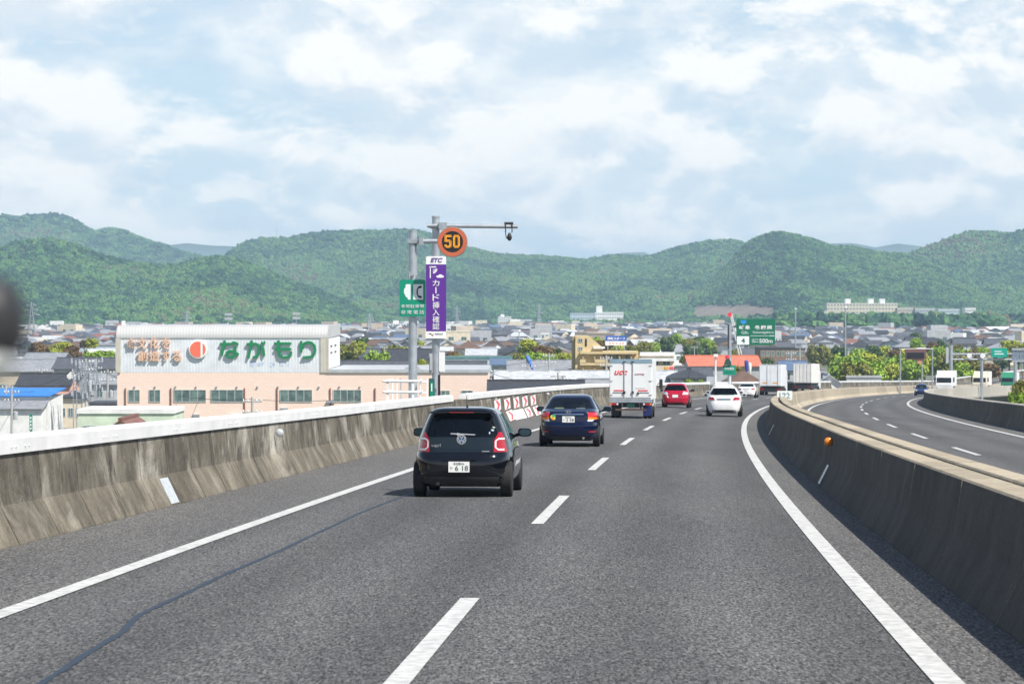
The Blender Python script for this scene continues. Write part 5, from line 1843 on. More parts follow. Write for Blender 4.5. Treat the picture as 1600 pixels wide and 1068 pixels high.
# ---- right side: message board, gantry
VD = 380.0
t = thing('message_board', 'dark message board in a reddish frame on posts before the trees', 'sign', (PX(1431, VD), VD, 2.0))
vx = lambda x: PX(x, VD) - PX(1431, VD)
vz = lambda y: PZ(y, VD) - 2.0
MB().box(vx(1415), vx(1447.5), 0, .6, vz(561.5), vz(545)).build('frame', mat('frame_dull_red', (.15, .075, .07), .6, var=.1, scale=1), t)
MB().box(vx(1417), vx(1444), -.05, -.003, vz(559.5), vz(550.5)).build('display', M_SCREEN, t)
MB().box(vx(1434), vx(1441), .1, .5, vz(568), vz(561.5)).build('lamp_box', mat('box_salmon', (.55, .25, .17), .6), t)
for a in (1407.5, 1441.5):
    MB().bar((vx(a), .4, -2), (vx(a), .4, vz(548)), .10, 8).build('post', M_GALV, t)
MB().box(vx(1406), vx(1458), .3, .5, vz(545.2), vz(544.2)).build('beam', M_WHITE_STEEL, t)
GD = 400.0
t = thing('gantry', 'grey truss sign gantry over the far opposite lanes', 'gantry', (PX(1486, GD), GD, 2.0))
vx = lambda x: PX(x, GD) - PX(1486, GD)
vz = lambda y: PZ(y, GD) - 2.0
MB().bar((0, 0, -2), (0, 0, vz(539)), .28, 12).build('post', M_GALV, t)
MB().bar((vx(1545), 6, -2), (vx(1545), 6, vz(552)), .26, 10).build('post', M_GALV, t)
MB().bar((vx(1606), 10, -2), (vx(1606), 10, vz(552)), .26, 10).build('post', M_GALV, t)
mb = MB()
for yy in (553, 561.5):
    mb.bar((0, 0, vz(yy)), (vx(1612), 0, vz(yy)), .13, 6).bar((0, .9, vz(yy)), (vx(1612), .9, vz(yy)), .13, 6)
for k_ in range(16):
    a, b = vx(1486 + k_ * 7.6), vx(1486 + (k_ + 1) * 7.6)
    mb.bar((a, 0, vz(553 if k_ % 2 else 561.5)), (b, 0, vz(561.5 if k_ % 2 else 553)), .07, 4)
mb.build('truss', M_GALV, t)
for a in (1514, 1535, 1560):
    MB().lathe([(.1, .0), (.34, -.2), (.4, -.5)], (vx(a), 0, vz(555.5)), 10, 'y').build('signal_lamp', M_WHITE_STEEL, t)
MB().box(vx(1478), vx(1482), -.2, .2, vz(567), vz(542)).build('side_panel', M_GREYBOX, t)
t = thing('direction_sign', 'small green sign mounted on the far gantry', 'sign', (PX(1560, GD), GD - .5, PZ(558, GD)))
MB().box(PX(1548, GD) - PX(1560, GD), PX(1573, GD) - PX(1560, GD), -.1, .1, 0, PZ(543.5, GD) - PZ(558, GD)).build('panel', mat('sign_teal', (.0, .30, .22), .4), t)
MB().box(-.7, .7, -.115, -.101, .45, .6).box(-.7, .4, -.115, -.101, .85, .98).build('lettering_bar', M_PICT, t)
t = thing('panel_rack', 'grey louvred panel rack at the right edge above the gantry', 'sign', (PX(1592, GD), GD - 1.5, PZ(565, GD)))
for k_ in range(2):
    MB().box(PX(1578, GD) - PX(1592, GD), PX(1612, GD) - PX(1592, GD), -.2, .2, (.0, 1.75)[k_], (.28, 2.1)[k_]).build('rail', M_GALV, t)
for k_ in range(6):
    MB().box(-1.3 + k_ * .55, -1.3 + k_ * .55 + .46, -.1, .1, .28, 1.75).build('louvre', mat('louvre_blue_grey', (.16, .20, .26), .5), t)
# ================================================================== trees of the town
def leaf_mat(name, a, b):
    m = bpy.data.materials.new('leaves_' + name)
    m.use_nodes = True
    nt = m.node_tree
    p = nt.nodes['Principled BSDF']
    p.inputs['Roughness'].default_value = .65
    p.inputs['Specular IOR Level'].default_value = .25
    geo = N(nt.nodes, 'ShaderNodeNewGeometry')
    nz = N(nt.nodes, 'ShaderNodeTexNoise', i_Scale=.9, i_Detail=3.0)
    nt.links.new(geo.outputs['Position'], nz.inputs['Vector'])
    ad = N(nt.nodes, 'ShaderNodeMath', operation='MULTIPLY_ADD', i_1=.45)
    nt.links.new(geo.outputs['Random Per Island'], ad.inputs[0])
    ms = N(nt.nodes, 'ShaderNodeMath', operation='MULTIPLY_ADD', i_1=1.6, i_2=-.52)
    nt.links.new(nz.outputs[0], ms.inputs[0])
    nt.links.new(ms.outputs[0], ad.inputs[2])
    r = N(nt.nodes, 'ShaderNodeValToRGB')
    r.color_ramp.elements[0].color, r.color_ramp.elements[1].color = (*a, 1), (*b, 1)
    nt.links.new(ad.outputs[0], r.inputs[0])
    nt.links.new(r.outputs[0], p.inputs['Base Color'])
    return m


LEAF = {'fresh green': leaf_mat('fresh', (.10, .20, .02), (.36, .50, .05)), 'olive': leaf_mat('olive', (.09, .10, .02), (.29, .29, .05)),
        'dark green': leaf_mat('dark', (.03, .06, .02), (.11, .18, .045)), 'rust brown': leaf_mat('rust', (.075, .045, .022), (.23, .14, .05)),
        'yellow green': leaf_mat('yellow', (.16, .19, .02), (.48, .52, .05))}
M_BARK = mat('bark', (.085, .065, .05), .9, var=.3, scale=3)


def crown_mesh(seed, clumps=44, per=52, leaf=.085):
    rg = np.random.default_rng(seed)
    mb = MB()
    cs = []
    for i in range(clumps):
        v = rg.normal(size=3)
        v /= np.linalg.norm(v)
        r = rg.random() ** .4 * .78
        c = np.array([v[0] * r, v[1] * r, v[2] * r * .82])
        cs.append((c, .20 + .16 * rg.random()))
    for c, cr in cs:
        for k in range(per):
            v = rg.normal(size=3)
            v /= np.linalg.norm(v)
            p = c + v * cr * (.55 + .45 * rg.random())
            nrm = v + rg.normal(size=3) * .45 + np.array([0, 0, .35])
            nrm /= np.linalg.norm(nrm)
            u = np.cross(nrm, rg.normal(size=3))
            u /= np.linalg.norm(u)
            w = np.cross(nrm, u)
            a, b = leaf * (.7 + .7 * rg.random()), leaf * (.5 + .4 * rg.random())
            mb.add([p - u * a, p + w * b, p + u * a, p - w * b], [(0, 1, 2, 3)])
    return mb.mesh('crown', LEAF['olive'])


def trunk_mesh(seed):
    rg = random.Random(seed)
    mb = MB()
    pts = [Vector((0, 0, -1.9)), Vector((.03, .02, -1.2)), Vector((0, .04, -.5)), Vector((.05, 0, .25))]
    rad = [.085, .065, .05, .03]
    for (a, b), (r0, r1) in zip(zip(pts, pts[1:]), zip(rad, rad[1:])):
        mb.bar(a, b, r0, 8, r2=r1)
    for k in range(6):
        a = rg.random() * 6.28
        s = pts[1].lerp(pts[3], .25 + .12 * k)
        e = s + Vector((math.cos(a) * .5, math.sin(a) * .5, .35 + .2 * rg.random()))
        m = s.lerp(e, .5) + Vector((0, 0, -.05))
        mb.bar(s, m, .03, 6, r2=.022).bar(m, e, .022, 5, r2=.009)
    return mb.mesh('trunk', M_BARK, smooth=True)


CROWNS = [crown_mesh(s) for s in (3, 5, 8, 13, 21)]
TRUNKS = [trunk_mesh(s) for s in (1, 2, 3)]


def tree(X, Y, ztop, r, kind, label, seed=0, flat=1.0, group='trees of the town'):
    """crown radius r, top of the crown at ztop, standing on the plain"""
    rz = r * flat
    zc_ = max(rz * .9 + .6, ztop - rz)
    t = thing('tree', label, 'tree', (X, Y, 0), (0, 0, seed * 1.7), group)
    o = place('crown', CROWNS[seed % 5], t, (0, 0, zc_), (0, 0, seed), (r, r, rz))
    o.material_slots[0].link = 'OBJECT'
    o.material_slots[0].material = LEAF[kind]
    place('trunk', TRUNKS[seed % 3], t, (0, 0, zc_), (0, 0, 0), (r, r, zc_ / 1.9))


for i, (x, yt, rpx, d, kind, lab) in enumerate((
        (60, 529, 15, 620, 'rust brown', 'brownish spring tree under the pylon at the left'), (78, 533, 12, 640, 'olive', 'olive tree right of the brownish tree under the pylon'),
        (98, 528, 15, 600, 'yellow green', 'bright yellow green tree left of the factory'), (114, 534, 13, 580, 'rust brown', 'rust brown tree between two green ones left of the factory'),
        (143, 524, 10, 660, 'yellow green', 'yellow green tree top behind the grey hall left of the factory'), (132, 528, 8, 690, 'rust brown', 'small rust tree behind the grey hall left of the factory'),
        (145, 541, 14, 560, 'fresh green', 'fresh green tree in front of the grey hall near the factory corner'), (168, 543, 12, 570, 'fresh green', 'fresh green tree touching the factory corner'),
        (544, 530, 17, 560, 'olive', 'olive tree right of the white factory side wall'), (558, 528, 13, 600, 'yellow green', 'yellow green tree behind the olive tree right of the factory'),
        (588, 541, 19, 520, 'fresh green', 'round bright green tree left of the sign poles'), (566, 522, 9, 640, 'dark green', 'dark green conifer-like tree by the white lamp pole'), (610, 533, 16, 640, 'olive', 'olive tree behind the round bright green tree'), (628, 536, 12, 660, 'yellow green', 'yellow tinged tree touching the shorter sign pole'),
        (658, 557, 11, 470, 'yellow green', 'yellow green tree between the two sign poles'), (706, 543, 15, 560, 'rust brown', 'rust brown tree just right of the purple banner'), (716, 548, 10, 540, 'olive', 'olive bush tree right of the rust tree by the banner'),
        (826, 523, 17, 560, 'yellow green', 'yellow top of the leafy tree group beside the yellow apartments'), (845, 531, 19, 555, 'rust brown', 'rust brown tree in the leafy group beside the yellow apartments'), (834, 543, 19, 540, 'fresh green', 'green tree at the front of the leafy group beside the apartments'),
        (808, 547, 12, 545, 'olive', 'olive tree at the left end of the leafy group'), (866, 537, 12, 570, 'dark green', 'dark narrow tree at the right of the leafy group'), (882, 546, 12, 560, 'yellow green', 'yellow green tree between the leafy group and the apartments'), (856, 547, 13, 545, 'fresh green', 'low green tree right of the front of the leafy group'),
        (941, 527, 11, 620, 'rust brown', 'rust brown tree behind the apartment stair tower'), (930, 522, 11, 700, 'fresh green', 'green tree above the sloping apartment tower top'), (988, 534, 10, 600, 'olive', 'olive tree right of the blue billboard'),
        (1008, 528, 13, 760, 'olive', 'olive tree behind the apartment wing'), (1040, 520, 15, 800, 'dark green', 'dark tree behind the apartment wing roof'), (1060, 516, 14, 850, 'fresh green', 'fresh green tree above the apartment wing right end'), (1078, 524, 12, 760, 'olive', 'olive tree left of the crane'), (1104, 522, 12, 820, 'fresh green', 'green tree between crane and apartments'),
        (1070, 552, 8, 500, 'olive', 'small bush tree left of the orange red roof'), (1152, 568, 10, 430, 'olive', 'olive tree under the green direction sign'), (1075, 588, 9, 330, 'fresh green', 'green bush left of the white camera pole'), (1096, 590, 9, 325, 'fresh green', 'green bush by the red car and camera pole'),
        (1322, 541, 28, 560, 'fresh green', 'large fresh green tree at the left end of the roadside trees'), (1347, 545, 26, 575, 'yellow green', 'large yellow green tree in the roadside group'), (1362, 556, 24, 540, 'fresh green', 'fresh green tree low in the middle of the roadside group'),
        (1336, 560, 24, 525, 'olive', 'olive shaded tree low in the roadside group'), (1310, 566, 15, 530, 'fresh green', 'low green tree beside the semi-trailer end of the roadside group'), (1382, 562, 20, 560, 'yellow green', 'yellow green tree left of the message board'), (1402, 556, 24, 580, 'fresh green', 'fresh tree behind the message board left post'),
        (1425, 562, 20, 570, 'fresh green', 'green tree under the message board'), (1444, 548, 18, 600, 'yellow green', 'yellow green tree behind the message board right side'), (1468, 553, 18, 600, 'fresh green', 'fresh green tree left of the gantry post'),
        (1398, 541, 10, 640, 'rust brown', 'rust brown tree top above the message board'), (1432, 523, 12, 760, 'fresh green', 'fresh green tree above the message board top'), (1456, 530, 10, 720, 'rust brown', 'reddish tree above the thin lamp pole'),
        (1502, 560, 18, 560, 'fresh green', 'green tree below the gantry truss left part'), (1525, 557, 18, 570, 'olive', 'olive tree below the gantry truss middle'), (1510, 545, 13, 640, 'rust brown', 'rust brown tree above the gantry truss'), (1548, 562, 14, 560, 'rust brown', 'rust tree below the small gantry sign'),
        (1578, 524, 17, 700, 'yellow green', 'golden tree above the gantry at the right edge'), (1592, 532, 14, 680, 'olive', 'olive tree at the right edge above the panel rack'), (1535, 538, 10, 700, 'fresh green', 'fresh green tree between gantry sign and hall'))):
    tree(PX(x, d), d, PZ(yt, d), rpx * 1.3 * d / F, kind, lab, i, .95)
# near shrubs beyond the far parapet at the right edge
for i, (x, yt, rpx, d, kind, lab) in enumerate(((1600, 583, 20, 230, 'olive', 'olive bush right of the far viaduct at the right edge'), (1588, 604, 18, 215, 'fresh green', 'bright green shrub low at the right edge by the viaduct'), (1606, 609, 20, 200, 'fresh green', 'bright green shrub at the very right edge'))):
    tree(PX(x, d), d, PZ(yt, d), rpx * d / F, kind, lab, i + 3, 1.5)
# random town trees
cnt = {}
kinds = ['fresh green', 'olive', 'dark green', 'rust brown', 'yellow green', 'dark green', 'olive']
made = 0
while made < 70:
    d = random.uniform(560, 1150)
    x = random.uniform(-30, 1630)
    X = PX(x, d)
    if any(abs(X - a) < 9 and abs(d - b) < 9 for a, b in spots) or any(abs(X - a) < 16 and abs(d - b) < 18 for a, b in taken):
        continue
    if d < 760 and xr(d) - 22 < X < xr(d) + 24:
        continue
    kd = kinds[random.randrange(len(kinds))]
    where = next((t for a, b, t in LAND if a <= x < b), 'at the edge of the view')
    key = (kd, where)
    cnt[key] = cnt.get(key, 0) + 1
    lab = 'small %s town tree %s' % (kd, where) + (', %s one' % ORD[cnt[key] - 1] if cnt[key] > 1 else '')
    tree(X, d, random.uniform(5, 9), random.uniform(2.2, 4.2), kd, lab, made)
    made += 1


# far scattered trees and the dark wood below the apartments (one mass each)
def flat_patch(px0, px1, d0, d1, n=12, z=1.0):
    rows = []
    for j in range(n + 1):
        d = d0 + (d1 - d0) * j / n
        rows.append([(PX(px0 + (px1 - px0) * i / n, d), d, z) for i in range(n + 1)])
    return MB().grid(rows)


def grove(px0, px1, d0, d1, r, dens, label, z=1.0):
    o = flat_patch(px0, px1, d0, d1, z=z).build('grove', M_FOREST)
    md = o.modifiers.new('woodland', 'NODES')
    md.node_group = forest_nodes(r, dens, -5.0)
    tag(o, label, 'trees', kind='stuff')


grove(-60, 1680, 1050, 2350, 3.8, 1 / 1500., 'far trees scattered between the houses of the plain')
grove(1215, 1560, 1750, 1950, 8.0, 1 / 110., 'dark belt of wood below the hillside apartments', 5.5)
grove(990, 1150, 1000, 1300, 4.5, 1 / 420., 'green trees and gardens left of the direction sign')
grove(870, 1010, 2300, 2650, 6.0, 1 / 110., 'wood in front of the long white hillside block')
grove(1180, 1680, 2150, 2420, 6.5, 1 / 90., 'wood along the foot of the right hills', 6.0)
# ================================================================== vehicles
def paint(name, col, rough=.25, metal=.0, coat=1.0):
    m = mat('paint_' + name, col, rough, metal, coat=coat, var=.06, scale=6, spec=.08)
    m.node_tree.nodes['Principled BSDF'].inputs['Coat Roughness'].default_value = .03
    return m


M_TAIL = mat('tail_red', (.36, .006, .018), .12, coat=.6)
M_TAILB = mat('tail_red_bright', (.62, .02, .03), .12, coat=.6)
M_AMBER = mat('lamp_amber', (.85, .22, .02), .15, coat=.6)
M_CLEAR = mat('lamp_clear', (.72, .72, .74), .12, coat=.6)
M_CHROME = mat('chrome', (.75, .76, .78), .12, metal=1.0)
M_SEAT = mat('seat_fabric', (.035, .036, .04), .9)
M_PLATE = mat('plate_white', (.78, .78, .76), .4)
M_PLATEG = mat('plate_green', (.03, .20, .13), .4)
M_RIM = mat('alloy_rim', (.45, .46, .48), .3, metal=.8)
M_GLASS = glass_mat('car_glass', (.74, .82, .80))
M_GLASSD = glass_mat('privacy_glass', (.34, .40, .40))
M_FRIT = mat('black_trim', (.012, .013, .015), .18)


def lerp_tab(tab, z):
    if z <= tab[0][0]:
        return tab[0][1]
    for (a, b), (c, d) in zip(tab, tab[1:]):
        if z <= c:
            return b + (d - b) * (z - a) / (c - a)
    return tab[-1][1]


class Shell:
    """car body as a stack of rounded plan outlines; y = 0 is the rear end, +y is forward"""

    def __init__(s, hw, yr, yf, n=6.0, ztop=1.46):
        s.hw_, s.yr_, s.yf_, s.n, s.ztop = hw, yr, yf, n, ztop

    def hw(s, z): return lerp_tab(s.hw_, z)
    def yr(s, z): return lerp_tab(s.yr_, z)
    def yf(s, z): return lerp_tab(s.yf_, z)

    def rear(s, x, z):
        h = s.hw(z)
        a, b = s.yr(z), s.yf(z)
        k = max(0.0, 1 - min(1, abs(x) / h) ** s.n) ** (1 / s.n)
        return (a + b) / 2 - (b - a) / 2 * k

    def front(s, x, z):
        a, b = s.yr(z), s.yf(z)
        return a + b - s.rear(x, z)

    def side(s, y, z):
        a, b = s.yr(z), s.yf(z)
        q = min(1, abs(y - (a + b) / 2) / ((b - a) / 2))
        return s.hw(z) * max(0.0, 1 - q ** s.n) ** (1 / s.n)

    def outline(s, z, N_=180):
        h, a, b = s.hw(z), s.yr(z), s.yf(z)
        yc, hl = (a + b) / 2, (b - a) / 2
        pts = []
        for i in range(720):
            t = 2 * math.pi * i / 720 - math.pi / 2
            c, q = math.cos(t), math.sin(t)
            pts.append((h * math.copysign(abs(c) ** (2 / s.n), c), yc + hl * math.copysign(abs(q) ** (2 / s.n), q)))
        P_ = np.array(pts + pts[:1])
        L = np.concatenate([[0], np.cumsum(np.linalg.norm(np.diff(P_, axis=0), axis=1))])
        u = np.linspace(0, L[-1], N_, endpoint=False)
        return np.stack([np.interp(u, L, P_[:, 0]), np.interp(u, L, P_[:, 1])], 1)


def rear_patch(s, x0, x1, z0, z1, off=.008, nx=10, nz=6, front=False):
    """sheet lying on the rear (or front) surface; x0, x1 numbers or functions of z"""
    rows = []
    for j in range(nz + 1):
        z = z0 + (z1 - z0) * j / nz
        a = x0(z) if callable(x0) else x0
        b = x1(z) if callable(x1) else x1
        row = []
        for i in range(nx + 1):
            x = a + (b - a) * i / nx
            y = s.front(x, z) + off if front else s.rear(x, z) - off
            row.append((x, y, z))
        rows.append(row)
    return MB().grid(rows)


def side_patch(s, y0, y1, z0, z1, sgn, off=.006, ny=10, nz=5):
    rows = []
    for j in range(nz + 1):
        z = z0 + (z1 - z0) * j / nz
        a = y0(z) if callable(y0) else y0
        b = y1(z) if callable(y1) else y1
        rows.append([(sgn * (s.side(a + (b - a) * i / ny, z) + off), a + (b - a) * i / ny, z) for i in range(ny + 1)])
    return MB().grid(rows)


WHEELS = {}


def wheel(parent, x, y, r, w, sgn):
    key = (r, w)
    if key not in WHEELS:
        h = w / 2
        ty = MB().lathe([(r * .66, -h), (r * .93, -h), (r, -h * .75), (r, h * .75), (r * .93, h), (r * .66, h)], n=28, axis='x').mesh('tyre', M_DARK, smooth=True)
        rm = MB().lathe([(r * .66, h * .5), (r * .66, h * .92), (r * .60, h * .92), (r * .56, h * .55), (r * .2, h * .6), (r * .16, h * .8), (.0, h * .8)], n=28, axis='x')
        for k in range(7):
            a = 2 * math.pi * k / 7
            rm.obox((h * .72, math.cos(a) * r * .38, math.sin(a) * r * .38), (h * .1, 0, 0), (0, math.cos(a) * r * .22, math.sin(a) * r * .22), (0, -math.sin(a) * r * .05, math.cos(a) * r * .05))
        WHEELS[key] = (ty, rm.mesh('rim', M_RIM, smooth=True))
    e = bpy.data.objects.new('wheel', WHEELS[key][0])
    COL.objects.link(e)
    e.parent = parent
    e.location = (x, y, r)
    if sgn < 0:
        e.rotation_euler = (0, 0, math.pi)
    place('rim', WHEELS[key][1], e)


def car_body(t, s, pm_, axles, rw, rear_win, side_win, shield, zb=.2, N_=180, sub_z=None):
    zs = sorted(set([zb, zb + .03, zb + .1] + list(np.arange(zb + .14, s.ztop - .1, .045)) + [s.ztop - .09, s.ztop - .06, s.ztop - .035, s.ztop - .015, s.ztop] + (sub_z or [])))
    rows = []
    for z in zs:
        o = s.outline(z, N_)
        rows.append([(p[0], p[1], z) for p in o])
    mb = MB().grid(rows, closed=True)
    n0 = (len(zs) - 1) * N_
    mb.f.append(tuple(range(n0, n0 + N_)))
    mb.m.append(0)
    mb.f.append(tuple(range(N_ - 1, -1, -1)))
    mb.m.append(0)
    # wheel arches pressed into the sides
    v = []
    for (x, y, z) in mb.v:
        for ya in axles:
            if abs(x) > s.hw(z) * .8 and math.hypot(y - ya, z - rw) < rw * 1.17:
                x = math.copysign(s.hw(.5) - .26, x)
        v.append((x, y, z))
    mb.v = v
    keep_f, keep_m = [], []
    for f, m in zip(mb.f, mb.m):
        if len(f) == 4:
            c = [sum(mb.v[i][k] for i in f) / 4 for k in range(3)]
            yr_, yf_ = s.rear(c[0], c[2]), s.front(c[0], c[2])
            z0, z1, k = rear_win
            if z0 + .03 < c[2] < z1 - .03 and abs(c[1] - yr_) < .06 and abs(c[0]) < s.hw(c[2]) * k - .03:
                continue
            z0, z1, k = shield
            if z0 + .03 < c[2] < z1 - .03 and abs(c[1] - yf_) < .06 and abs(c[0]) < s.hw(c[2]) * k - .03:
                continue
            hit = False
            for (ya, yb, z0, z1) in side_win:
                a = ya(c[2]) if callable(ya) else ya
                b = yb(c[2]) if callable(yb) else yb
                if z0 + .03 < c[2] < z1 - .03 and a + .04 < c[1] < b - .04 and abs(c[0]) > s.hw(c[2]) * .9:
                    hit = True
            if hit:
                continue
        keep_f.append(f)
        keep_m.append(m)
    mb.f, mb.m = keep_f, keep_m
    mb.build('body', pm_, t, smooth=True)
    return zs


def seats(t, y_list, hw, zt, y_front):
    for y, z in y_list:
        for x in (-hw, hw):
            mb = MB()
            mb.prism(rrect(.44, .55, .1, cx=x, cz=z - .45), y - .05, y + .08)
            mb.prism(rrect(.25, .2, .07, cx=x, cz=z - .05), y - .02, y + .08)
            mb.build('seat', M_SEAT, t, smooth=True)
    MB().box(-hw - .3, hw + .3, y_front - .1, y_front + .45, zt - .55, zt - .42).build('dashboard', M_SEAT, t)


def mirrors(t, x, y, z, pm_, r=.1):
    for sg in (-1, 1):
        mb = MB()
        rows = []
        for k, (dy, q) in enumerate(((-.05, .80), (-.045, .98), (0, 1.0), (.06, .85), (.10, .5))):
            rows.append([(sg * (x + .10) + q * .12 * math.copysign(abs(math.cos(a)) ** .6, math.cos(a)), y + dy, z + q * .075 * math.copysign(abs(math.sin(a)) ** .6, math.sin(a))) for a in [2 * math.pi * i / 16 for i in range(16)]])
        mb.grid(rows, closed=True)
        mb.f += [tuple(range(15, -1, -1)), tuple(range(64, 80))]
        mb.m += [0, 0]
        mb.bar((sg * (x - .06), y + .04, z - .05), (sg * (x + .04), y + .02, z - .03), .03, 6)
        o = mb.build('door_mirror', pm_, t, smooth=True)
        MB().prism([(sg * (x + .10) + .098 * math.cos(a), z + .058 * math.sin(a)) for a in [2 * math.pi * i / 14 for i in range(14)]], y - .058, y - .0505).build('mirror_glass', mat('mirror_glass', (.03, .06, .075), .05, metal=.6), o)


def plate(t, s, x, z, w, h, big, small, white=True, y=None, off=.02):
    y = (s.rear(x, z) if y is None else y) - off
    o = MB().box(x - w / 2, x + w / 2, y - .012, y + .03, z - h / 2, z + h / 2).build('number_plate', M_PLATE if white else M_PLATEG, t)
    dk = mat('plate_ink', (.02, .05, .03), .5)
    if big:
        letter('plate_number', big, dk if white else M_PLATE, o, x - w * .18, x + w * .44, z - h * .36, z + h * .12, y - .014, extrude=.001, bold=.004)
        letter('plate_region', small, dk if white else M_PLATE, o, x - w * .26, x + w * .26, z + h * .2, z + h * .42, y - .014, extrude=.001)
        letter('plate_kana', 'わ', dk if white else M_PLATE, o, x - w * .43, x - w * .30, z - h * .2, z + h * .02, y - .014, extrude=.001)


def car_place(name, label, d, px, off=None):
    X = PX(px, d)
    t = thing(name, label, 'car', (X, d, 0))
    # lateral offset on the alignment, for the banked height
    hd = heading(d)
    o = (X - xr(d)) * math.cos(hd)
    t.location.z = rp(o, d)[2] + .004
    t.rotation_euler = (-SLOPE, 0, -hd)
    return t


# ---------------------------------------------------------------- black three-door hatchback
s = Shell([(.2, .74), (.3, .79), (.45, .815), (.62, .82), (.8, .80), (.93, .765), (1.05, .72), (1.2, .655), (1.34, .585), (1.40, .55), (1.435, .50), (1.46, .42), (1.475, .30)],
          [(.2, .10), (.28, .03), (.4, .0), (.58, .0), (.66, .02), (.715, .05), (.74, .10), (1.0, .14), (1.2, .20), (1.37, .27), (1.40, .25), (1.43, .24), (1.455, .34), (1.475, .6)],
          [(.2, 3.44), (.45, 3.54), (.7, 3.50), (.85, 3.36), (.95, 2.85), (1.1, 2.50), (1.3, 2.02), (1.4, 1.72), (1.475, 1.3)], 5.2, 1.475)
t = car_place('hatchback_car', 'black small hatchback with round badge and plate 618 in the left lane', 42.7, 720)
P_BLK = paint('black', (.003, .004, .007), .2)
SW = [(lambda z: .62 + (z - .95) * .15, lambda z: 1.25, .95, 1.36), (lambda z: 1.32, lambda z: 2.62 - (z - .95) * 1.75, .95, 1.36)]
car_body(t, s, P_BLK, (.52, 2.94), .29, (.99, 1.355, .86), SW, (.98, 1.38, .9), .2)
# all-glass tailgate: dark panel below, see-through window above
rear_patch(s, lambda z: -s.hw(z) * .80, lambda z: s.hw(z) * .80, .735, .985, .007, 14, 6).build('tailgate_panel', mat('gloss_black_glass', (.006, .011, .013), .06, coat=.5), t, smooth=True)
rear_patch(s, lambda z: -s.hw(z) * .86, lambda z: s.hw(z) * .86, .985, 1.365, .008, 16, 8).build('rear_window', M_GLASSD, t, smooth=True)
for sg in (-1, 1):
    rear_patch(s, lambda z: sg * s.hw(z) * .80, lambda z: sg * s.hw(z) * .865, .99, 1.36, .010, 2, 6).build('window_surround', M_FRIT, t, smooth=True)
    for (a, b, z0, z1) in SW:
        side_patch(s, a, b, z0, z1, sg).build('side_window', M_GLASSD, t, smooth=True)
rear_patch(s, lambda z: -s.hw(z) * .84, lambda z: s.hw(z) * .84, 1.345, 1.372, .011, 12, 1).build('window_surround', M_FRIT, t, smooth=True)
rear_patch(s, lambda z: -s.hw(z) * .9, lambda z: s.hw(z) * .9, .98, 1.38, .006, 12, 8, front=True).build('windscreen', M_GLASS, t, smooth=True)
MB().prism([(-.56, 1.375), (.56, 1.375), (.50, 1.405), (-.50, 1.405)], .12, .30).build('roof_spoiler', P_BLK, t, bevel=.01)
MB().box(-.20, .20, .113, .122, 1.381, 1.399).build('high_brake_lamp', mat('brake_lamp_dark', (.16, .01, .015), .2), t)
for sg in (-1, 1):
    a = lambda z: sg * (s.hw(z) * .70 if z > .95 else s.hw(z) * (.66 + (.95 - z) * .02))
    o = rear_patch(s, lambda z: sg * (.525 + max(0, z - .93) * .55), lambda z: sg * s.hw(z) * .905, .745, 1.07, .016, 6, 8).build('tail_lamp', M_TAIL, t, smooth=True)
    lines = [(.60, .96), (.555, .925), (.555, .82), (.60, .785)]
    for (p, q), (u, w) in zip(lines, lines[1:]):
        rows = []
        for k in range(5):
            xx, zz = p + (u - p) * k / 4, q + (w - q) * k / 4
            dx, dz = (0, .012) if abs(u - p) > abs(w - q) * .5 else (.012, 0)
            rows.append([(sg * (xx - dx), s.rear(xx - dx, zz - dz) - .021, zz - dz), (sg * (xx + dx), s.rear(xx + dx, zz + dz) - .021, zz + dz)])
        MB().grid(rows).build('lamp_strip', M_CLEAR, o)
    lines = [(.60, .96), (.66, .975)]
    rear_patch(s, lambda z: sg * .60, lambda z: sg * .69, .948, .974, .021, 3, 1).build('lamp_strip', M_CLEAR, o)
    rear_patch(s, lambda z: sg * .60, lambda z: sg * .69, .772, .798, .021, 3, 1).build('lamp_strip', M_CLEAR, o)
# bumper recess, badge, wiper, lettering, plate
MB().box(-.30, .24, s.rear(0, .61) - .035, s.rear(0, .61) + .02, .605, .630).build('plate_lamp_ledge', P_BLK, t, bevel=.008)
rear_patch(s, lambda z: -s.hw(z) * .88, lambda z: s.hw(z) * .88, .225, .345, .006, 14, 3).build('bumper_skirt', M_BLACK, t, smooth=True)
plate(t, s, -.03, .505, .34, .172, '6 18', '名古屋536', off=.03)
yb_ = s.rear(0, .95) - .012
ring = MB()
rows = []
for r_, y_ in ((.078, yb_), (.078, yb_ - .016), (.064, yb_ - .016), (.064, yb_)):
    rows.append([(r_ * math.cos(2 * math.pi * i / 32), y_, .95 + r_ * math.sin(2 * math.pi * i / 32)) for i in range(32)])
bd = ring.grid(rows, closed=True).build('round_badge', M_CHROME, t, smooth=True)
mb = MB()
for pts in ([(-.030, .060), (0, .012), (.030, .060)], [(-.056, .034), (-.028, -.052), (0, .000), (.028, -.052), (.056, .034)]):
    for (a, b), (c, d_) in zip(pts, pts[1:]):
        L = math.hypot(c - a, d_ - b)
        nx_, nz_ = -(d_ - b) / L * .007, (c - a) / L * .007
        mb.obox(((a + c) / 2, yb_ - .010, .95 + (b + d_) / 2), ((c - a) / 2 * 1.05, 0, (d_ - b) / 2 * 1.05), (0, .005, 0), (nx_, 0, nz_))
mb.build('badge_letters', M_CHROME, bd)
MB().lathe([(.058, yb_ - .003), (.058, yb_ - .006)], (0, 0, .95), 24, 'y').build('badge_field', mat('badge_blue', (.02, .09, .22), .3), bd)
MB().lathe([(.016, s.rear(0, .845) - .006), (.014, s.rear(0, .845) - .03)], (0.005, 0, .845), 12, 'y').build('lock_button', M_BLACK, t)
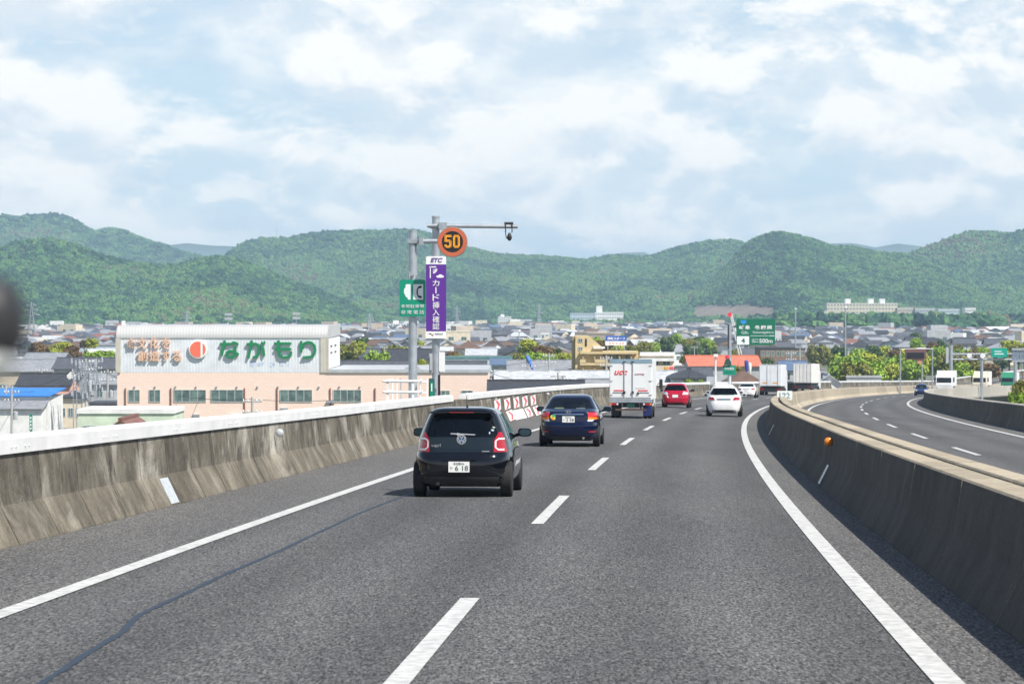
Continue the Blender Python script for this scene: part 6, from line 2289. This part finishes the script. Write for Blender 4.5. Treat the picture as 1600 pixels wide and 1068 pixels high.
letter('model_lettering', 'up!', M_CHROME, t, -.49, -.34, .815, .875, s.rear(.4, .84) - .014, extrude=.002)
MB().box(.335, .46, s.rear(.4, .755) - .018, s.rear(.4, .755) - .008, .748, .765).build('maker_strip', M_CHROME, t)
MB().obox((.02, s.rear(0, 1.03) - .03, 1.035), (.20, 0, -.008), (0, .008, 0), (0, 0, .009)).build('wiper_blade', M_GREYBOX, t)
MB().lathe([(.03, s.rear(0, 1.03) - .005), (.024, s.rear(0, 1.03) - .035)], (-.06, 0, 1.035), 12, 'y').build('wiper_hub', M_CHROME, t)
MB().bar((.05, .62, 1.46), (.05, .50, 1.655), .008, 6, r2=.004).lathe([(.03, 1.45), (.015, 1.50)], (.05, .63, 0), 10).build('antenna', M_BLACK, t)
for i, (x_, z_, w_, h_, c_) in enumerate(((.515, 1.145, .06, .022, (.62, .70, .55)), (.50, 1.10, .058, .028, (.55, .70, .82)), (.455, 1.055, .022, .034, (.6, .7, .85)))):
    MB().prism([(x_ + w_ * .5 * math.cos(a), z_ + h_ * .6 * math.sin(a)) for a in [2 * math.pi * k / 14 for k in range(14)]], s.rear(x_, z_) - .014, s.rear(x_, z_) - .0105).build('sticker', mat('sticker_%d' % i, c_, .4), t)
seats(t, ((1.0, 1.16), (1.75, 1.20)), .33, 1.4, 2.45)
mirrors(t, .80, 2.35, 1.02, P_BLK)
for ya in (.52, 2.94):
    for sg in (-1, 1):
        wheel(t, sg * .715, ya, .295, .185, sg)
MB().box(-.6, .6, .35, 3.2, .17, .26).build('underbody', M_DARK, t)
MB().lathe([(.03, .05), (.03, .3)], (-.38, 0, .23), 10, 'y').build('exhaust', M_BLACK, t)

# ---------------------------------------------------------------- dark blue sedan
s = Shell([(.2, .77), (.3, .82), (.5, .845), (.75, .845), (.92, .825), (1.0, .80), (1.04, .77), (1.15, .71), (1.3, .62), (1.38, .56), (1.42, .50), (1.445, .42), (1.46, .28)],
          [(.2, .12), (.3, .03), (.45, .0), (.62, .0), (.66, .04), (.90, .06), (.985, .10), (1.0, .16), (1.015, .42), (1.04, .56), (1.2, .92), (1.36, 1.26), (1.42, 1.48), (1.46, 1.9)],
          [(.2, 4.2), (.5, 4.3), (.72, 4.22), (.90, 3.45), (1.0, 3.22), (1.2, 2.82), (1.38, 2.40), (1.46, 2.1)], 5.0, 1.46)
t = car_place('sedan_car', 'dark blue sedan with plate and chrome strip following in the left lane', 72.6, 888)
P_BLUE = paint('navy', (.002, .006, .030), .2)
SW = [(lambda z: 1.25 + (z - 1.0) * 1.15, lambda z: 2.05, 1.0, 1.36), (lambda z: 2.12, lambda z: 3.15 - (z - 1.0) * 1.9, 1.0, 1.36)]
car_body(t, s, P_BLUE, (.80, 3.35), .30, (1.045, 1.375, .9), SW, (1.0, 1.38, .9), .2, sub_z=[1.0, 1.015, 1.03])
rear_patch(s, lambda z: -s.hw(z) * .9, lambda z: s.hw(z) * .9, 1.045, 1.375, .006, 12, 8).build('rear_window', M_GLASS, t, smooth=True)
rear_patch(s, lambda z: -s.hw(z) * .9, lambda z: s.hw(z) * .9, 1.0, 1.38, .006, 12, 8, front=True).build('windscreen', M_GLASS, t, smooth=True)
for sg in (-1, 1):
    for (a, b, z0, z1) in SW:
        side_patch(s, a, b, z0, z1, sg).build('side_window', M_GLASS, t, smooth=True)
    o = rear_patch(s, lambda z: sg * (.56 - (z - .72) * .15), lambda z: sg * s.hw(z) * .965, .83, .965, .014, 7, 4).build('tail_lamp', M_TAILB, t, smooth=True)
    rear_patch(s, lambda z: sg * (.555 - (z - .72) * .15), lambda z: sg * s.hw(z) * .965, .765, .829, .014, 7, 3).build('indicator', M_AMBER, o, smooth=True)
    rear_patch(s, lambda z: sg * (.52 + (z - .70) * .3), lambda z: sg * (.64 + (z - .70) * 1.2), .715, .764, .014, 4, 2).build('reverse_lamp', M_CLEAR, o, smooth=True)
    rear_patch(s, lambda z: sg * .56, lambda z: sg * .74, .415, .440, .012, 4, 1).build('reflector', M_TAILB, t)
rear_patch(s, lambda z: -.42, lambda z: .42, .895, .925, .02, 10, 2).build('chrome_strip', M_CHROME, t, smooth=True)
plate(t, s, 0, .77, .34, .17, '3 58', '岐阜501')
rows = []
yb_ = s.rear(0, .985) - .02
mb = MB()
for (ra, rb, cz_) in ((.075, .048, .975), (.028, .046, .975), (.055, .018, .99)):
    for i in range(20):
        a, b = 2 * math.pi * i / 20, 2 * math.pi * (i + 1) / 20
        mb.bar((ra * math.cos(a), yb_, cz_ + rb * math.sin(a)), (ra * math.cos(b), yb_, cz_ + rb * math.sin(b)), .007, 5)
mb.build('oval_badge', M_CHROME, t)
MB().box(-.62, -.52, s.rear(.55, .96) - .018, s.rear(.55, .96) - .008, .955, .972).build('model_strip', M_CHROME, t)
MB().box(.50, .57, s.rear(.55, .96) - .018, s.rear(.55, .96) - .008, .957, .970).build('grade_strip', M_CHROME, t)
for i, (dx, dz, c_, w_) in enumerate(((-.022, -.01, (.75, .62, .05), .05), (.028, .012, (.05, .42, .15), .05), (-.01, -.055, (.78, .25, .03), .035), (.035, -.05, (.75, .6, .1), .035))):
    MB().prism([(-.43 + dx + w_ * math.cos(a), .845 + dz + w_ * 1.15 * math.sin(a)) for a in [2 * math.pi * k / 12 for k in range(12)]], s.rear(.43, .85) - .013 - .002 * i, s.rear(.43, .85) - .0105).build('leaf_sticker', mat('leaf_sticker_%d' % i, c_, .4), t)
rear_patch(s, lambda z: -s.hw(z) * .9, lambda z: s.hw(z) * .9, .215, .30, .006, 12, 2).build('bumper_skirt', M_BLACK, t, smooth=True)
MB().box(-.55, .55, .95, 1.1, 1.0, 1.045).build('parcel_shelf', M_SEAT, t)
MB().box(-.42, -.18, .74, .95, 1.046, 1.085).build('tissue_box', mat('tissue_box', (.62, .62, .35), .6), t)
MB().box(.18, .42, .76, .96, 1.046, 1.07).build('papers', M_PLATE, t)
seats(t, ((1.35, 1.16), (2.25, 1.24)), .34, 1.4, 3.0)
mirrors(t, .86, 2.95, 1.02, P_BLUE)
for ya in (.80, 3.35):
    for sg in (-1, 1):
        wheel(t, sg * .745, ya, .30, .19, sg)
MB().box(-.6, .6, .4, 3.9, .17, .26).build('underbody', M_DARK, t)
MB().lathe([(.035, .02), (.035, .4)], (.42, 0, .25), 10, 'y').build('exhaust', M_CHROME, t)


# ---------------------------------------------------------------- simpler cars farther on
def far_car(name, label, d, px, pm_, kind='hatch', W=.88, H=1.45, L=4.2, dim=1.0, facing=1, lamp=M_TAIL, strip=None, platecol=True):
    k = H / 1.46
    if kind == 'hatch':
        yr_ = [(.2, .10), (.3, .02), (.45, 0), (.6, 0), (.9, .05), (1.0, .10), (1.2, .26), (1.36, .42), (1.42, .5), (1.46, .9)]
        rw_ = (1.02, 1.37, .9)
    else:
        yr_ = [(.2, .10), (.3, .02), (.45, 0), (.6, 0), (.92, .06), (1.0, .16), (1.02, .45), (1.05, .58), (1.2, .95), (1.36, 1.3), (1.42, 1.5), (1.46, 1.9)]
        rw_ = (1.05, 1.37, .9)
    hw_ = [(.2, .90), (.3, .96), (.5, 1.0), (.75, 1.0), (.95, .96), (1.05, .90), (1.2, .81), (1.35, .70), (1.42, .60), (1.46, .36)]
    yf_ = [(.2, L - .1), (.5, L), (.72, L - .08), (.90, L - .85), (1.0, L - 1.08), (1.2, L - 1.5), (1.38, L - 1.9), (1.46, L - 2.2)]
    s = Shell([(z * k, h * W) for z, h in hw_], [(z * k, y) for z, y in yr_], [(z * k, y) for z, y in yf_], 5.0, H)
    t = car_place(name, label, d, px)
    if facing < 0:
        t.rotation_euler = (SLOPE, 0, math.pi - heading(d))
    rw_ = tuple(q * k for q in rw_[:2]) + (rw_[2],)
    SW = [(lambda z: 1.1 + (z - k) * .6, lambda z: 2.0, 1.0 * k, 1.36 * k), (lambda z: 2.08, lambda z: L - 1.1 - (z - k) * 1.9, 1.0 * k, 1.36 * k)]
    ax = (.78, L - .85)
    car_body(t, s, pm_, ax, .31, rw_, SW, (1.0 * k, 1.38 * k, .9), .2, N_=140)
    rear_patch(s, lambda z: -s.hw(z) * .9, lambda z: s.hw(z) * .9, rw_[0], rw_[1], .006, 12, 6).build('rear_window', M_GLASS if kind != 'hatch' else M_GLASSD, t, smooth=True)
    rear_patch(s, lambda z: -s.hw(z) * .9, lambda z: s.hw(z) * .9, 1.0 * k, 1.38 * k, .006, 12, 6, front=True).build('windscreen', M_GLASS, t, smooth=True)
    for sg in (-1, 1):
        for (a, b, z0, z1) in SW:
            side_patch(s, a, b, z0, z1, sg).build('side_window', M_GLASSD, t, smooth=True)
        if lamp:
            rear_patch(s, lambda z: sg * (W * .58 + (.93 * k - z) * (-.5)), lambda z: sg * s.hw(z) * .955, .79 * k, .93 * k, .014, 6, 3).build('tail_lamp', lamp, t, smooth=True)
        rear_patch(s, lambda z: sg * W * .52, lambda z: sg * s.hw(z) * .95, .62 * k, .76 * k, .012, 6, 3, front=True).build('head_lamp', M_CLEAR, t, smooth=True)
    rear_patch(s, lambda z: -.48, lambda z: .48, .42 * k, .60 * k, .01, 8, 2, front=True).build('grille', M_BLACK, t, smooth=True)
    rear_patch(s, lambda z: -s.hw(z) * .82, lambda z: s.hw(z) * .82, .215, .34, .006, 12, 2).build('bumper_skirt', M_BLACK, t, smooth=True)
    if strip:
        rear_patch(s, lambda z: -.34, lambda z: .34, .80 * k, .86 * k, .012, 6, 1).build('plate_recess', strip, t, smooth=True)
    if platecol:
        plate(t, s, 0, .70 * k, .34, .17, '', '')
    seats(t, ((1.25, 1.14 * k), (2.2, 1.2 * k)), .35, 1.4 * k, L - 1.2)
    mirrors(t, W * .98, L - 1.35, 1.02 * k, pm_ if kind != 'hatch' or pm_.name != 'paint_red' else P_BLK)
    for ya in ax:
        for sg in (-1, 1):
            wheel(t, sg * (W - .105), ya, .31, .2, sg)
    MB().box(-W * .7, W * .7, .4, L - .4, .17, .26).build('underbody', M_DARK, t)
    return t, s


P_WHT = paint('white', (.78, .78, .77), .3)
P_RED = paint('red', (.42, .008, .035), .22)
M_SLIT = mat('plate_recess_blue', (.08, .14, .22), .3)
t, s = far_car('hatchback_car', 'red hatchback ahead of the white box truck', 158.5, 1055, P_RED, 'hatch', .845, 1.50, 3.85, lamp=M_CLEAR)
rear_patch(s, lambda z: -.50 + (z - .7) * -.55, lambda z: -.42 + (z - .7) * -.55, .62, .78, .012, 2, 3).build('sticker', M_PLATE, t)
t, s = far_car('hatchback_car', 'white hatchback with dark red lamps in the right lane', 130.5, 1131, P_WHT, 'hatch', .89, 1.53, 4.35, lamp=M_TAIL, strip=M_SLIT, platecol=False)
MB().prism([(.60 + .07 * math.cos(a), 1.06 + .05 * math.sin(a)) for a in [2 * math.pi * k / 12 for k in range(12)]], s.rear(.6, 1.06) - .02, s.rear(.6, 1.06) - .012).build('sticker', M_PLATE, t)
t, s = far_car('hatchback_car', 'white car partly hidden straight ahead of the white hatchback', 146.5, 1130, P_WHT, 'hatch', .86, 1.58, 4.1, lamp=M_TAIL)
t, s = far_car('sedan_car', 'white sedan in front of the rear white truck', 249.0, 1166, P_WHT, 'sedan', .90, 1.45, 4.6, lamp=M_TAIL, strip=M_SLIT)
P_BL2 = paint('mid_blue', (.02, .05, .16), .3)
t, s = far_car('hatchback_car', 'dark blue car coming towards us on the opposite lanes', 330.0, 1451, P_BL2, 'hatch', .85, 1.5, 4.2, facing=-1)
dd = 344.0
t.location.z = rp(8.3, dd, LOW)[2] + .004
t.location.x, t.location.y = rp(8.35, dd)[:2]

# ---------------------------------------------------------------- white delivery truck with red lettering
TD = 118.6
t = thing('box_truck', 'white box truck with red ucc lettering in the left lane', 'truck', (PX(985.5, TD), TD, 0))
hd = heading(TD)
t.location.z = rp((t.location.x - xr(TD)) * math.cos(hd), TD)[2] + .004
t.rotation_euler = (-SLOPE, 0, -hd)
M_BOXW = mat('box_white', (.74, .75, .74), .4, var=.06, scale=1.5)
M_HEAD = mat('header_blue_grey', (.22, .32, .38), .4, var=.1, scale=2)
M_UCC = mat('print_red', (.72, .04, .05), .5)
W_, Z0, Z1, LB = .965, .86, 2.68, 4.3
MB().box(-W_, W_, .05, LB, Z0, Z1).build('cargo_box', M_BOXW, t, bevel=.02)
o = MB().box(-W_, W_, .0, .049, Z1 - .19, Z1 + .01).build('header', M_HEAD, t)
for a, b in ((-W_ + .03, -.30), (-.27, .08), (.11, W_ - .03)):
    d_ = MB().box(a, b, .0, .048, Z0 + .10, Z1 - .20).build('rear_door', M_BOXW, t)
for x_ in (-.285, .095):
    MB().bar((x_, -.03, Z0 + .05), (x_, -.03, Z1 - .03), .018, 6).build('lock_rod', M_GREYBOX, t)
    for z_ in (Z0 + .3, Z0 + .36, Z1 - .1):
        MB().box(x_ - .05, x_ + .05, -.06, -.004, z_ - .02, z_ + .02).build('rod_clamp', M_BLACK, t)
for sg in (-1, 1):
    for z_ in (Z0 + .22, Z0 + .85, Z1 - .28):
        MB().box(sg * W_ - .14 if sg > 0 else -W_, W_ if sg > 0 else -W_ + .14, -.02, -.002, z_ - .025, z_ + .025).build('hinge', M_GREYBOX, t)
    MB().box(sg * .55 - .22, sg * .55 + .22, -.012, -.002, Z0 + .385, Z0 + .435).build('red_stripe', M_UCC, t)
    MB().box(sg * .58 - .24, sg * .58 + .24, -.012, -.002, Z0 + .30, Z0 + .325).build('dark_stripe', M_BLACK, t)
    MB().prism([(sg * .30, Z0 + .34), (sg * .34, Z0 + .34), (sg * .38, Z0 + .25), (sg * .28, Z0 + .25)], -.05, -.004).build('door_handle', M_BLACK, t)
letter('lettering', 'ucc', M_UCC, t, -.74, -.14, 1.98, 2.17, -.008, bold=.02, shear=.3)
letter('small_lettering', 'COFFEE', mat('print_pale_red', (.62, .34, .33), .5), t, .18, .62, 1.98, 2.05, -.008)
MB().box(.20, .66, -.008, -.002, Z0 + .50, Z0 + .525).build('small_print', M_GREYBOX, t)
MB().box(-W_, W_, -.02, .1, Z0 - .13, Z0 - .002).build('rear_sill', M_GALV, t)
MB().box(-.35, .35, .2, LB + 1.2, .5, Z0 - .13).build('chassis', M_BLACK, t)
MB().box(-.70, .70, .06, .14, .36, .45).build('under_ride_bar', mat('bar_dark_brown', (.09, .05, .045), .6), t)
for x_ in (-.45, .45):
    MB().box(x_ - .03, x_ + .03, .1, .2, .4, Z0 - .14).build('bar_bracket', M_BLACK, t)
for sg in (-1, 1):
    o = MB().box(sg * .78 - .16, sg * .78 + .16, .0, .12, .61, .71).build('tail_lamp', M_TAIL, t)
    MB().box(sg * .60 - .035, sg * .60 + .035, -.01, .1, .615, .70).build('reverse_lamp', M_CLEAR, o)
    MB().box(sg * .90 - .035, sg * .90 + .035, -.008, .1, .615, .70).build('indicator', M_AMBER, o)
    MB().box(sg * .72 - .18, sg * .72 + .18, .62, .65, .12, .58).build('mud_flap', mat('flap_navy', (.01, .02, .12), .5) if sg > 0 else M_BLACK, t)
    for x_ in (.62, .83):
        wheel(t, sg * x_, 1.05, .33, .19, sg)
    wheel(t, sg * .78, 4.55, .35, .2, sg)
    MB().bar((sg * .98, 5.1, 1.55), (sg * 1.16, 5.1, 1.62), .02, 6).build('mirror_arm', M_BLACK, t)
    MB().box(sg * 1.16 - .08, sg * 1.16 + .08, 5.0, 5.1, 1.32, 1.78).build('wing_mirror', M_BLACK, t, bevel=.03)
plate(t, None, .0, .60, .34, .17, '', '', white=False, y=.12)
MB().prism([(4.25, .45), (6.0, .45), (6.05, 1.0), (5.85, 1.25), (5.55, 1.98), (5.3, 2.05), (4.25, 2.05)], -.85, .85, axis='x').build('cab', M_BOXW, t, bevel=.03)
for sg in (-1, 1):
    MB().box(sg * .855 - .004, sg * .855 + .004, 4.75, 5.5, 1.25, 1.85).build('cab_window', M_FRIT, t)


# ---------------------------------------------------------------- far trucks
def far_truck(name, label, d, px, W, z0, z1, L, wallm, doors=2, facing=1, X=None, zbase=None, tint=None, cabcol=None):
    t = thing(name, label, 'truck', (PX(px, d) if X is None else X, d, 0))
    hd = heading(d)
    t.location.z = (rp((t.location.x - xr(d)) * math.cos(hd), d)[2] if zbase is None else zbase) + .004
    t.rotation_euler = (-SLOPE * facing, 0, (-hd if facing > 0 else math.pi - hd))
    h = W / 2
    MB().box(-h, h, .05, L, z0, z1).build('cargo_box', wallm, t, bevel=.03)
    for k in range(doors):
        a = -h + .05 + (W - .1) * k / doors
        MB().box(a + .015, a + (W - .1) / doors - .015, 0, .049, z0 + .08, z1 - .12).build('rear_door', wallm, t)
        MB().bar((a + (W - .1) / doors * .72, -.03, z0 + .05), (a + (W - .1) / doors * .72, -.03, z1 - .1), .022, 5).build('lock_rod', M_GREYBOX, t)
    MB().box(-h + .1, h - .1, .02, .1, z1 - .11, z1 - .02).build('header', M_GREYBOX, t)
    if tint:
        for sg in (-1, 1):
            MB().prism([(sg * .55 - .35, z0 + .28), (sg * .55 - .2, z0 + .44), (sg * .55 + .35, z0 + .42), (sg * .55 + .2, z0 + .3)], -.01, -.003).build('print_mark', tint, t)
    MB().box(-h * .8, h * .8, .15, L + 1.2, .45, z0 - .002).build('chassis', M_BLACK, t)
    MB().box(-h * .9, h * .9, .0, .12, .40, .55).build('bumper_bar', M_BLACK, t)
    for sg in (-1, 1):
        MB().box(sg * h * .75 - .2, sg * h * .75 + .2, -.02, .1, .62, .74).build('tail_lamp', M_TAIL, t)
        for ya in (1.2, 2.3) if L > 6 else (1.2,):
            wheel(t, sg * (h - .18), ya, .45, .34, sg)
        wheel(t, sg * (h - .18), L + .4, .45, .28, sg)
        MB().box(sg * (h + .18) - .1, sg * (h + .18) + .1, L + 1.3, L + 1.42, 1.7, 2.4).build('wing_mirror', M_BLACK, t)
    cm_ = cabcol or M_BOXW
    MB().prism([(L + .1, .45), (L + 2.0, .45), (L + 2.05, 1.3), (L + 1.8, 2.5), (L + 1.5, 2.75), (L + .1, 2.75)], -h + .03, h - .03, axis='x').build('cab', cm_, t, bevel=.05)
    MB().add([(-h + .12, L + 2.03, 1.38), (h - .12, L + 2.03, 1.38), (h - .16, L + 1.84, 2.36), (-h + .16, L + 1.84, 2.36)], [(0, 1, 2, 3)]).build('windscreen', M_FRIT, t)
    MB().box(-h + .1, h - .1, L + 2.0, L + 2.09, .5, .78).build('bumper', M_GREYBOX, t)
    for sg in (-1, 1):
        MB().box(sg * (h - .35) - .16, sg * (h - .35) + .16, L + 2.03, L + 2.1, .82, 1.0).build('head_lamp', M_CLEAR, t)
    if z1 > 3.0:
        MB().prism([(L + .1, 2.76), (L + 1.4, 2.76), (L + .6, z1 - .05), (L + .1, z1 - .05)], -h + .1, h - .1, axis='x').build('wind_deflector', cm_, t)
    return t


M_ALU = mat('aluminium_sheet', (.74, .76, .78), .4, metal=.0, var=.08, scale=1)
M_OFFW = mat('box_offwhite', (.76, .74, .70), .5, var=.1, scale=1)
far_truck('box_truck', 'silver white box truck with orange marks ahead of the white sedan', 283, 1203.5, 2.4, 1.0, 3.35, 7.0, M_ALU, 2, tint=mat('print_orange', (.75, .35, .10), .5))
far_truck('box_truck', 'white ribbed semi-trailer farthest ahead at the bend', 345, 1254, 2.49, 1.2, 3.75, 10.0, M_OFFW, 5)
for i, (d, off, mcol, lab, z1, ccol_) in enumerate(((395, 8.35, M_BOXW, 'white truck coming round the bend left of the gantry post', 3.4, M_BOXW), (455, 8.35, M_OFFW, 'cream truck coming round the bend under the gantry', 3.5, MW['cream']),
                                                    (497, 8.35, M_BOXW, 'white truck with green band farthest right on the bend', 3.5, mat('cab_green', (.03, .22, .12), .4)))):
    p = rp(off, d, LOW)
    q = far_truck('box_truck', lab, d, 0, 2.4, 1.1, z1, 6.5, mcol, 2, facing=-1, X=p[0], zbase=p[2], cabcol=ccol_)
    q.location.y = p[1]
t, s = far_car('hatchback_car', 'grey green car between the two oncoming trucks', 425.0, 1500, mat('paint_sage', (.30, .36, .32), .3, coat=.8), 'hatch', .84, 1.5, 4.0, facing=-1)
p = rp(5.0, 425, LOW)
t.location = p

# ================================================================== the viewer's own wing mirror, at the left edge
t = thing('wing_mirror', 'blurred dark wing mirror of the own vehicle at the left edge', 'mirror', (PX(-26, 1.25), 1.25, PZ(512, 1.25)), (0, 0, -.25))
u_ = 1.25 / F
rows = []
for k in range(9):
    a = math.pi * k / 8
    r_, y_ = math.sin(a), -math.cos(a) * .02
    r_ = max(.02, r_) ** .6
    rows.append([(r_ * 66 * u_ * math.copysign(abs(math.cos(b)) ** .8, math.cos(b)), y_, r_ * 72 * u_ * math.copysign(abs(math.sin(b)) ** .8, math.sin(b)) + 10 * u_) for b in [2 * math.pi * i / 28 for i in range(28)]])
MB().grid(rows, closed=True).build('housing', M_BLACK, t, smooth=True)
rows = []
for k in range(7):
    a = math.pi * k / 6
    r_ = max(.03, math.sin(a)) ** .7
    rows.append([(r_ * 58 * u_ * math.cos(b) - 4 * u_, -math.cos(a) * .017 - .003, r_ * 32 * u_ * math.sin(b) - 52 * u_) for b in [2 * math.pi * i / 24 for i in range(24)]])
MB().grid(rows, closed=True).build('lower_glass', mat('mirror_bowl_grey', (.42, .44, .43), .25, metal=.3), t, smooth=True)
MB().path([(-.012, .006, .012), (-.06, .018, .035), (-.16, .012, .045), (-.24, -.14, .03)], .0065, 8).build('stalk', M_BLACK, t, smooth=True)
# ================================================================== air
hz = MB().box(-9000, 9000, -590, 13500, -1.0, 205).build('haze', [])
hz.data.materials.clear()
mh = bpy.data.materials.new('spring_haze')
mh.use_nodes = True
nt = mh.node_tree
nt.nodes.clear()
ho = N(nt.nodes, 'ShaderNodeOutputMaterial')
hv = N(nt.nodes, 'ShaderNodeVolumePrincipled')
hv.inputs['Color'].default_value = (.55, .79, 1.0, 1)
hv.inputs['Density'].default_value = 0.000135
hv.inputs['Anisotropy'].default_value = 0.0
nt.links.new(hv.outputs[0], ho.inputs['Volume'])
hz.data.materials.append(mh)
tag(hz, 'pale spring haze in the air over the plain', 'haze', kind='stuff')
